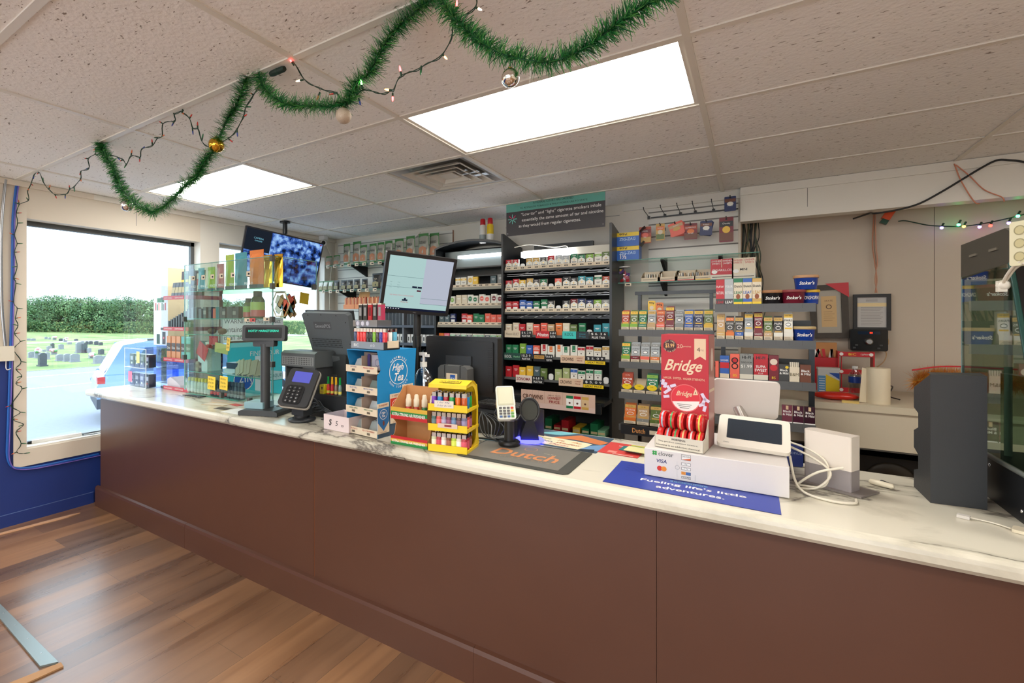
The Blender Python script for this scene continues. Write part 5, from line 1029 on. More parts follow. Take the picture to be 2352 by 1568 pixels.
b = MB(); b.prism([(.10, .02), (.36, .02), (.36, .08), (.12, zt-.02)], hw+.008, hw+.11, C(40, 44, 44, .5), 'x'); b.build('sloped_side', t)
b = MB(); random.seed(11)
for k in range(5): b.box(-.02+.02*k, -.008+.02*k, .09, .12, .12, .135, C(210, 210, 206)); b.tube(cat_curve([(-.02+.02*k, .08, .12), (-.03+.02*k, .03, .09), (-.07+.012*k, -.02, .05), (-.10, -.05-.01*k, .03)]), .0035, random.choice([C(70, 100, 100), grey, black, C(70, 90, 140)]), 5)
b.tube(cat_curve([(0, .1, .15), (.005, .04, .17), (.01, .03, .14)]), .008, offw); b.build('plugs_and_cables', t)
t0 = t; t = MB().box(-.01, .01, .29, .31, .01, .02, dgrey).build('screen_mount', t0); t.location = Vector((-2.10, 1.99, Z0))-t0.location
sc = MB(); sc.T = Matrix.Identity(4); w, h = .35, .325
sc.prism([(-w/2+.005, h/2-.012), (-w/2+.02, h/2), (w/2-.02, h/2), (w/2, h/2-.012), (w/2-.012, -h/2), (-w/2+.045, -h/2)][::-1], -.02, .02, C(92, 98, 100, .42))
sc.prism([(-w/2-.002, h/2+.004), (w/2+.004, h/2+.004), (w/2-.004, -h/2), (-w/2+.03, -h/2)][::-1], .02, .034, C(46, 48, 50, .4))
hd = sc.build('screen_shell', t, loc=(0, 0, .415), rot=(.30, .02, .10))
b = MB(); b.rect(-.09, .04, .065, .11, -.0205, C(78, 82, 84, .4)); b.text('GenesisPOS', -.025, .085, .022, -.0215, C(170, 174, 176, .3), w=.115)
for r_ in range(5):
    for c_ in range(23): x = -.125+.0098*c_; b.rect(x, x+.0055, .0-.0115*r_, .0065-.0115*r_, -.0208, ink)
for x, z in ((-.12, .15), (-.02, .153), (.09, .15), (.15, .11), (.155, -.02), (-.165, .1)): b.disc(x, z, .0035, -.0208, ink, 8)
b.build('badge_and_vents', t, loc=(0, 0, .415), rot=(.30, .02, .10))
b = MB(); b.prism([(-.085, -.16), (.10, -.16), (.085, -.09), (-.07, -.088)], -.055, -.02, C(84, 88, 88, .45)); b.build('hinge_cover', t, loc=(0, 0, .415), rot=(.30, .02, .10))
MB().prism([(-.06, 0), (.16, 0), (.16, .02), (.06, .26), (.0, .28), (-.02, .2)][::1], -.07, .07, C(56, 58, 60, .45), 'x').build('screen_stand', t)
# ---- black box with bottle shots ----
y0 = 1.80; xa = onY(695, 930, y0).x; xb = onY(803, 930, y0).x; zt = onY(750, 907, y0).z-Z0
b = MB(); b.box(-(xb-xa)/2, (xb-xa)/2, 0, .2, 0, zt, C(30, 32, 34, .45)); b.build('black_box', loc=((xa+xb)/2, y0, Z0), label='low matte black box carrying small bottles beside the register', cat='box')
for k, (px, c1, c2, nm) in enumerate(((754, (0, 150, 60), (220, 60, 50), 'green-capped red'), (763, (240, 180, 20), (206, 50, 50), 'yellow-capped red'), (772, (240, 180, 20), (150, 120, 100), 'yellow-capped pale'), (781, (0, 150, 60), (120, 140, 130), 'green-capped grey'))):
    yy_ = y0+.03; x = onY(px, 880, yy_).x; t = thing('shot_bottle', '%s energy shot bottle, %s of four on the black box' % (nm, ORD[k]), 'bottle', (x, yy_, Z0+zt+.0005), group='energy shots on the black box')
    MB().lathe([(.008, 0), (.0088, .002), (.0088, .042), (.005, .062)], C(*c2, .2), 12).lathe([(.0091, .006), (.0091, .02)], C(230, 210, 90, .3), 12).build('bottle_body', t); MB().lathe([(.0062, .055), (.0068, .058), (.005, .088), (.0062, .094)], C(*c1, .3), 12).build('cap', t)
p = onY(738, 880, y0+.01); b = MB(); b.rbox(.036, .05, .03, .004, C(226, 212, 40, .3)); b.text('Buzz', 0, -.014, .008, -.016, red); b.add([(-.009, -.0155, .018), (-.004, -.0155, .004), (0, -.0155, -.006), (.004, -.0155, .004), (.009, -.0155, .018), (.003, -.0155, .012), (-.003, -.0155, .012)], [(0, 1, 6), (1, 2, 3), (3, 4, 5), (1, 3, 5, 6)], ink); b.build('lozenge_tin', loc=(p.x, y0+.03, Z0+zt+.0255), label='small yellow tin with a black bull mark on the black box', cat='tin')
b = MB(); 
for k in range(7):
    a = random.uniform(0, 6); b.tube(cat_curve([(-.1, .02*k-.05, .008), (-.03+.02*cos(a), .02, .03+.012*k), (.05, .0, .05+.008*(k % 3)), (.10, .03, .02), (.06+.01*k, -.03, .008)]), .003, C(40, 42, 44), 5)
b.build('cable_tangle', loc=(W(770, 950).x+.02, 1.76, Z0), label='tangle of thin dark cables between pin pad and white carton', cat='cable')
# ---- $5.99 carton ----
t = thing('white_carton', 'small open white carton with a handwritten price at counter edge', 'box', (-1.672, 1.618, Z0), -.05)
b = MB(); w = .088; hh = .072; cw = C(226, 208, 206, .6)
b.box(-w, w, 0, .002, 0, hh, cw).box(-w, w, .128, .13, 0, hh, cw).box(-w, -w+.002, .002, .128, 0, hh, cw).box(w-.002, w, .002, .128, 0, hh, cw).box(-w, w, .002, .128, 0, .002, cw)
b.text('$', -.04, .036, .034, -.001, ink, sh=.2); b.text('5', .005, .036, .024, -.001, ink, sh=.2); b.text('99', .045, .028, .012, -.001, ink, sh=.2); b.build('carton', t)
# ---- blue wrap display with four tiers ----
bx = thing('wrap_display', 'tall blue card display with four tiers of wrap packets and round white logo', 'display', (-1.512, 1.622, Z0), -.12)
hb = C(30, 136, 196, .45); dn = C(58, 78, 98, .5); w = .105; Hh = .388; b = MB()
b.prism([(0, 0), (.215, 0), (.235, .2), (.25, Hh), (.0, Hh), (.02, .3), (.0, .28)][::1], w, w+.002, hb, 'x'); b.prism([(0, 0), (.215, 0), (.235, .2), (.25, Hh), (.0, Hh), (.02, .3), (.0, .28)], -w-.002, -w, hb, 'x')
b.box(-w, w, .21, .213, 0, Hh, hb); b.box(-w-.002, w+.002, .0, .25, Hh, Hh+.003, hb)
b.add([(w+.0026, .004, .0), (w+.0026, .212, 0), (w+.0026, .224, .12), (w+.0026, .004, .02)], [(0, 1, 2, 3)], dn)
b.T = TR((w+.0035, .130, .288))@RZ(pi/2)
b.ring(0, 0, .056, .059, 0, wht, 40); b.text('High', -.004, .018, .042, -.0005, wht, sh=.45, w=.074); b.text('Tea', .002, -.024, .038, -.0005, wht, sh=.45, w=.058); b.arc('HEMP-FREE', 0, 0, .068, .010, -.0005, wht, -50, 50); b.arc('NON TOBACCO', 0, 0, .070, .010, -.0005, wht, 236, 124)
b.T = Matrix.Identity(4); b.build('carcass', bx)
names4 = [('JUICY GRAPE', 'MANGO DREAM'), ('BLUE CHILL', 'ROYAL SWEET'), ('GREEN APPLE', 'WILD HONEY'), ('PURE PEACH', 'RED STRAWBERRY')]
for k in range(4):
    z = .319-.095*k; b = MB(); b.box(-w, w, 0, .20, z-.03, z-.027, cream); b.box(-w-.003, w+.003, -.004, -.001, z-.032, z-.0, cream)
    b.box(-.001, .001, .0, .19, z-.027, z+.045, kraft)
    for s_, q in ((-1, 0), (1, 1)):
        b.text(names4[k][q], s_*w*.5, z-.008, .007, -.005, [P_('purple'), P_('red')][q] if k == 0 else P_(['sky', 'blue', 'green', 'rust'][k]), maxw=w*.8)
        for r_ in range(7): b.rect(s_*w*.5-.010+.003*r_, s_*w*.5-.0085+.003*r_, z-.026, z-.016, -.005, ink)
        b.box(s_*w*.5-w*.46, s_*w*.5+w*.46, .10+.0, .104, z-.027, z+.052, kraft)
    b.build('tier', bx); pz = MB(); random.seed(k)
    for s_ in (-1, 1):
        n_ = [4, 1, 3, 3][k] if s_ < 0 else [6, 1, 1, 4][k]
        for q in range(n_): pz.T = TR((s_*w*.5, .03+.012*q, z-.02))@RX(-.5+.08*q); pz.box(-w*.4, w*.4, 0, .0015, 0, .05, random.choice([C(150, 158, 156), C(176, 180, 180), C(120, 134, 130)]))
    if k == 0: pz.T = Matrix.Identity(4); pz.box(.018, .034, .02, .024, z-.02, z+.055, C(50, 34, 96)); pz.box(.034, .1, .03, .034, z-.02, z+.05, C(160, 156, 168)); pz.ring(.075, z+.015, .014, .016, .029, C(60, 60, 100))
    pz.T = Matrix.Identity(4); pz.build('packets', bx)
for k, (yy_, zz, cc, fl) in enumerate(((.035, .02, (40, 110, 170), 'ROYAL SWEET'), (.11, .055, (206, 60, 40), 'MANGO DREAM'), (.188, .09, (196, 36, 40), 'CHERRY'))):
    b = MB(); b.T = TR((w+.004+.002*k, yy_, zz))@RZ(pi/2)@RY(-.02); b.box(-.035, .035, -.001, .001, 0, .135, cream); b.rect(-.034, .034, .05, .115, -.0015, C(*cc, .4)); b.add([(-.034, -.0015, .05), (0, -.0015, .01), (.034, -.0015, .05)], [(0, 1, 2)], C(*cc, .4)); b.text('5 HEMP', 0, .126, .009, -.002, C(180, 90, 60), w=.05); b.ring(0, .085, .021, .023, -.002, wht); b.text('High', 0, .091, .013, -.002, wht, sh=.4, w=.024); b.text('Tea', 0, .078, .011, -.002, wht, sh=.4, w=.02); b.text(fl, 0, .005, .005, -.002, C(150, 60, 40), w=.04); b.disc(.0, .045, .006, -.002, C(120, 60, 40), 8, .012)
    b.T = Matrix.Identity(4); b.build('side_picture', bx)
# lighter tray on top
Z1 = Z0+.391
t = thing('lighter_tray', 'grey card lighter tray standing on the blue wrap display', 'tray', (-1.515, 1.66, Z1+.001), -.12)
b = MB(); w2 = .115; b.box(-w2, w2, 0, .002, 0, .035, C(150, 156, 162, .4)); b.box(-w2, w2, .10, .102, 0, .035, C(50, 54, 56)); b.box(w2-.002, w2, 0, .10, 0, .035, C(50, 54, 56)); b.box(-w2, -w2+.002, 0, .10, 0, .035, C(50, 54, 56)); b.box(-w2, w2, 0, .10, 0, .002, ink)
b.rbox(.001, .001, .001, .0001, ink); b.text('BIC', -.075, .018, .014, -.001, wht, w=.035); b.text('A O', .04, .018, .012, -.001, wht); b.build('tray', t)
MB().box(.118, .12, .02, .09, .008, .04, cream).build('flap', t)
LC = [(40, 60, 100), (230, 230, 226), (60, 30, 26), (230, 60, 40), (230, 60, 40), (230, 40, 40), (70, 140, 160), (30, 34, 34), (34, 34, 36), (130, 190, 30), (60, 50, 44), (40, 50, 160), (214, 50, 60), (150, 140, 130), (90, 170, 200)]
def lighter_mesh(c, h=.058, trans=False, wrap=None):
    b = MB(); m_ = C(*c, .15); b.lathe([(.0105, 0), (.0115, .002), (.0115, h), (.010, h+.002)], m_, 12)
    if wrap: b.lathe([(.0117, .004), (.0117, h*.8)], wrap, 12)
    b.box(-.007, .010, -.007, .007, h+.002, h+.018, chrome); b.box(-.011, -.004, -.005, .005, h+.001, h+.010, red if not trans else ink)
    me = bpy.data.meshes.new('lighter'); me.from_pydata(b.v, [], b.f)
    for q in b.ms: me.materials.append(q)
    me.polygons.foreach_set('material_index', b.mi); me.polygons.foreach_set('use_smooth', b.sm); me.update(); return me
def cname(c):
    r, g, b = c; 
    if max(c) < 70: return 'black'
    if max(c)-min(c) < 30: return 'white' if min(c) > 180 else 'grey'
    if r > 180 and g > 150 and b < 130: return 'yellow'
    if r > g and r > b: return 'purple' if b > 120 else ('orange' if g > 90 else 'red')
    if g > r and g > b: return 'green'
    return 'blue'
MT = t.matrix_basis.copy(); base = TR(t.location)@RZ(-.12)
for k in range(30):
    r_, c_ = divmod(k, 10); c = LC[(k*7+r_*3) % 15] if r_ else LC[[0, 3, 5, 5, 7, 7, 9, 10, 11, 12][c_]]
    P = base@Vector((-.10+.0224*c_, .02+.03*r_, .0025))
    place('lighter', lighter_mesh(c, .076), None, P, 0, label='%s pocket lighter, %s row, %s from left in the grey tray' % (cname(c), ('front', 'middle', 'back')[r_], ORD[c_]), cat='lighter', group='lighters in the grey tray')
t = thing('torch_lighter_stand', 'clear stand of dark and red torch lighters above the grey lighter tray', 'display', tuple(base@Vector((-.02, .05, .105))), -.12)
b = MB(); b.box(-.085, .085, -.045, .045, 0, .03, pane('frosted_acrylic', (226, 230, 238), 1.2, .3)); 
for k in range(3): b.disc(-.05+.035*k, .015, .014, -.046, C(220, 220, 230), 16); b.ring(-.05+.035*k, .015, .011, .013, -.047, C(60, 60, 110))
b.build('stand', t)
for k, (cc, nm) in enumerate((((40, 44, 44), 'black'), ((50, 52, 52), 'dark grey'), ((190, 30, 44), 'red'), ((44, 46, 48), 'charcoal'), ((176, 60, 90), 'pink-red'))):
    P = base@Vector((-.085+.034*k, .045, .136)); b = MB(); b.rbox(.026, .001, .001, .0001, ink) if 0 else b.box(-.013, .013, -.012, .012, 0, .072, C(*cc, .25)); b.rect(-.008, .008, .02, .06, -.0125, C(150, 150, 150) if k != 2 else C(120, 16, 24)); b.box(-.013, .013, -.012, .012, .072, .078, chrome)
    b.build('torch_lighter', loc=P, rot=-.12, label='%s torch lighter in the clear stand over the lighter tray' % nm, cat='lighter', group='torch lighters in the clear stand')
# orange wood-tip cartons on top of the vape rack
for k, (px, nm) in enumerate(((803, 'left'), (828, 'middle'), (857, 'right'))):
    x = onY(px, 700, 3.87).x; t = thing('cigar_carton', 'open orange carton of wooden cigar tubes, %s one on the vape rack top' % nm, 'carton', (x, 3.87, 1.507))
    MB().box(-.085, .085, -.01, .10, 0, .05, C(226, 140, 84, .5) if k < 2 else C(240, 190, 80, .5)).build('tray', t); b = MB()
    for q in range(8): b.box(-.078+.02*q, -.062+.02*q, 0, .02, .05, .12+.01*(q % 2), C(*[(232, 170, 120), (190, 90, 50), (214, 130, 70)][q % 3], .5))
    if k == 1: b.quad((-.085, .05, .12), (.085, .05, .12), (.05, .1, .19), (-.1, .1, .19), C(236, 170, 116, .5))
    b.build('tubes', t)
# ---- monitor on a tall pole ----
t = thing('pole_monitor', 'black monitor on a tall pole showing a pale till screen', 'monitor', (-1.535, 2.08, Z0))
MB().cyl(0, 0, .012, .66, .021, black, 20).cyl(0, 0, .38, .44, .0235, C(34, 36, 36, .3), 20).cyl(0, 0, 0, .012, .06, black, 20).build('pole', t)
hd = MB(); w, h = .385, .315; hd.rbox(w, h, .03, .008, black); hd.T = TR((0, .02, 0)); hd.rbox(w*.8, h*.7, .03, .02, black)
hd = hd.build('housing', t, loc=(.06, -.072, .713), rot=(.279, .067, .981))
lcd = lambda n, c, s_: MATS.get(n) or glow(n, c, s_)
b = MB(); y = -.0156; W2, H2 = w/2-.018, h/2-.018; sg = lcd('lcd_teal', (176, 208, 206), .62); sb = lcd('lcd_lilac', (184, 190, 206), .62); sd = lcd('lcd_dark', (30, 36, 60), .5); sr = lcd('lcd_line', (110, 140, 144), .5); sp = lcd('lcd_pink', (210, 110, 120), .6)
b.rect(-W2, .02, -H2+.012, H2, y, sg); b.rect(.02, W2, -H2+.04, H2, y, sb); b.rect(.02, W2, -H2+.012, -H2+.04, y, sg); b.rect(-W2, W2, -H2, -H2+.012, y, sd)
for z in (.075, .02, -.03, -.06): b.rect(-W2 if z > -.02 else .02, .02 if z > -.02 else W2, z-.04, z-.0385, y-.0004, sr)
b.rect(-.035, -.008, -.018, -.009, y-.0005, sd); b.rect(-.005, .018, -.018, -.009, y-.0005, sd); b.rect(-.007, .016, -.036, -.028, y-.0005, lcd('lcd_maroon', (90, 30, 50), .5))
b.text('THE TRANSACTION IS VOIDED & VOIDED', -.085, -.062, .006, y-.0005, sp, w=.13); b.rect(-.08, -.05, -.09, -.082, y-.0005, sd); b.rect(-.07, -.06, -.082, -.074, y-.0006, sd); b.text('Market Plus', -.065, -.096, .006, y-.0006, lcd('lcd_red', (190, 40, 50), .6), w=.04)
for k in range(6): b.text(['Sales', 'Total', 'Tax', 'Items', 'Cash', 'Card'][k], -.15+.04*(k % 2), .005-.014*(k//2), .004, y-.0005, sr)
for k in range(6): b.rect(-W2+.01+.014*k, -W2+.016+.014*k, -H2+.004, -H2+.008, y-.0006, lcd('lcd_white', (230, 230, 230), .7))
b.build('screen', hd); MB().text('DELL', 0, 0, .006, 0, C(150, 150, 150)).build('badge', hd, loc=(0, -.0158, -h/2+.009))
# ---- hand sanitizer ----
t = thing('sanitizer_bottle', 'large clear pump bottle of hand sanitizer with a pale label', 'bottle', (onY(973, 870, 1.92).x, 1.92, Z0)); t.scale = (1.08, 1.08, 1.16)
b = MB(); b.T = Matrix.Diagonal((1.0, .62, 1, 1)); b.lathe([(.045, 0), (.048, .006), (.048, .19), (.044, .215), (.030, .24), (.012, .25), (.012, .262)], pane('bottle_clear', (228, 234, 240), .8), 24); b.T = Matrix.Identity(4); b.build('bottle_body', t)
b = MB(); b.cyl(0, 0, .255, .275, .016, C(226, 224, 216, .4), 18); b.cyl(0, 0, .275, .305, .006, white, 10); b.cyl(0, 0, .02, .26, .004, white, 8); b.rbox(.001, .001, .001, .0001, white); b.box(-.020, .014, -.008, .008, .303, .316, white); b.box(.006, .03, -.005, .005, .298, .309, white); b.build('pump', t)
b = MB(); b.rect(-.03, .012, .09, .17, -.0308, C(214, 214, 218)); 
for k in range(5): b.rect(-.026, .004, .10+.012*k, .102+.012*k, -.0313, grey)
b.build('label_panel', t)
# ---- black monitor seen from behind ----
t = thing('rear_monitor', 'black touch monitor seen from behind with a hinge block and blue sticker', 'monitor', (-1.258, 2.10, Z0))
b = MB(); b.T = TR((0, 0, .295)); b.rbox(.425, .295, .05, .012, C(26, 27, 28, .35)); b.rbox(.385, .25, .07, .01, C(22, 23, 24, .4)); b.T = Matrix.Identity(4)
for k in range(18): b.box(.165, .185, -.0365, -.0345, .20+.011*k, .204+.011*k, ink)
for r_ in range(3):
    for q in range(10+6*r_): a = 2*pi*q/(10+6*r_); b.disc(-.11+(.008+.008*r_)*cos(a), .27+(.008+.008*r_)*sin(a), .0014, -.0356, ink, 6)
b.build('housing', t)
MB().box(-.075, .075, -.045, -.035, .29, .345, C(44, 46, 48, .4)).build('mount_plate', t); b = MB(); b.prism([(-.09, .12), (.09, .12), (.085, .285), (.07, .30), (-.07, .30), (-.085, .285)], -.10, -.036, C(84, 84, 82, .45))
for x in (-.045, .045): b.box(x-.002, x+.002, -.1012, -.07, .24, .302, ink)
b.build('hinge_block', t); MB().rect(-.035, .03, .20, .262, -.1016, cream).rect(-.012, .018, .21, .255, -.102, C(40, 90, 170)).text('AN', .003, .235, .015, -.1025, wht).build('sticker', t)
MB().box(-.10, .10, -.11, .05, 0, .02, black).box(-.06, .06, -.10, -.04, .02, .11, black).build('stand', t)
# keyboard, cables, dark box behind stand
t = thing('keyboard', 'black keyboard under the rear monitor', 'keyboard', (-1.00, 2.02, Z0+.10), -.1)
b = MB(); b.box(-.16, .10, 0, .13, 0, .018, black); b.build('body', t); b = MB()
for r_ in range(5):
    for c_ in range(12): b.box(-.155+.021*c_, -.138+.021*c_, .006+.024*r_, .025+.024*r_, .018, .024, C(60, 60, 58, .5))
b.build('keys', t)
b = MB(); b.box(-.13, .12, 0, .2, 0, .098, C(28, 29, 30, .4)); b.build('black_box', loc=(-1.0, 1.95, Z0), rot=-.05, label='low black box under the keyboard beside the yellow stand', cat='box')
b = MB(); random.seed(2)
for k in range(7): b.tube(cat_curve([(-.10, .04, .10), (-.08+.02*k, -.02, .06+.01*(k % 3)), (-.03+.01*k, -.05, .01), (.05, -.03-.01*k, .02), (.1, .0, .008)]), .0028, random.choice([C(60, 62, 62), C(120, 120, 116), C(40, 42, 44)]), 5)
b.tube(cat_curve([(-.12, -.09, .006), (0, -.075, .006), (.13, -.06, .006)]), .0035, C(120, 170, 200), 5); b.tube(cat_curve([(-.12, -.10, .006), (0, -.085, .012), (.12, -.075, .006)]), .0035, black, 5)
b.build('cable_tangle', loc=(-.97, 1.92, Z0), label='tangle of dark and blue cables between yellow stand and card reader', cat='cable')
# ---- air freshener display ----
t = thing('freshener_display', 'brown two-tier cardboard display with rasta-striped strips and four spray bottles', 'display', (-1.215, 1.590, Z0), .02)
w = .092; b = MB(); pf = [(0, 0), (.11, 0), (.11, .235), (.085, .235), (.0, .155), (.0, .115), (.03, .085), (.02, .04), (0, .028)]
for s_ in (-w, w-.002): b.prism(pf, s_, s_+.002, card, 'x')
b.box(-w, w, .108, .11, 0, .238, card); b.box(-w, w, .0, .108, 0, .002, card); b.box(-w, w, .0, .108, .110, .112, card); b.build('carton', t)
for z, hh in ((0, .036), (.108, .05)):
    b = MB(); y = -.003; cols = [C(190, 40, 44, .35), C(214, 170, 60, .35), C(30, 130, 60, .35)]
    for k in range(3): b.box(-w-.002, w+.002, y, y+.002, z+hh*(2-k)/3, z+hh*(3-k)/3, cols[k] if z == 0 else cols[(k+1) % 3])
    b.text('EXTRA STRONG AIR FRESHENER', 0, z+hh*.42, hh*.26, y-.001, wht, w=w*1.85); b.build('front_strip', t)
for k, cc in enumerate(((190, 40, 40), (180, 60, 40), (40, 110, 50), (150, 160, 140))):
    P = TR(t.location)@RZ(.02)@Vector((-.035+.036*k, .045+.008*k, .1125)); s_ = thing('spray_bottle', 'small cream-capped spray bottle with %s liquid, %s in the cardboard display' % (cname(cc), ORD[k]), 'bottle', P, group='spray bottles in the cardboard display')
    MB().lathe([(.012, 0), (.013, .002), (.013, .04), (.009, .046)], C(*cc, .2), 14).lathe([(.0132, .012), (.0132, .03)], C(214, 180, 70, .3), 14).build('bottle_body', s_); MB().lathe([(.011, .045), (.0125, .048), (.0125, .075), (.010, .079), (.009, .093), (.006, .097)], C(228, 214, 188, .4), 14).build('cap', s_)
# ---- yellow lighter stand ----
t = thing('lighter_stand', 'bright yellow plastic three-tier lighter stand with a curved side frame', 'display stand', (-1.025, 1.600, Z0), .17)
w = .078; D_ = .125; b = MB(); yl = yellow
arc_ = [(.0+D_*.45+D_*.55*cos(a), .20+.085*sin(a)) for a in [pi/2*k/8 for k in range(9)]]
for s_ in (-w-.004, w):
    outer = [(-.004, 0), (D_, 0), (D_+.012, .02), (D_, .06), (D_, .2)]+arc_[1:]+[(-.012, .272), (-.012, .262), (.05, .262)]
    inner = [(D_*.45+D_*.38*cos(a), .19+.062*sin(a)) for a in [pi/2*(8-k)/8 for k in range(9)]]+[(D_*.82, .06), (.03, .012), (.0, .012)]
    b.add([(s_, p[0], p[1]) for p in outer]+[(s_+.004, p[0], p[1]) for p in outer], [(k, k+1, len(outer)+k+1, len(outer)+k) for k in range(len(outer)-1)], yl)
    # side frame band built as strip between outer and inner curves
    N_ = 14; o2 = cat_curve([(0, -.002, .0), (0, .07, .0), (0, D_, .005), (0, D_-.004, .08), (0, D_, .19), (0, D_*.85, .255), (0, D_*.5, .283), (0, -.006, .272)], 4); i2 = cat_curve([(0, .0, .012), (0, .05, .016), (0, D_-.035, .04), (0, D_-.026, .09), (0, D_-.022, .18), (0, D_*.7, .235), (0, D_*.45, .262), (0, -.004, .262)], 4)
    for q in range(len(o2)-1):
        for xx in (s_, s_+.004): b.add([(xx, o2[q].y, o2[q].z), (xx, o2[q+1].y, o2[q+1].z), (xx, i2[q+1].y, i2[q+1].z), (xx, i2[q].y, i2[q].z)], [(0, 1, 2, 3)], yl)
        b.add([(s_, o2[q].y, o2[q].z), (s_+.004, o2[q].y, o2[q].z), (s_+.004, o2[q+1].y, o2[q+1].z), (s_, o2[q+1].y, o2[q+1].z)], [(0, 1, 2, 3)], yl)
b.box(-w, w, D_-.004, D_, .0, .2, yl); b.build('side_frames', t)
b = MB(); b.prism([(-.014, .258), (-.010, .272), (D_*.45, .285), (D_*.9, .262), (D_, .20), (D_-.006, .20), (D_*.85, .255), (D_*.45, .278), (-.012, .262)][::-1], -w-.004, w+.004, yl, 'x')
b.T = TR((0, .022, .2795))@RX(-pi/2+.23); b.rect(-.045, .045, -.012, .012, -.0008, ink); b.rect(-.0435, .0435, -.0105, .0105, -.0012, yellow); b.text('CLIPPER', 0, 0, .012, -.0018, ink, w=.078); b.text('Reusable', 0, -.019, .007, -.0018, ink, w=.05); b.T = Matrix.Identity(4); b.build('hood', t)
zt3 = [.012, .095, .175]
for k, z in enumerate(zt3):
    b = MB(); b.box(-w, w, -.008, D_-.01, z-.004, z, yl); b.box(-w-.006, w+.006, -.012, -.008, z-.01, z+.018, yl); b.box(-w-.006, -w, -.008, D_, z-.01, z+.002, yl); b.box(w, w+.006, -.008, D_, z-.01, z+.002, yl); b.build('tier', t)
b = MB(); b.box(-.055, .028, -.0145, -.013, .180, .208, C(232, 222, 206)); b.text('1 for 99¢', -.015, .2, .008, -.0150, C(70, 50, 120), w=.055, sh=.3); b.text('2 for $1.50', -.012, .188, .007, -.0150, C(70, 50, 120), w=.062, sh=.3); b.build('price_note', t)
b = MB(); b.box(-.04, .045, -.016, -.0145, .10, .118, C(222, 196, 180)); b.rect(-.01, .02, .106, .114, -.017, C(150, 50, 60)); b.build('torn_card', t)
TB = TR(t.location)@RZ(.17)
tiers = [(zt3[2], 6, [(120, 50, 170), (30, 130, 200), (170, 30, 50), (20, 160, 70), (226, 110, 30), (200, 90, 40)], 'top'), (zt3[1], 7, [(60, 100, 96), (206, 80, 70), (150, 150, 170), (120, 60, 80), (80, 120, 150), (90, 60, 60), (110, 110, 140)], 'middle'), (zt3[0], 7, [(206, 214, 170), (170, 50, 60), (222, 214, 200), (120, 70, 40), (180, 206, 60), (226, 216, 196), (180, 60, 70)], 'bottom')]
LM = {}
for z, n_, cols, nm in tiers:
    for r_ in range(3):
        for c_ in range(n_):
            cc = cols[(c_+r_*2) % len(cols)] if r_ else cols[c_]
            if (cc) not in LM: LM[cc] = lighter_mesh(cc, .044, True, C(min(255, cc[0]+50), min(255, cc[1]+40), min(255, cc[2]+50), .3) if nm != 'top' else None)
            P = TB@Vector((-w+.013+(2*w-.026)*c_/(n_-1), .008+.028*r_, z+.0006))
            place('lighter', LM[cc], None, P, .17, label='%s refillable lighter, %s tier, %s row, %s from left, yellow stand' % (cname(cc), nm, ('front', 'middle', 'back')[r_], ORD[c_]), cat='lighter', group='lighters in the yellow stand')
# ---- mat, terminal, scanner ----
x0, x1, y0, y1 = -.985, -.533, 1.583, 1.888
t = thing('counter_mat', 'dark rubber counter mat with a grey panel and copper lettering', 'mat', (0, 0, ZC+.0005))
MB().prism([(x0, y0+.015), (x0+.015, y0), (x1-.015, y0), (x1, y0+.015), (x1, y1), (x0, y1)], 0, .0035, C(62, 62, 56, .6), 'z').build('mat_base', t)
b = MB(); b.flat(x0+.01, x1-.04, y0+.022, y1-.02, .0042, mk('mat_grey', (116, 112, 104), .5, var=.1, bscale=20)); b.T = TR((-.745, 1.72, .005))@RX(-pi/2); cop = C(206, 134, 84, .5)
b.text('Dutch', 0, 0, .085, 0, cop, w=.27, sh=.1); b.text('M A S T E R S', .02, -.058, .010, 0, C(160, 130, 100), w=.2); b.ring(-.01, .082, .024, .027, 0, C(190, 140, 110)); b.text('since 1912', .08, .055, .008, 0, cream)
b.T = Matrix.Identity(4); b.build('printed_panel', t)
t = thing('card_reader', 'white handheld card reader with grey screen on a black pole stand', 'card terminal', (-.862, 1.822, ZC+.0052))
MB().lathe([(.044, 0), (.046, .003), (.046, .014), (.040, .020)], black, 28).cyl(0, 0, .018, .12, .022, C(30, 31, 32, .35), 20).build('stand', t)
hd = MB(); hd.rbox(.076, .150, .022, .010, C(226, 228, 216, .35)); hd = hd.build('body', t, loc=(-.012, -.012, .175), rot=(-.60, -.03, .55))
MB().rbox(.066, .082, .003, .003, C(206, 204, 178, .2)).rbox(.056, .072, .004, .002, C(214, 212, 186, .15)).build('screen', hd, loc=(0, -.0115, .028))
b = MB(); KC = [dgrey, dgrey, dgrey, red]*4
for r_ in range(4):
    for c_ in range(4):
        mt = [C(90, 88, 88)]*3+[[C(190, 70, 50), C(206, 180, 50), C(90, 150, 70), C(90, 150, 70)][r_]] if r_ < 3 else [C(70, 100, 150), C(90, 88, 88), C(70, 100, 150), C(90, 150, 70)]
        b.T = TR((-.024+.016*c_, -.0125, -.026-.0125*r_)); b.rbox(.012, .008, .003, .002, mt[c_])
b.T = Matrix.Identity(4); b.build('keys', hd); MB().box(-.028, .028, -.012, -.010, -.073, -.070, ink).rbox(.08, .03, .026, .006, C(206, 190, 160, .4)).build('card_slot', hd, loc=(0, .004, 0))
b = MB(); b.tube(cat_curve([(-.045, -.02, .1), (-.05, -.03, .06), (.04, -.035, .055), (.05, 0, .07)]), .0035, C(50, 52, 52)); b.build('cradle', t, loc=(0, 0, .06))
t = thing('barcode_scanner', 'black round-headed barcode scanner on a base glowing blue', 'scanner', (-.825, 1.945, Z0+.0055), .5)
b = MB(); b.prism([(-.04, 0), (.04, 0), (.035, .035), (.015, .09), (-.015, .09), (-.035, .035)], -.035, .035, black); b.build('base', t)
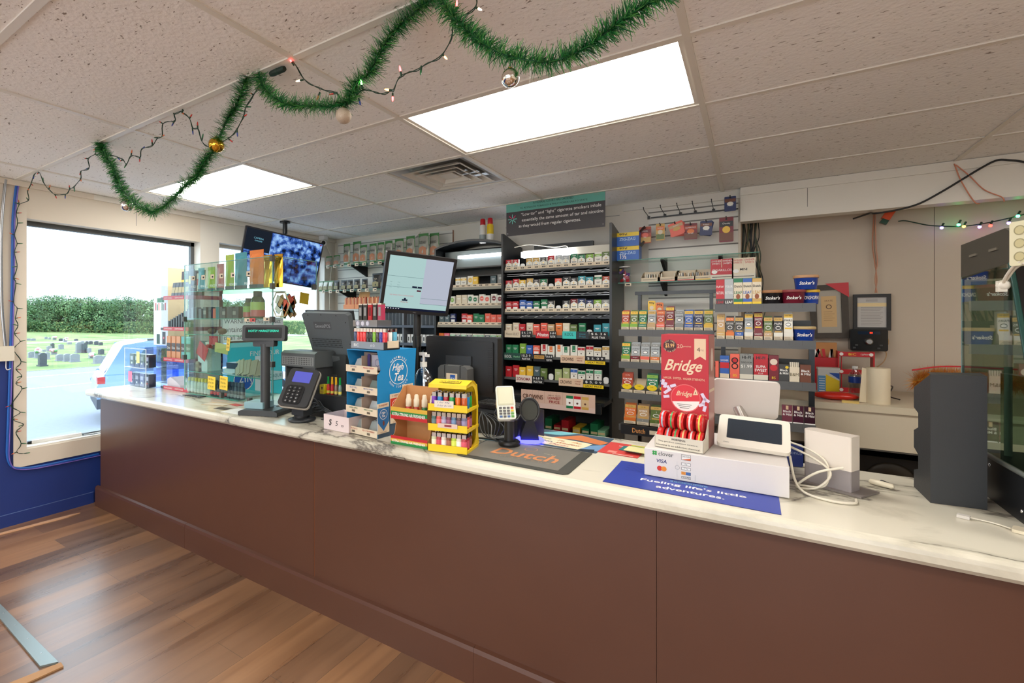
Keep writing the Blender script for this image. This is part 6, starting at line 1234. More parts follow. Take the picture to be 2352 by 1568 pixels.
MB().lathe([(.058, 0), (.062, .003), (.062, .008), (.058, .010)], MATS.get('blue_led') or glow('blue_led', (60, 60, 255), 6), 28).build('light_ring', t, loc=(0, -.01, -.004))
b = MB(); b.T = TR((0, -.01, .13))@RX(pi/2-.15)@Matrix.Diagonal((1, 1.25, 1, 1)); b.lathe([(.025, -.03), (.042, -.02), (.045, .0), (.045, .012), (.040, .014), (.036, .008)], C(44, 45, 44, .3), 26); b.lathe([(.035, .006), (.034, .010)], C(70, 74, 70, .12), 26); b.T = Matrix.Identity(4); b.build('scan_head', t)
MB().box(-.05, .06, 0, .003, 0, .12, C(70, 66, 58, .5)).build('divider_board', loc=(onY(1232, 970, 2.06).x-.02, 2.06, Z0), rot=-.15, label='small dark board standing behind the barcode scanner', cat='board')
# posters on the counter
t = thing('poster', 'glossy blue and orange poster lying behind the dark mat', 'poster', (-.66, 2.035, ZC+.0004), -.02)
b = MB(); b.box(-.20, .14, -.13, .145, 0, .0008, C(60, 84, 104, .35)); z = .0012
b.add([(-.14, -.02, z), (.0, .12, z), (.14, .06, z), (.12, .0, z), (.0, .03, z)], [(0, 1, 2, 3, 4)], C(206, 120, 70, .4)); b.add([(-.2, .06, z), (-.1, .145, z), (-.02, .145, z), (-.08, .07, z)], [(0, 1, 2, 3)], C(120, 190, 200, .4)); b.add([(-.02, -.1, z), (.10, -.02, z), (.14, .02, z), (.14, -.10, z)], [(0, 1, 2, 3)], C(110, 150, 190, .4)); b.add([(0, -.13, z+.0003), (.12, -.08, z+.0003), (.13, -.13, z+.0003)], [(0, 1, 2)], C(30, 44, 60, .4)); b.build('sheet', t)
t = thing('paper_sign', 'handwritten paper sign in coloured letters lying on the poster', 'sign', (-.705, 1.985, ZC+.0022), -.08)
b = MB(); b.add([(-.14, -.062, 0), (.11, -.06, 0), (.125, .0, 0), (.13, .055, 0), (-.13, .068, 0), (-.145, .01, 0)], [(0, 1, 2, 3, 4, 5)], C(226, 212, 176, .7)); b.T = TR((0, 0, .0006))@RX(-pi/2)
for s_, x, zz, c in (('Come', -.085, .03, (90, 130, 50)), ('To', -.0, .028, (190, 90, 70)), ('The', .07, .028, (214, 130, 60)), ('Kitchen', -.075, -.008, (50, 70, 110)), ('Window', .05, -.008, (190, 80, 60)), ('Thanks', .02, -.04, (180, 80, 110))): b.text(s_, x, zz, .022, 0, C(*c), sh=.35)
b.T = Matrix.Identity(4); b.build('sheet', t)
sheet(1432, 1033, .155, .185, C(206, 66, 62, .45), 'red printed flyer with white lettering beside the white cash drawer', -.05, nm='flyer', cat_='flyer', extra=lambda b: (b.flat(-.045, -.01, -.075, -.045, .0018, C(226, 140, 130)), b.flat(-.02, .06, -.088, -.082, .0018, C(236, 200, 190)), b.flat(-.03, 0, .04, .046, .0018, wht), b.flat(.02, .06, .04, .055, .0018, wht)))
t = thing('booklet_stack', 'stack of lime and teal brochures beside the white cash drawer', 'brochures', (W(1462, 1036).x, W(1462, 1036).y, ZC+.0022), -.1)
for k, (c, dx, dy) in enumerate((((40, 120, 120), -.015, -.0), ((196, 206, 50), .01, .02), ((30, 50, 100), .01, -.005), ((206, 210, 80), .015, -.025), ((226, 220, 160), .016, -.034))): MB().box(-.045+dx, .035+dx, -.035+dy, .035+dy, .0006+.003*k, .003+.003*k, C(*c, .45)).build('brochure', t)
# blue slogan mat
p1 = W(1384, 1106); p2 = W(1795, 1183); p3 = W(1428, 1058); t = thing('slogan_mat', 'royal blue counter mat with white bubbly slogan lettering', 'mat', (0, 0, ZC+.0005))
b = MB(); b.add([(p1.x, p1.y, .001), (p2.x, p2.y, .001), (p2.x, p1.y+.27, .001), (p1.x, p1.y+.27, .001)], [(0, 1, 2, 3)], C(40, 62, 160, .4)); b.add([(p1.x, p1.y, .0), (p2.x, p2.y, .0), (p2.x, p1.y+.27, .0), (p1.x, p1.y+.27, .0)], [(3, 2, 1, 0)], C(40, 62, 160, .4)); b.build('mat_base', t)
b = MB(); q_ = (p1.x+p2.x)/2; b.T = TR((q_+.01, p1.y+.088, .0016))@RX(-pi/2); b.text("Fueling life's little", 0, 0, .030, 0, wht, w=.30); b.T = TR((q_+.01, p1.y+.045, .0016))@RX(-pi/2); b.text('adventures.', 0, 0, .026, 0, wht, w=.19); b.T = TR((q_+.0, p1.y+.122, .0016))@RX(-pi/2); b.rbox(.11, .016, .0004, .007, C(90, 140, 200)); b.text('Marathon', 0, 0, .012, -.0006, C(20, 30, 80), w=.09)
b.T = Matrix.Identity(4)
for r_ in range(7):
    for c_ in range(12-r_): x = p1.x+.03+.022*c_+.011*(r_ % 2); yq = p1.y+.25-.014*r_; b.add([(x, yq, .0014), (x+.009, yq+.005, .0014), (x+.018, yq, .0014), (x+.009, yq-.005, .0014)], [(0, 3, 2, 1)], C(32, 50, 140, .4))
b.build('lettering', t)
# ---- cash drawer ----
ZD = .092
t = thing('cash_box', 'long white cash drawer with payment logo stickers on its front', 'cash drawer', (-.108, 1.731, ZC+.0025))
b = MB(); w = .203; b.box(-w, w, 0, .37, 0, ZD, C(224, 218, 214, .35)); b.build('drawer_body', t, bev=.002)
b = MB(); y = -.0007
b.text('clover', -.135, .080, .014, y, C(50, 60, 54), w=.046)
for dx, dz in ((-.0035, .0035), (.0035, .0035), (-.0035, -.0035), (.0035, -.0035)): b.disc(-.170+dx, .080+dz, .0038, y, C(50, 160, 70), 12)
b.text('VISA', -.148, .055, .012, y, C(40, 50, 110), w=.032, sh=.15); b.disc(-.154, .030, .0085, y, C(214, 50, 40), 18); b.disc(-.141, .030, .0085, y-.0003, C(236, 140, 40), 18)
for k, (zz, hh) in enumerate(((.078, .018), (.056, .009), (.041, .009), (.026, .009), (.012, .007))):
    b.rect(-.088, -.060, zz-hh/2, zz+hh/2, y, C(60, 60, 60)); b.rect(-.087, -.061, zz-hh/2+.001, zz+hh/2-.001, y-.0002, C(236, 234, 230))
    b.text(['DISCOVER', 'Pay', 'G Pay', '', 'more'][k], -.074, zz+(.003 if k == 0 else 0), .005, y-.0005, C(50, 50, 50), maxw=.022)
b.add([(-.087, y-.0004, .070), (-.061, y-.0004, .070), (-.061, y-.0004, .077)], [(0, 1, 2)], C(226, 100, 50)); b.rect(-.088, -.075, .021, .031, y-.0006, C(220, 140, 50)); b.rect(-.0745, -.061, .021, .031, y-.0006, C(60, 100, 160)); b.rect(-.101, -.1004, .01, .062, y, C(190, 190, 190)); b.rect(-.048, -.0474, .005, .025, y, grey)
b.ring(-.1, .042, .006, .0068, y-.0004, grey, 16); b.build('stickers', t)
# ---- nicotine pouch display ----
ZB = ZC+.0025+ZD+.0012
t = thing('pouch_display', 'tall red card display for round pouch tins with large script lettering', 'display', (-.208, 1.757, ZB), -.13)
rd = C(196, 28, 44, .38); w = .076; b = MB()
b.box(-w, w, .075, .165, 0, .385, rd); b.prism([(.0, 0), (.165, 0), (.165, .1), (.075, .1), (.03, .045), (.0, .042)], -w, -w+.002, offw, 'x'); b.prism([(.0, 0), (.165, 0), (.165, .1), (.075, .1), (.03, .045), (.0, .042)], w-.002, w, offw, 'x'); b.box(-w, w, 0, .002, 0, .042, offw); b.box(-w, w, 0, .165, 0, .002, offw)
b.prism([(-.0, .042), (.004, .042), (.075, .085), (.075, .089)][::1], -w, w, rd, 'x') if 0 else None
b.build('carton', t, bev=0)
b = MB(); y = .0742; cr = C(236, 206, 170)
b.text('Bridge', -.004, .272, .052, y, C(240, 214, 180), w=.122, sh=.42); b.disc(-.047, .345, .022, y, C(70, 24, 30), 24); b.text('$3.99', -.047, .345, .017, y-.0004, C(240, 190, 120), w=.030); b.arc('MORE BANG', -.047, .345, .0185, .0045, y-.0005, cr, -60, 60); b.arc('FOR YOUR BUCK', -.047, .345, .0205, .0045, y-.0005, cr, 245, 115)
b.text('20', -.014, .345, .013, y, cr); b.text('pouches', .009, .344, .007, y, cr, w=.026); b.add([(.032, y, .300), (.050, y, .312), (.068, y, .300), (.068, y, .372), (.032, y, .372)], [(0, 1, 2, 3, 4)], cr); b.text('4', .045, .335, .015, y-.0004, C(90, 40, 30)); b.text('mg', .056, .333, .006, y-.0004, C(180, 130, 110))
b.text('LARGER.  SOFTER.  HIGHER STRENGTH.', -.002, .232, .0075, y, cr, w=.134)
b.disc(.004, .165, .047, y-.0002, C(222, 40, 56, .3), 36); b.ring(.004, .165, .0455, .048, y-.0006, C(232, 110, 110), 36); b.text('Bridge', .0, .178, .022, y-.0008, cr, w=.052, sh=.42)
b.add([(.004+.045*cos(a), y-.0006, .165+.045*sin(a)) for a in [pi+.35+(pi-.5)*k/12 for k in range(13)]], [tuple(range(13))], wht)
for k in range(3): b.rect(-.022+.004*k, .024-.004*k, .142-.006*k, .1435-.006*k, y-.001, ink)
b.add([(.028, y-.001, .178), (.044, y-.001, .180), (.036, y-.001, .203)], [(0, 1, 2)], cr); b.text('4', .036, .186, .008, y-.0014, C(90, 40, 30))
random.seed(9)
for k, (x, z, a) in enumerate(((-.062, .205, .3), (-.05, .195, -.6), (-.058, .182, .9), (-.036, .205, 1.2), (-.058, .165, 1.4), (-.07, .215, .2), (.060, .178, -.5), (.062, .16, .4), (.055, .148, 1.1), (.07, .165, -1), (.064, .136, .2))):
    b.T = TR((x, y-.0008, z))@RY(a); b.rbox(.010, .02, .0005, .0015, C(226, 214, 236, .5))
b.T = Matrix.Identity(4)
for k, (s_, c) in enumerate((('WINTERGREEN', 'red'), ('MINT', 'silver'), ('SPEARMINT', 'olive'), ('ORIGINAL', 'tan'), ('CITRUS', 'gold'))): x = -.06+.03*k; b.text(s_, x, .113, .0045, y, cr, maxw=.024); b.add([(x-.013, y, .100), (x+.013, y, .100), (x, y, .107)], [(0, 1, 2)], P_(c))
b.text('Bridge', 0, .0, .001, y+.02, rd) if 0 else None
b.build('front_print', t)
b = MB(); b.text('WARNING:', 0, .033, .007, -.001, ink, w=.045); b.text('This product contains nicotine.', -.002, .022, .006, -.001, ink, w=.125); b.text('Nicotine is an addictive chemical.', -.002, .010, .006, -.001, ink, w=.138); b.build('warning_text', t)
b = MB(); b.T = TR((w+.0006, .12, 0))@RZ(pi/2); b.rect(-.044, .044, .1, .384, 0, C(176, 120, 112, .3)); b.disc(0, .3, .02, -.0004, C(214, 190, 180), 20, .04); b.rect(-.04, .04, .19, .2, -.0004, cream); b.T = Matrix.Identity(4); b.build('side_print', t)
TBm = TR(t.location)@RZ(-.13)
def tin(P, rot, lab, bandc):
    o = thing('pouch_tin', lab, 'tin', P, rot, group='red pouch tins in the tall red display')
    b = MB(); b.T = RY(pi/2)@TR((0, 0, -.0095)); b.lathe([(.026, 0), (.0285, .002), (.0285, .017), (.026, .019)], C(214, 44, 44, .2), 26); b.lathe([(.0287, .007), (.0287, .012)], bandc, 26); b.T = Matrix.Identity(4); b.build('tin_body', o)
bc = [C(214, 44, 44), C(170, 190, 206), C(60, 160, 90), C(226, 190, 130), C(230, 226, 220), C(214, 206, 80)]
for k in range(6): tin(TBm@Vector((-.062+.0245*k, .034, .0345)), (0, 0, -.13), 'red round pouch tin on edge, %s from left in the front row' % ORD[k], bc[k])
for k in range(5): tin(TBm@Vector((-.058+.029*k, .046, .083)) if 0 else TBm@Vector((-.058+.029*k, .046, .0885)), (0, 0, -.13), 'red round pouch tin on edge, %s from left in the upper row' % ORD[k], bc[(k+1) % 6])
# ---- white tilted touch screens ----
t = thing('payment_tablet', 'white tilted payment tablet with dark screen on the cash drawer', 'tablet', (.0, 1.90, ZB))
hd = MB(); hd.rbox(.205, .138, .016, .014, C(230, 222, 208, .3)); hd = hd.build('housing', t, loc=(.004, 0, .052), rot=(-.945, .022, -.021))
MB().rbox(.155, .088, .002, .003, C(44, 52, 62, .12)).build('screen', hd, loc=(.002, -.0085, .006)); MB().text('clover', .0, 0, .005, 0, C(90, 90, 90)).build('badge', hd, loc=(-.075, -.0085, -.057))
MB().prism([(-.03, 0), (.07, 0), (.05, .05), (-.02, .006)], -.06, .06, C(196, 188, 176, .4), 'x').build('foot', t)
t = thing('till_screen', 'large white till screen seen from behind on a silver cylindrical arm', 'monitor', (-.02, 2.045, ZB))
hd = MB(); hd.rbox(.205, .142, .012, .014, C(222, 214, 206, .3)); hd.build('housing', t, loc=(.0, .0, .15), rot=(.30, .02, .08))
MB().tube([(.03, -.02, .0), (.0, .0, .06), (-.025, .012, .115)], .017, C(196, 190, 182, .25, .4), 18).build('arm', t); MB().box(-.07, .07, -.06, .06, 0, .006, white).build('foot', t)
# ---- upright white printer on grey foot ----
pl = W(1842, 1106); prr = W(1955, 1137); mid = (pl+prr)/2; ang = math.atan2(prr.y-pl.y, prr.x-pl.x); L_ = (prr-pl).length
t = thing('receipt_printer', 'upright white and grey receipt printer standing on a thin grey plate', 'printer', (mid.x, mid.y, Z0), ang)
MB().prism([(-L_/2-.02, -.02), (L_/2+.03, -.012), (L_/2+.035, .09), (-L_/2-.01, .1)], 0, .006, C(128, 120, 116, .35), 'z').build('base_plate', t)
b = MB(); b.T = TR((0, .03, .006)); pz = []
for cx, cy, a in ((L_/2-.004, -.026, -pi/2), (L_/2-.004, .022, 0), (-L_/2+.02, .010, pi/2), (-L_/2+.02, -.010, pi)):
    r = .004 if cx > 0 else .02
    for k in range(4): tt = a+k*pi/6; pz.append((cx+r*cos(tt), cy+r*sin(tt)))
b.prism(pz, 0, .062, C(150, 142, 142, .4), 'z'); b.build('lower_body', t)
b = MB(); b.T = TR((0, .03, .0685)); b.prism(pz, 0, .105, C(232, 222, 210, .25), 'z'); b.build('upper_body', t)
b = MB(); zc_ = lambda px, py, dz=.004: onZ(px, py, ZC+dz)
def cab(nm, pts, r, mt, lab, ct='cable'): return MB().tube(cat_curve(pts, 10), r, mt, 8).build(nm, label=lab, cat=ct)
cw = C(226, 218, 200, .35)
cab('white_cable', [(.10, 1.94, .985), (.17, 1.90, .96), (.205, 1.86, .93), (.17, 1.845, .885), (.12, 1.86, .876), (.17, 1.85, .93), (.235, 1.855, .955)], .0036, cw, 'white looping cable between payment tablet and upright printer')
cab('white_cable', [(.105, 1.90, .96), (.115, 1.84, .90), (.14, 1.80, .876), (.20, 1.765, .875), (.25, 1.78, .875), (.26, 1.82, .875)], .0036, cw, 'white cable running along the counter front of the upright printer')
cab('white_cable', [(.09, 2.0, .99), (.16, 1.93, .98), (.20, 1.89, .95), (.19, 1.86, .89), (.125, 1.875, .876)], .0032, cw, 'second white cable curling off the back of the payment tablet')
p = W(2024, 1118); t = thing('white_fob', 'small white capsule-shaped device with thin cord on the counter', 'device', (p.x, p.y, Z0), -.55)
b = MB(); b.T = TR((0, 0, .009))@RY(pi/2); b.lathe([(.003, -.032), (.008, -.028), (.0088, 0), (.008, .028), (.003, .032)], C(226, 214, 188, .3), 16); b.T = Matrix.Identity(4); b.build('body', t); MB().tube(cat_curve([(-.005, .008, .006), (-.012, .03, .012), (.005, .04, .006), (.02, .03, .003)]), .0015, dgrey, 5).build('cord', t)
# blue bag behind the printer
p = onY(1825, 1025, 2.13); b = MB(); b.rbox(.05, .08, .02, .008, C(40, 60, 140, .3)); b.text('Bonus', 0, .01, .012, -.0105, C(170, 190, 230)); b.build('blue_pack', loc=(p.x, 2.13, Z0+.0405), label='small blue packet standing behind the tablet cables', cat='packet')
# ---- notched black housing ----
fl = W(2137, 1155); frr = W(2268, 1172); bl_ = W(2099, 1118)
t = thing('slotted_housing', 'tall matte dark metal housing with notched side edge on the counter right', 'housing', (fl.x, fl.y, Z0))
mt = mk('dark_slate_metal', (50, 52, 54), .5, bump=.15, bscale=300); f_ = frr-fl; s_ = bl_-fl
def zof(py, p_): d = -SN*p_.x+CS*p_.y; return EYE-(py-PY)*d/FPX-Z0
ztp = zof(859, fl); F_ = lambda u, v, z: (f_.x*u+s_.x*v, f_.y*u+s_.y*v, z)
b = MB(); b.add([F_(0, 0, 0), F_(1, 0, 0), F_(1, 0, ztp), F_(0, 0, ztp)], [(0, 1, 2, 3)], mt)
bk = Vector((s_.x, s_.y, 0)); fw_ = Vector((f_.x, f_.y, 0)); G_ = lambda u, dpt, z: tuple(fw_*u+Vector((.02, .13, 0))*dpt+Vector((0, 0, z)))
b.add([F_(1, 0, 0), G_(1, 1, 0), G_(1, 1, ztp), F_(1, 0, ztp)], [(0, 1, 2, 3)], mt); b.add([F_(0, 0, ztp), F_(1, 0, ztp), G_(1, 1, ztp-.002), G_(0, .7, ztp-.002)], [(0, 1, 2, 3)], mt); b.build('front_cover', t)
zs2 = [zof(y_, bl_) for y_ in (889, 935, 943, 975, 987, 1026, 1036, 1068, 1078)]
b = MB(); nin = .72
poly = [(0, 0), (0, ztp), (1, zs2[0]), (1, zs2[1]), (nin, zs2[2]), (nin, zs2[3]), (1, zs2[4]), (1, zs2[5]), (nin, zs2[6]), (nin, zs2[7]), (1, zs2[8]), (1, 0)]
th = Vector((.004, .003, 0)); vs = [F_(0, v, z) for v, z in poly]; n = len(vs); vs2 = [tuple(Vector(p_)+th) for p_ in vs]
b.add(vs+vs2, [tuple(range(n)), tuple(range(2*n-1, n-1, -1))]+[(i, (i+1) % n, n+(i+1) % n, n+i) for i in range(n)], mt); b.build('notched_side', t)
# ---- glass warmer case ----
CX0, CX1, CY0, CY1 = .60, 1.08, 1.72, 2.175
t = thing('glass_case', 'countertop glass display case with dark slanted hood and black base', 'display case', (0, 0, Z0))
hoodm = mk('dark_olive_metal', (62, 58, 48), .5); bk_ = MB(); bk_.prism([(CY0, .0), (CY1, .0), (CY1, .125), (CY0-.01, .125)], CX0, CX1, C(26, 28, 32, .4), 'x'); bk_.build('base', t)
b = MB()
for y_, z_ in ((1.80, .095), (1.86, .03), (2.06, .1), (2.1, .03)): b.T = TR((CX0, y_, z_))@RY(-pi/2); b.lathe([(.005, 0), (.0045, .002), (.001, .003)], chrome, 10)
b.T = Matrix.Identity(4); b.build('screws', t)
b = MB(); b.prism([(2.29-.0, .668), (2.29, .785), (1.96, .79), (1.925, .775), (1.915, .74), (1.93, .69)][::-1], CX0, CX1, hoodm, 'x'); b.build('hood', t)
for y_ in (2.00, 2.15): MB().box(CX0-.004, CX0, y_, y_+.055, .735, .742, C(110, 104, 92, .4)).build('hood_slot', t)
side = [(2.285, .12), (2.285, .675), (1.932, .69), (1.73, .125)]
for x in (CX0, CX1-.005): MB().prism(side[::-1], x, x+.005, pane('case_glass', (214, 226, 216), .5) if 'case_glass' not in MATS else MATS['case_glass'], 'x').build('side_pane', t)
b = MB(); ge = C(30, 70, 64, .2); b.tube([(CX0+.003, 1.932, .69), (CX0+.003, 1.73, .125)], .006, ge, 6); b.tube([(CX0+.003, 2.285, .12), (CX0+.003, 2.285, .675)], .004, C(110, 130, 130, .2), 6); b.tube([(CX0+.05, 2.1, .12), (CX0+.05, 2.1, .675)], .009, C(120, 130, 126, .2), 8); b.tube([(CX0, 2.285, .125), (CX0, 1.73, .13)], .007, C(110, 116, 112, .3), 6); b.build('edge_bars', t)
MB().add([(CX0+.01, 1.937, .685), (CX1-.01, 1.937, .685), (CX1-.01, 1.737, .13), (CX0+.01, 1.737, .13)], [(0, 1, 2, 3)], C(20, 24, 26, .2)).build('front_panel', t)
MB().box(CX0+.02, CX1-.02, 2.27, 2.275, .13, .66, MATS['case_glass']).build('rear_pane', t)
# power strip and plug
p = onX(2338, 560, .585); t = thing('power_strip', 'cream power strip with three round covers hanging on the glass case', 'power strip', (p.x, p.y, p.z), pi/2*-.62)
b = MB(); b.rbox(.045, .115, .02, .006, C(222, 214, 178, .4)); b.build('body', t, loc=(.012, 0, 0))
for k in range(3): MB().disc(.012, .034-.034*k, .011, -.0108, C(200, 188, 140), 18).ring(.012, .034-.034*k, .010, .0125, -.0112, C(160, 150, 110)).build('socket_cover', t)
pp = [onX(2345, 600, .585), onX(2325, 615, .58), onX(2308, 640, .58), onX(2304, 655, .585)]
MB().tube(cat_curve(pp), .0035, cw, 8).tube(cat_curve([onX(2352, 604, .587), onX(2332, 617, .586), onX(2312, 643, .586)]), .003, cw, 8).build('white_cable', label='white cord dropping from the power strip on the glass case', cat='cord')
p = onX(2304, 655, .585); b = MB(); b.T = TR(p)@Matrix.Diagonal((1, 1, 1, 1)); b.ball((0, 0, 0), .0145, C(226, 220, 206, .35), 14, 8); b.box(-.012, .006, -.008, .008, -.018, .012, C(226, 220, 206, .35)); b.T = Matrix.Identity(4); b.build('white_plug', label='white plug at the end of the cord against the glass case', cat='plug')
# charger on the counter
p = W(2213, 1190); q = W(2335, 1220); cab('charging_cord', [(p.x+.01, p.y, Z0+.004), ((p.x+q.x)/2+.01, (p.y+q.y)/2+.01, Z0+.002), (q.x-.01, q.y, Z0+.004)], .0018, cw, 'thin white charging cord lying near the counter right end', 'cord')
MB().box(-.012, .012, -.008, .008, 0, .008, C(214, 208, 200, .35)).build('usb_plug', loc=(p.x, p.y, Z0), rot=-.4, label='small white plug at the end of the charging cord', cat='plug')
b = MB(); b.rbox(.04, .04, .008, .008, C(226, 214, 188, .35), 'z'); b.build('charger_puck', loc=(q.x+.012, q.y-.005, Z0+.004), rot=-.4, label='white charging puck at the right end of the counter', cat='charger')
# ================= HANGING AND WALL THINGS =================
# TV under the ceiling corner
t = thing('ceiling_monitor', 'wide screen on a ceiling pole in the window corner showing blue camera pictures', 'television', (-3.86, 3.06, CH-.002))
MB().cyl(0, 0, -.12, 0, .022, satin, 14).cyl(0, 0, -.016, 0, .05, satin, 16).tube([(0, 0, -.11), (.0, -.02, -.2)], .018, satin, 8).build('ceiling_mount', t)
hd = MB(); hd.rbox(.76, .465, .03, .008, C(34, 36, 44, .3)); hd.T = TR((0, .022, 0)); hd.rbox(.5, .3, .03, .01, black); hd.T = Matrix.Identity(4); hd = hd.build('housing', t, loc=(.02, -.05, 1.985-CH), rot=(.177, .123, 1.26))
def camscreen():
    m, nt, b, N, L = nodes('camera_feed'); nt.nodes.remove(b); out = [n for n in nt.nodes if n.type == 'OUTPUT_MATERIAL'][0]; tc = N('TexCoord'); n1 = N('TexNoise'); n1.inputs['Scale'].default_value = 18; n1.inputs['Detail'].default_value = 5; r = N('ValToRGB'); e = r.color_ramp.elements; e[0].position = .38; e[0].color = rgb(14, 22, 44); e[1].position = .66; e[1].color = rgb(150, 190, 236); x = e.new(.5); x.color = rgb(50, 84, 160); em = N('Emission'); em.inputs[1].default_value = .8
    L(tc.outputs['Object'], n1.inputs[0]); L(n1.outputs[0], r.inputs[0]); L(r.outputs[0], em.inputs[0]); L(em.outputs[0], out.inputs[0]); return m
cf = camscreen(); b = MB(); y = -.0158; b.rect(-.368, .368, -.22, .22, y, cf); b.rect(-.368, -.14, .02, .22, y-.0004, glow('feed_dark', (28, 34, 44), .7))
b.text('CAMERA', -.25, .14, .016, y-.001, glow('feed_text', (110, 170, 190), .8)); b.text('OFFLINE', -.25, .115, .013, y-.001, MATS['feed_text']); fd = glow('feed_line', (16, 20, 34), .5)
b.rect(-.14, -.136, -.22, .22, y-.001, fd); b.rect(.16, .164, -.0, .22, y-.001, fd); b.rect(-.368, .368, .0, .004, y-.001, fd); b.rect(.1, .104, -.22, .0, y-.001, fd); b.rect(.345, .36, .2, .214, y-.001, red); b.build('screen', hd)
# corner security camera
p = onX(745, 543, -4.16); t = thing('security_camera', 'small white round security camera in the ceiling corner', 'camera', (-4.17, p.y, CH-.05))
MB().box(-.05, .04, -.03, .03, -.0, .046, white).build('mount', t); b = MB(); b.T = RZ(.7); b.ball((0, -.0, -.03), .036, white, 18, 10); b.T = RZ(.75)@TR((0, -.034, -.034))@RX(pi/2); b.lathe([(.022, -.004), (.022, .004), (.012, .005)], ink, 18); b.T = Matrix.Identity(4); b.build('eyeball', t)
cab('wall_cable', [(-4.20, 3.90, 2.28), (-4.19, 3.98, 2.10), (-4.2, 3.97, 1.8), (-4.2, 3.96, 1.5)], .004, offw, 'pale cable running down the corner below the security camera')
cab('wall_cable', [(-3.6, 4.06, 2.22), (-3.2, 4.06, 2.225), (-3.05, 4.06, 2.25), (-2.95, 4.06, 2.31)], .005, offw, 'pale cable stapled along the top of the corner slatwall')
# window posters
def wpost(a, c, col, nm, lab, extra=None):
    p0 = onX(*a, -4.35); p1 = onX(*c, -4.35); w = (p1.y-p0.y)/2; h = (p0.z-p1.z)/2; b = MB(); b.rect(-w, w, -h, h, 0, col); b.add([(-w, .001, -h), (w, .001, -h), (w, .001, h), (-w, .001, h)], [(3, 2, 1, 0)], col); extra and extra(b, w, h)
    b.build(nm, loc=(-4.362, (p0.y+p1.y)/2, (p0.z+p1.z)/2), rot=pi/2, label=lab, cat='poster')
poster_w = C(236, 246, 250, .5); cy = C(60, 206, 220, .4)
wpost((508, 728), (652, 782), poster_w, 'warning_poster', 'white nicotine warning poster on the corner window', lambda b, w, h: (b.text('WARNING: This product', 0, h*.62, .055, -.002, C(60, 90, 100), w=w*1.8), b.text('contains nicotine. Nicotine', 0, h*.05, .055, -.002, C(60, 90, 100), w=w*1.9), b.text('is an addictive chemical.', 0, -h*.55, .05, -.002, C(60, 90, 100), w=w*1.8)))
def zyn(b, w, h):
    b.disc(-w*.45, -h*.30, .105, -.002, C(30, 96, 190, .4), 32); b.ring(-w*.45, -h*.30, .105, .115, -.003, wht, 32); b.text('ZYN', -w*.4, -h*.28, .07, -.004, wht, w=.14); b.text('3', -w*.2, -h*.42, .04, -.004, wht); b.rect(-w*.05, w*.55, -h, h*.45, -.001, poster_w); b.text('FIND YOUR', w*.32, h*.55, .05, -.004, wht, w=w*1.1)
wpost((524, 784), (650, 905), cy, 'turquoise_poster', 'turquoise poster with a round blue badge on the corner window', zyn)
# ---- garlands ----
def gpath(px): return cat_curve([onY(x, y, 1.149) for x, y in px], 8)
pine = [mk('tinsel_pine', (40, 128, 62), .4), mk('tinsel_pine_dark', (20, 84, 46), .45), mk('tinsel_pine_light', (96, 168, 84), .4)]
G1 = [(231, 326), (237, 350), (260, 385), (275, 425), (300, 458), (350, 486), (392, 462), (424, 428), (452, 405), (466, 375), (490, 345), (520, 280), (545, 240), (562, 190), (588, 152)]
G2 = [(590, 152), (606, 200), (650, 236), (700, 243), (758, 244), (800, 232), (815, 195), (850, 165), (872, 120), (905, 70), (945, 35), (1000, -12)]
G3 = [(1006, -14), (1042, 40), (1090, 85), (1150, 122), (1240, 142), (1310, 128), (1370, 92), (1430, 46), (1500, 0), (1560, -38)]
def garland(px, lab, seed):
    random.seed(seed); b = MB(); P = gpath(px); b.tube([tuple(p) for p in P], .003, pine[1], 5); L_ = sum((P[i+1]-P[i]).length for i in range(len(P)-1)); n_ = int(L_*4200)
    for k in range(n_):
        u = random.uniform(0, len(P)-1.001); i = int(u); p = P[i].lerp(P[i+1], u-i); tg = (P[i+1]-P[i]).normalized()
        d = Vector((random.gauss(0, 1), random.gauss(0, 1), random.gauss(0, 1))); d = (d-tg*d.dot(tg)).normalized(); r = random.uniform(.024, .044)*(1+.25*sin(u*1.9)); d = (d+tg*random.uniform(-.2, .7)).normalized()*r
        s_ = d.cross(Vector((random.random(), random.random(), random.random()))).normalized()*.0014; b.add([p-s_, p+s_, p+d+s_*.4, p+d-s_*.4], [(0, 1, 2, 3)], pine[k % 7 % 3])
    b.build('pine_garland', label=lab, cat='garland', group=None)
garland(G1, 'green tinsel garland swag nearest the window', 1); garland(G2, 'green tinsel garland swag in the middle', 2); garland(G3, 'green tinsel garland swag over the large light panel', 3)
def bauble(px, py, rpx, mt, lab, hang_=.03):
    p = onY(px, py, 1.149); d = -SN*p.x+CS*p.y; r = rpx*d/FPX; t = thing('bauble', lab, 'ornament', p)
    MB().ball((0, 0, 0), r, mt, 24, 14).build('ball', t); MB().cyl(0, 0, r*.95, r*1.12, r*.22, gold, 10).tube([(0, 0, r*1.1), (0, 0, r+hang_)], .0012, pine[1], 4).build('hanging_cap', t)
bauble(291, 472, 13, C(214, 214, 214, .06, 1), 'small mirror-silver bauble by the window end of the garland', .015)
bauble(497, 333, 17, C(214, 166, 60, .1, 1), 'shiny gold bauble hanging on the first garland swag', .01)
bauble(789, 266, 18, mk('glitter_champagne', (188, 172, 152), .6, .3, bump=.4, bscale=400), 'matte champagne glitter bauble under the middle garland', .012)
bauble(1172, 179, 21, C(226, 222, 214, .04, 1), 'large clear mirror bauble beside the big light panel', .02)
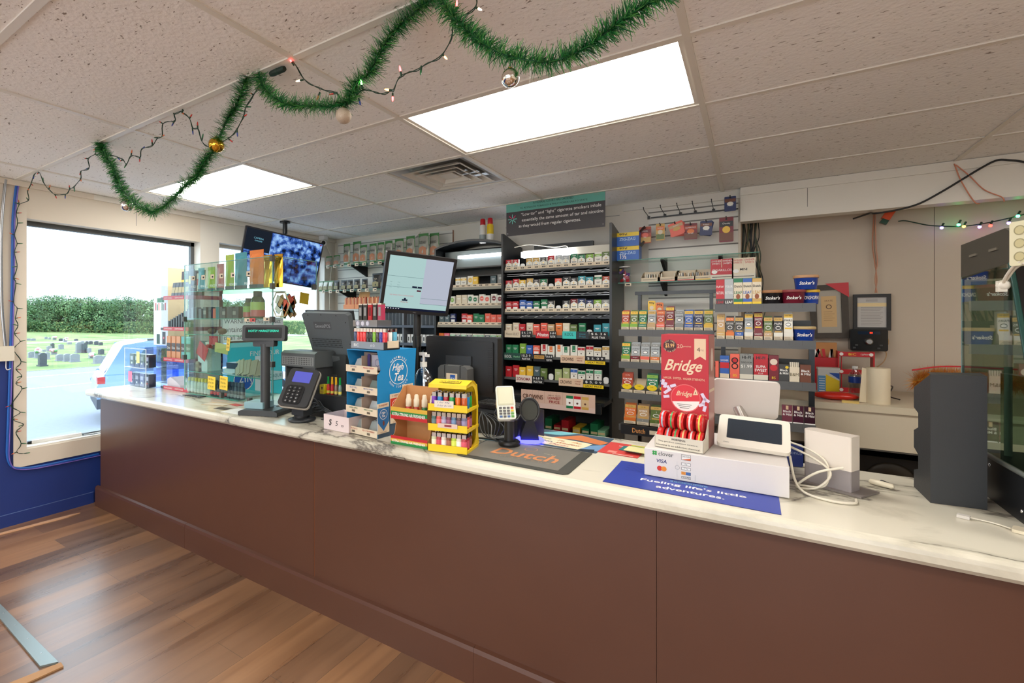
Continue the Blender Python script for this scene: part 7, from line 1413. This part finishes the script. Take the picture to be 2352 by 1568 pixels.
# ---- light strings ----
wire = C(24, 56, 40, .5); sock = C(20, 60, 38, .5)
def bulb(parent, p, d, mt):
    b = MB(); p = Vector(p); d = Vector(d).normalized(); b.tube([p, p+d*.014], .0032, sock, 6); b.tube([p+d*.013, p+d*.018, p+d*.027, p+d*.031], .0028, mt, 6, [1, 1.1, .8, .15]); return b.build('bulb', parent)
def lstring(pts, lab, bulbs, every=1, rt=.0016, off=None):
    t = thing('light_string', lab, 'string lights', (0, 0, 0)); b = MB(); P = cat_curve(pts, 5); b.tube([tuple(p) for p in P], rt, wire, 5)
    b.tube([tuple(p+Vector((.0, .002, .0035*sin(i*.9)))) for i, p in enumerate(P)], rt, wire, 5); b.build('wire', t); random.seed(4)
    for k, p in enumerate(pts):
        if k % every: continue
        a = random.uniform(0, 6.28); dd = off(a, k) if off else (cos(a), random.uniform(-.2, .2), sin(a)); bulb(t, p, dd, bulbs[k % len(bulbs)])
    return t
dimr = C(200, 60, 50, .3); dimg = C(30, 110, 60, .3); dimb = C(50, 70, 150, .3); dimo = C(226, 110, 50, .3)
U = [(44, 469), (65, 459), (63, 439), (71, 422), (78, 401), (90, 395), (99, 418), (112, 435), (126, 446), (150, 446), (160, 435), (170, 428), (185, 410), (186, 393), (204, 386), (202, 364), (218, 354), (221, 333), (238, 354), (269, 360), (282, 367), (291, 376), (301, 357), (321, 361), (325, 343), (350, 333), (362, 316), (372, 313), (374, 284), (401, 277), (400, 248), (420, 240), (418, 258), (435, 272), (442, 294), (454, 296), (463, 323), (480, 337), (524, 318), (544, 296), (558, 269), (565, 245), (582, 218), (600, 190)]
lstring([(lambda p: Vector((p.x, p.y, min(p.z, CH-.012))))(onY(x, y, 1.160)) for x, y in U], 'unlit dark green string of small lights looping beside the first garland', [dimr, dimg, dimo, dimr, dimb])
V_ = [(44, 469), (37, 489), (40, 512), (33, 539), (39, 559), (33, 579), (39, 612), (31, 638), (36, 650), (31, 693), (39, 708), (35, 731), (41, 747), (33, 766), (46, 784), (31, 802), (48, 830), (36, 847), (50, 863), (36, 880), (50, 893), (25, 931), (46, 946), (28, 962), (54, 975), (36, 992), (48, 1018), (38, 1038), (56, 1041)]
lstring([onX(x, y, -4.225) for x, y in V_], 'unlit dark green string of lights running down the window casing', [dimg, dimr, dimg, dimo], off=lambda a, k: (.25, (1 if k % 3 else -1), .3*sin(a)))
Lp = [(645, 130), (672, 140), (697, 180), (737, 205), (770, 212), (795, 240), (835, 205), (868, 215), (895, 210), (904, 205), (919, 175), (945, 165), (975, 150), (1015, 125), (1037, 85), (1040, 40), (1060, 38), (1092, 15), (1094, -10)]
t = thing('light_string', 'lit string of small red and amber lights beside the middle garland', 'string lights', (0, 0, 0))
P = cat_curve([onY(x, y, 1.158) for x, y in Lp], 6); b = MB(); b.tube([tuple(p) for p in P], .0015, wire, 5); b.tube([tuple(p+Vector((0, .002, .004*sin(i*.8)))) for i, p in enumerate(P)], .0015, wire, 5); b.build('wire', t)
gr_ = glow('bulb_red', (255, 60, 60), 12); gw_ = glow('bulb_warm', (255, 200, 140), 16); gg_ = glow('bulb_green', (120, 255, 110), 12); go_ = glow('bulb_amber', (255, 140, 70), 12)
for (x0, y0, x1, y1, mt) in ((675, 150, 668, 140, gr_), (697, 183, 688, 185, gw_), (735, 212, 730, 224, dimo), (775, 213, 766, 215, dimr), (833, 205, 830, 190, gg_), (903, 208, 890, 206, go_), (902, 214, 902, 228, gr_), (922, 175, 919, 158, gr_), (968, 152, 966, 170, dimg), (1016, 125, 1027, 136, go_), (1048, 28, 1049, 12, gr_), (1092, 17, 1106, 23, gw_), (824, 226, 829, 244, dimb)):
    a = onY(x0, y0, 1.155); c = onY(x1, y1, 1.150); bulb(t, a, c-a, mt)
b = MB(); b.T = RY(pi/2); b.lathe([(.009, -.04), (.011, -.03), (.011, .03), (.009, .04)], C(20, 44, 34, .6), 8, (.012, 0, 0)); b.lathe([(.0118, -.004), (.0118, .004)], wire, 8, (.012, 0, 0)); b.T = Matrix.Identity(4); p = onY(632, 138, 1.149); b.build('cord_coil', loc=(p.x, 1.16, CH-.006), label='bundled dark cord tucked against the ceiling grid', cat='cord')
# alcove lights and orange plug
t = thing('light_string', 'thin wire of tiny coloured lights strung across the alcove wall', 'string lights', (0, 0, 0))
A = [(2063, 508), (2080, 507), (2110, 513), (2140, 518), (2200, 520), (2250, 515), (2300, 505), (2330, 498), (2360, 490)]
P = cat_curve([onY(x, y, 4.38) for x, y in A], 5); MB().tube([tuple(p) for p in P], .004, wire, 5).build('wire', t)
for x, y, mt in ((2163, 523, 'v'), (2202, 516, 'g'), (2214, 520, 'o'), (2250, 521, 'v'), (2275, 518, 'r'), (2317, 512, 'v'), (2338, 496, 'g')):
    m_ = {'v': MATS.get('led_violet') or glow('led_violet', (150, 110, 255), 10), 'g': MATS.get('led_green') or glow('led_green', (50, 255, 150), 18), 'o': MATS.get('led_amber') or glow('led_amber', (255, 170, 60), 8), 'r': MATS.get('led_red') or glow('led_red', (255, 50, 40), 8)}[mt]
    p = onY(x, y, 4.37); MB().ball((0, 0, 0), .009, m_, 10, 6).build('bulb', t, loc=p).scale = (1, 1, 1)
    b = MB(); b.tube([(0, 0, .006), (.01, 0, .03)], .006, wire, 5); b.build('socket', t, loc=p)
p = onY(2038, 498, 4.36); t = thing('extension_plug', 'orange outlet plug hanging from the black cable in the alcove', 'plug', p, (0, .5, 0)); MB().box(-.025, .02, -.02, .02, -.02, .05, C(226, 84, 30, .4)).build('orange_body', t); MB().box(-.018, .02, -.016, .016, -.05, -.02, C(20, 70, 50)).build('green_plug', t)
pts = [onY(x, y, 4.022) for x, y in ((2560, 420), (2450, 392), (2352, 372), (2320, 368), (2290, 368), (2255, 385), (2210, 412), (2160, 442), (2110, 468), (2060, 482), (2010, 490))]+[Vector((.66, 4.14, 2.10)), Vector((.60, 4.3, 2.1))]
cab('black_cable', [tuple(p) for p in pts], .006, black, 'long black cable sagging across the white header beam')
for q, pp_ in enumerate((((2192, 376), (2205, 410), (2225, 445), (2240, 465), (2250, 468)), ((2195, 378), (2225, 402), (2260, 435), (2300, 452), (2307, 463)))): cab('copper_wire', [tuple(onY(x, y, 4.02)) for x, y in pp_], .003, C(206, 130, 100, .4), '%s thin copper wire dangling from the ceiling over the header' % ('left' if q == 0 else 'right'), 'wire')
b = MB()
for k, (c, dx) in enumerate(((C(196, 130, 96, .4), 0), (C(150, 120, 96), 4), (C(206, 150, 120, .4), 8))): b.tube(cat_curve([onY(2007+dx*.4, 492, 4.40), onY(2004+dx, 560, 4.40), onY(2009+dx*.8, 600, 4.40), onY(2014-dx*.5, 640, 4.40), onY(2010+dx*.6, 672, 4.40)]), .0035, c, 5)
b.build('wire_bundle', label='thin copper wires hanging down the alcove wall to the frame', cat='wire')
b = MB(); random.seed(8)
for k in range(14):
    x = 1708+2.6*k; c = random.choice([C(110, 96, 60), C(30, 34, 32), C(150, 130, 80), C(60, 70, 50), C(28, 30, 30)])
    P = [onY(x+random.uniform(-5, 5), 505, 4.2), onY(x+random.uniform(-7, 9), 545, 4.18), onY(x+random.uniform(-6, 10), 585, 4.2), onY(x+8+random.uniform(-8, 8), 640, 4.2), onY(x+12+random.uniform(-10, 14), 700, 4.2), onY(x-20+random.uniform(-10, 20), 790, 4.2)]
    b.tube(cat_curve([tuple(p) for p in P], 5), .0035 if k % 3 else .006, c, 5)
b.build('cable_bundle', label='thick bundle of loose brown and black cables beside the slatwall edge', cat='cable')
cab('radio_cable', [tuple(onY(x, y, 4.40)) for x, y in ((2025, 765), (2038, 775), (2040, 790), (2028, 800), (2036, 812), (2030, 830), (2012, 845))], .003, P_('tan'), 'thin pale wire curling beside the wall radio', 'wire')
# court sign hanging
p0 = onY(1163, 468, 3.60); p1 = onY(1390, 525, 3.60); zt = onY(1163, 468, 3.60).z; zb = onY(1163, 543, 3.60).z; w = (p1.x-p0.x)/2; h = (zt-zb)/2; zc = (zt+zb)/2
t = thing('hanging_sign', 'dark grey and teal court-order sign with white serif text hanging over the rack', 'sign', ((p0.x+p1.x)/2, 3.60, zc))
b = MB(); b.box(-w, w, 0, .004, -h, h, C(66, 62, 64, .5)); b.box(-w, w, -.001, 0, h-.28*2*h, h, C(104, 176, 160, .4)); y = -.0025
b.text('A FEDERAL COURT HAS ORDERED', .0, h*.84, .017, y, ink, w=w*.82); b.text('R.J. REYNOLDS TOBACCO & PHILIP MORRIS USA TO STATE:', .0, h*.60, .017, y, ink, w=w*1.36)
b.text('“Low tar” and “light” cigarette smokers inhale', w*.13, h*.2, .032, y, wht, w=w*1.6); b.text('essentially the same amount of tar and nicotine', w*.16, -h*.14, .032, y, wht, w=w*1.62); b.text('as they would from regular cigarettes.', -.035, -h*.48, .032, y, wht, w=w*1.27)
for k in range(8):
    a = pi/4*k; b.T = TR((-w*.86, y, -h*.0))@RY(a); b.rect(-.003, .003, .008, .040, -.0006, C(226, 60, 110) if k in (1, 7) else C(120, 206, 190))
b.T = Matrix.Identity(4)
for x in (-w+.015, w-.015): b.disc(x, -h+.02, .003, y, wht, 8)
b.build('sign_board', t)
for x in (-w*.72, w*.85): MB().box(x-.02, x+.02, -.002, 0, h-.03, CH-.008-zc, pane('sign_tab', (226, 240, 236), .6) if 'sign_tab' not in MATS else MATS['sign_tab']).build('hanger', t)
# left wall: conduit, junction box, blue cables
t = thing('junction_box', 'white junction box with ribbed conduit on the wall left of the window', 'junction box', (-4.25, onX(12, 812, -4.22).y, 1.17))
MB().box(0, .04, -.045, .045, -.05, .05, offw).build('box', t)
b = MB(); pz = cat_curve([onX(12, 796, -4.235)-t.location, onX(4, 700, -4.235)-t.location, onX(2, 560, -4.235)-t.location, onX(6, 480, -4.235)-t.location, onX(13, 412, -4.235)-t.location], 30); b.tube([tuple(p) for p in pz], .008, steel, 8, [1+.14*(i % 2) for i in range(len(pz))]); b.build('conduit', t)
bc_ = C(30, 96, 180, .4)
b = MB()
for q, (dx, c) in enumerate(((0, bc_), (2.5, C(24, 70, 150, .4)), (5, C(120, 100, 190, .4)))):
    b.tube(cat_curve([tuple(onX(x+dx, y+dx*.7, -4.238+.002*q)) for x, y in ((39, 412), (34, 450), (29, 500), (28, 560), (27, 650), (25, 740), (23, 830), (20, 920), (17, 1000), (16, 1045), (24, 1068), (40, 1074), (70, 1073), (110, 1066), (160, 1056), (226, 1042))], 6), .006-.001*q, c, 6)
b.build('blue_cable', label='bundled blue cables running down and under the window casing', cat='cable')
MB().tube(cat_curve([tuple(onX(x, y, -4.23)) for x, y in ((14, 828), (14, 845), (18, 849), (25, 846))]), .003, white, 6).build('short_cord', label='short white cord curling below the junction box', cat='cord')
# window sill things
t = thing('tube_lamp', 'white tube lamp lying on the window sill', 'lamp', (-4.33, 1.40, W1[2]+.034), pi/2-.1); MB().box(-.14, .15, -.012, .012, 0, .022, white).build('tube', t); MB().box(-.16, -.14, -.012, .012, 0, .018, ink).build('end_cap', t)
t.location.z = W1[2]+.0125
cab('sill_cable', [(-4.33, 1.52, .520), (-4.31, 1.62, .519), (-4.33, 1.75, .519), (-4.30, 1.95, .519), (-4.34, 2.1, .519)], .003, grey, 'grey cable lying along the window sill')
cab('sill_cable', [(-4.28, 1.75, .519), (-4.26, 1.62, .519), (-4.29, 1.55, .519), (-4.34, 1.62, .519), (-4.33, 1.9, .519)], .003, matte, 'dark looped cable lying on the window sill near the counter')
# floor: wooden strip and metal plate
b = MB(); b.prism([(-4.155, .95), (-4.13, .95), (-4.075, 1.38), (-4.09, 1.462), (-4.105, 1.42)], .0, .006, C(206, 160, 124, .6), 'z'); b.build('wood_strip', label='loose pale wooden strip lying on the floor by the blue wall', cat='wood strip')
t = thing('floor_hatch_strip', 'dull metal floor strip with screws and a split wooden end piece', 'floor strip', (-2.62, .66, .001), .0)
zz = [onZ(-60, 1330, 0), onZ(134, 1524, 0), onZ(92, 1534, 0), onZ(-60, 1352, 0)]; t.location = (0, 0, .001)
b = MB(); q = [(p.x, p.y) for p in zz]; b.prism(q, 0, .008, C(140, 150, 148, .35, .6), 'z'); d01 = zz[1]-zz[0]
for k in range(5): p = zz[0].lerp(zz[1], .3+.15*k)*.6+zz[3].lerp(zz[2], .3+.15*k)*.4; b.T = TR((p.x, p.y, .008)); b.lathe([(.004, 0), (.003, .001)], steel, 8)
b.T = Matrix.Identity(4); b.build('metal_plate', t)
zz = [onZ(140, 1524, 0), onZ(146, 1533, 0), onZ(0, 1600, 0), onZ(0, 1580, 0)]; MB().prism([(p.x, p.y) for p in zz][::-1], 0, .006, C(170, 128, 86, .6), 'z').build('wood_edge', t)

# ================= OUTSIDE THINGS =================
random.seed(21)
GS = [(95, 525, 585, 55, 0), (195, 535, 665, 62, 1), (240, 530, 600, 35, 0), (145, 500, 590, 40, 2), (260, 470, 525, 40, 0), (290, 445, 495, 28, 1), (305, 510, 555, 45, 2), (372, 455, 505, 40, 0), (210, 505, 530, 25, 0), (360, 550, 615, 60, 0), (430, 545, 620, 58, 0), (502, 545, 625, 76, 0), (540, 435, 540, 48, 0), (597, 440, 540, 35, 1), (637, 490, 540, 30, 0), (650, 425, 460, 34, 1), (705, 425, 465, 34, 1), (748, 435, 468, 32, 1), (752, 500, 555, 42, 1), (665, 545, 590, 48, 2), (722, 560, 640, 74, 0), (775, 565, 610, 46, 0), (370, 400, 430, 32, 1), (310, 385, 420, 28, 2), (410, 400, 440, 32, 2), (450, 435, 460, 35, 0), (60, 400, 425, 34, 0), (108, 400, 427, 36, 0), (230, 385, 412, 22, 0), (262, 390, 415, 18, 0), (515, 405, 430, 28, 1), (575, 425, 452, 28, 0), (615, 425, 458, 16, 1)]
xs_s = sorted(q[0] for q in GS)
for i, (x, yt, yb, w, kd) in enumerate(GS):
    px = 50+x/4.126; py = 680+yb/4.126; p = onZ(px, py, ZG); d = -SN*p.x+CS*p.y; sc_ = d/FPX/4.126; ww = w*sc_/1.0; hh = (yb-yt)*sc_
    m_ = stoned if kd == 1 else stone; b = MB(); b.box(-ww*.52, ww*.52, -.2, .2, 0, hh*.12, m_); b.prism([(-ww*.45, hh*.1), (ww*.45, hh*.1), (ww*.46, hh*.86), (ww*.25, hh*.98), (0, hh), (-ww*.25, hh*.98), (-ww*.46, hh*.86)], -.1, .1, m_)
    if kd == 2:
        for q in range(12): b.ball((random.gauss(0, ww*.22), -.15+random.gauss(0, .05), hh*random.uniform(.75, 1.05)), .09, C(*random.choice([(226, 150, 170), (236, 200, 210), (90, 140, 90), (226, 226, 230)])), 6, 4)
    b.build('headstone', loc=(p.x, p.y, ZG+.0), rot=pi/2+random.uniform(-.1, .1)-.0, label='%s gravestone %s, %s from left overall' % (['pale grey', 'dark', 'flower-topped grey'][kd], 'near the road' if yb > 580 else ('in mid cemetery' if yb > 475 else 'far back by the path'), nth(xs_s.index(x))), cat='gravestone', group='gravestones in the cemetery')
# tree line
def treeobj(y, x, h, w, seed, lab):
    random.seed(seed); t = thing('tree', lab, 'tree', (x, y, ZG+.1), group='trees beyond the cemetery')
    MB().cyl(0, 0, 0, h*.5, .16, C(92, 78, 62, .9), 8, .09).build('trunk', t)
    b = MB(); lm = [leafm, mk('leaf_tone_%d' % (seed % 4), [(92, 122, 76), (64, 94, 58), (110, 136, 92), (80, 108, 80)][seed % 4], .9) if 'leaf_tone_%d' % (seed % 4) not in MATS else MATS['leaf_tone_%d' % (seed % 4)]]
    for k in range(16):
        c = Vector((random.gauss(0, w*.22), random.gauss(0, w*.28), h*random.uniform(.25, .85))); r = random.uniform(.14, .24)*w
        for q in range(300):
            d = Vector((random.gauss(0, 1), random.gauss(0, 1), random.gauss(0, 1))).normalized(); p = c+d*r*random.uniform(.8, 1.05); a = d.cross(Vector((random.random(), random.random(), random.random()))).normalized()*.095; bb = d.cross(a).normalized()*.08+d*.04
            b.add([p-a, p+bb, p+a, p-bb], [(0, 1, 2, 3)], lm[q % 2])
    b.build('crown', t)
tone = ['dark rounded', 'mid-green bushy', 'pale green spreading', 'blue-green bushy']
for i in range(22):
    # positions follow the photo's tree line, left to right
    px = 30+26*i; pt_ = onZ(px, 768, ZG); hh = [4.2, 4.4, 4.8, 5.0, 5.2, 5.0, 4.8, 4.6, 4.3, 4.2, 4.6, 5.0, 4.8, 4.6, 4.4, 4.6, 4.4, 4.6, 4.8, 4.4, 4.2, 4.4][i]*1.02
    treeobj(pt_.y, pt_.x+random.uniform(-3, 0), hh, 5.2, 100+i, '%s tree in the tree line, %s from the left' % (tone[(100+i) % 4], nth(i)))
# low scrub strip at the foot of the trees
b = MB(); random.seed(77)
for k in range(16000):
    px = random.uniform(10, 700); p = onZ(px, random.uniform(764, 770), ZG); p = Vector((p.x, p.y, ZG+random.uniform(0, 1.6))); a = Vector((random.uniform(-.1, .1), .11, random.uniform(-.06, .06))); c = Vector((0, .03, .2)); b.add([p-a, p+c, p+a], [(0, 1, 2)], [leafm, grass, MATS['leaf_tone_1']][k % 3])
b.build('scrub', label='low green scrub along the foot of the tree line', cat='shrubs', kind='stuff')
# parked car
Xc = -11.2; y0 = onX(222, 850, Xc).y; zt = onX(330, 782, Xc).z
t = thing('car', 'pale blue parked SUV outside the window, seen from its rear side', 'car', (Xc, y0, ZG), -.30)
Hc = zt-ZG; Lc = 4.5; pa = mk('car_paint', (120, 150, 206), .18, .2, coat=.8)
lower = [(0.02, .35), (Lc-.05, .35), (Lc, .60), (Lc-.1, .85), (Lc-.9, 1.0), (.12, 1.02), (.0, .8)]; upper = [(.12, 1.0), (Lc-.95, .98), (Lc-1.75, Hc-.04), (Lc-2.3, Hc), (.9, Hc), (.45, Hc-.08)]
b = MB(); b.T = RZ(0); b.prism(lower, -1.82, 0, pa, 'x'); b.prism(upper, -1.68, -.10, pa, 'x'); b.build('body', t, bev=.05)
gl_ = C(60, 84, 120, .05); b = MB()
for pts in ([(.55, 1.06), (1.0, 1.06), (1.0, Hc-.14), (.85, Hc-.14)], [(1.06, 1.06), (1.95, 1.06), (1.95, Hc-.12), (1.06, Hc-.12)], [(2.03, 1.06), (3.2, 1.06), (2.75, Hc-.14), (2.03, Hc-.12)]): b.prism(pts, -.10, -.088, gl_, 'x')
b.build('side_windows', t); MB().prism([(.14, 1.06), (.46, Hc-.12), (.50, Hc-.12), (.2, 1.06)], -1.5, -.28, gl_, 'x').build('rear_window', t)
for yy_ in (.85, 3.6):
    w_ = MB(); w_.T = TR((.0, yy_, .36))@RY(pi/2); w_.lathe([(.20, -.2), (.36, -.2), (.36, .015), (.30, .02), (.24, .0), (.05, .01)], C(26, 26, 28, .7), 24); w_.lathe([(.24, .0), (.06, .018), (.02, .02)], steel, 10); w_.T = Matrix.Identity(4); w_.build('wheel', t)
    b = MB(); b.tube([(.006, yy_+.44*cos(a), .36+.44*sin(a)) for a in [pi*k/14 for k in range(15)]], .045, C(46, 50, 58, .7), 6); b.build('wheel_arch', t)
MB().box(-.3, .008, .01, .14, .86, 1.0, C(170, 30, 30, .2)).build('tail_light', t); MB().box(0, .03, 1.55, 1.75, .86, .90, pa).build('door_handle', t); MB().box(-1.8, .01, .0, .3, .35, .55, C(60, 64, 72, .6)).build('bumper', t)
b = MB(); b.tube([(-.2, .9, Hc+.02), (-.2, 2.6, Hc+.03)], .02, satin, 6); b.build('roof_rail', t)
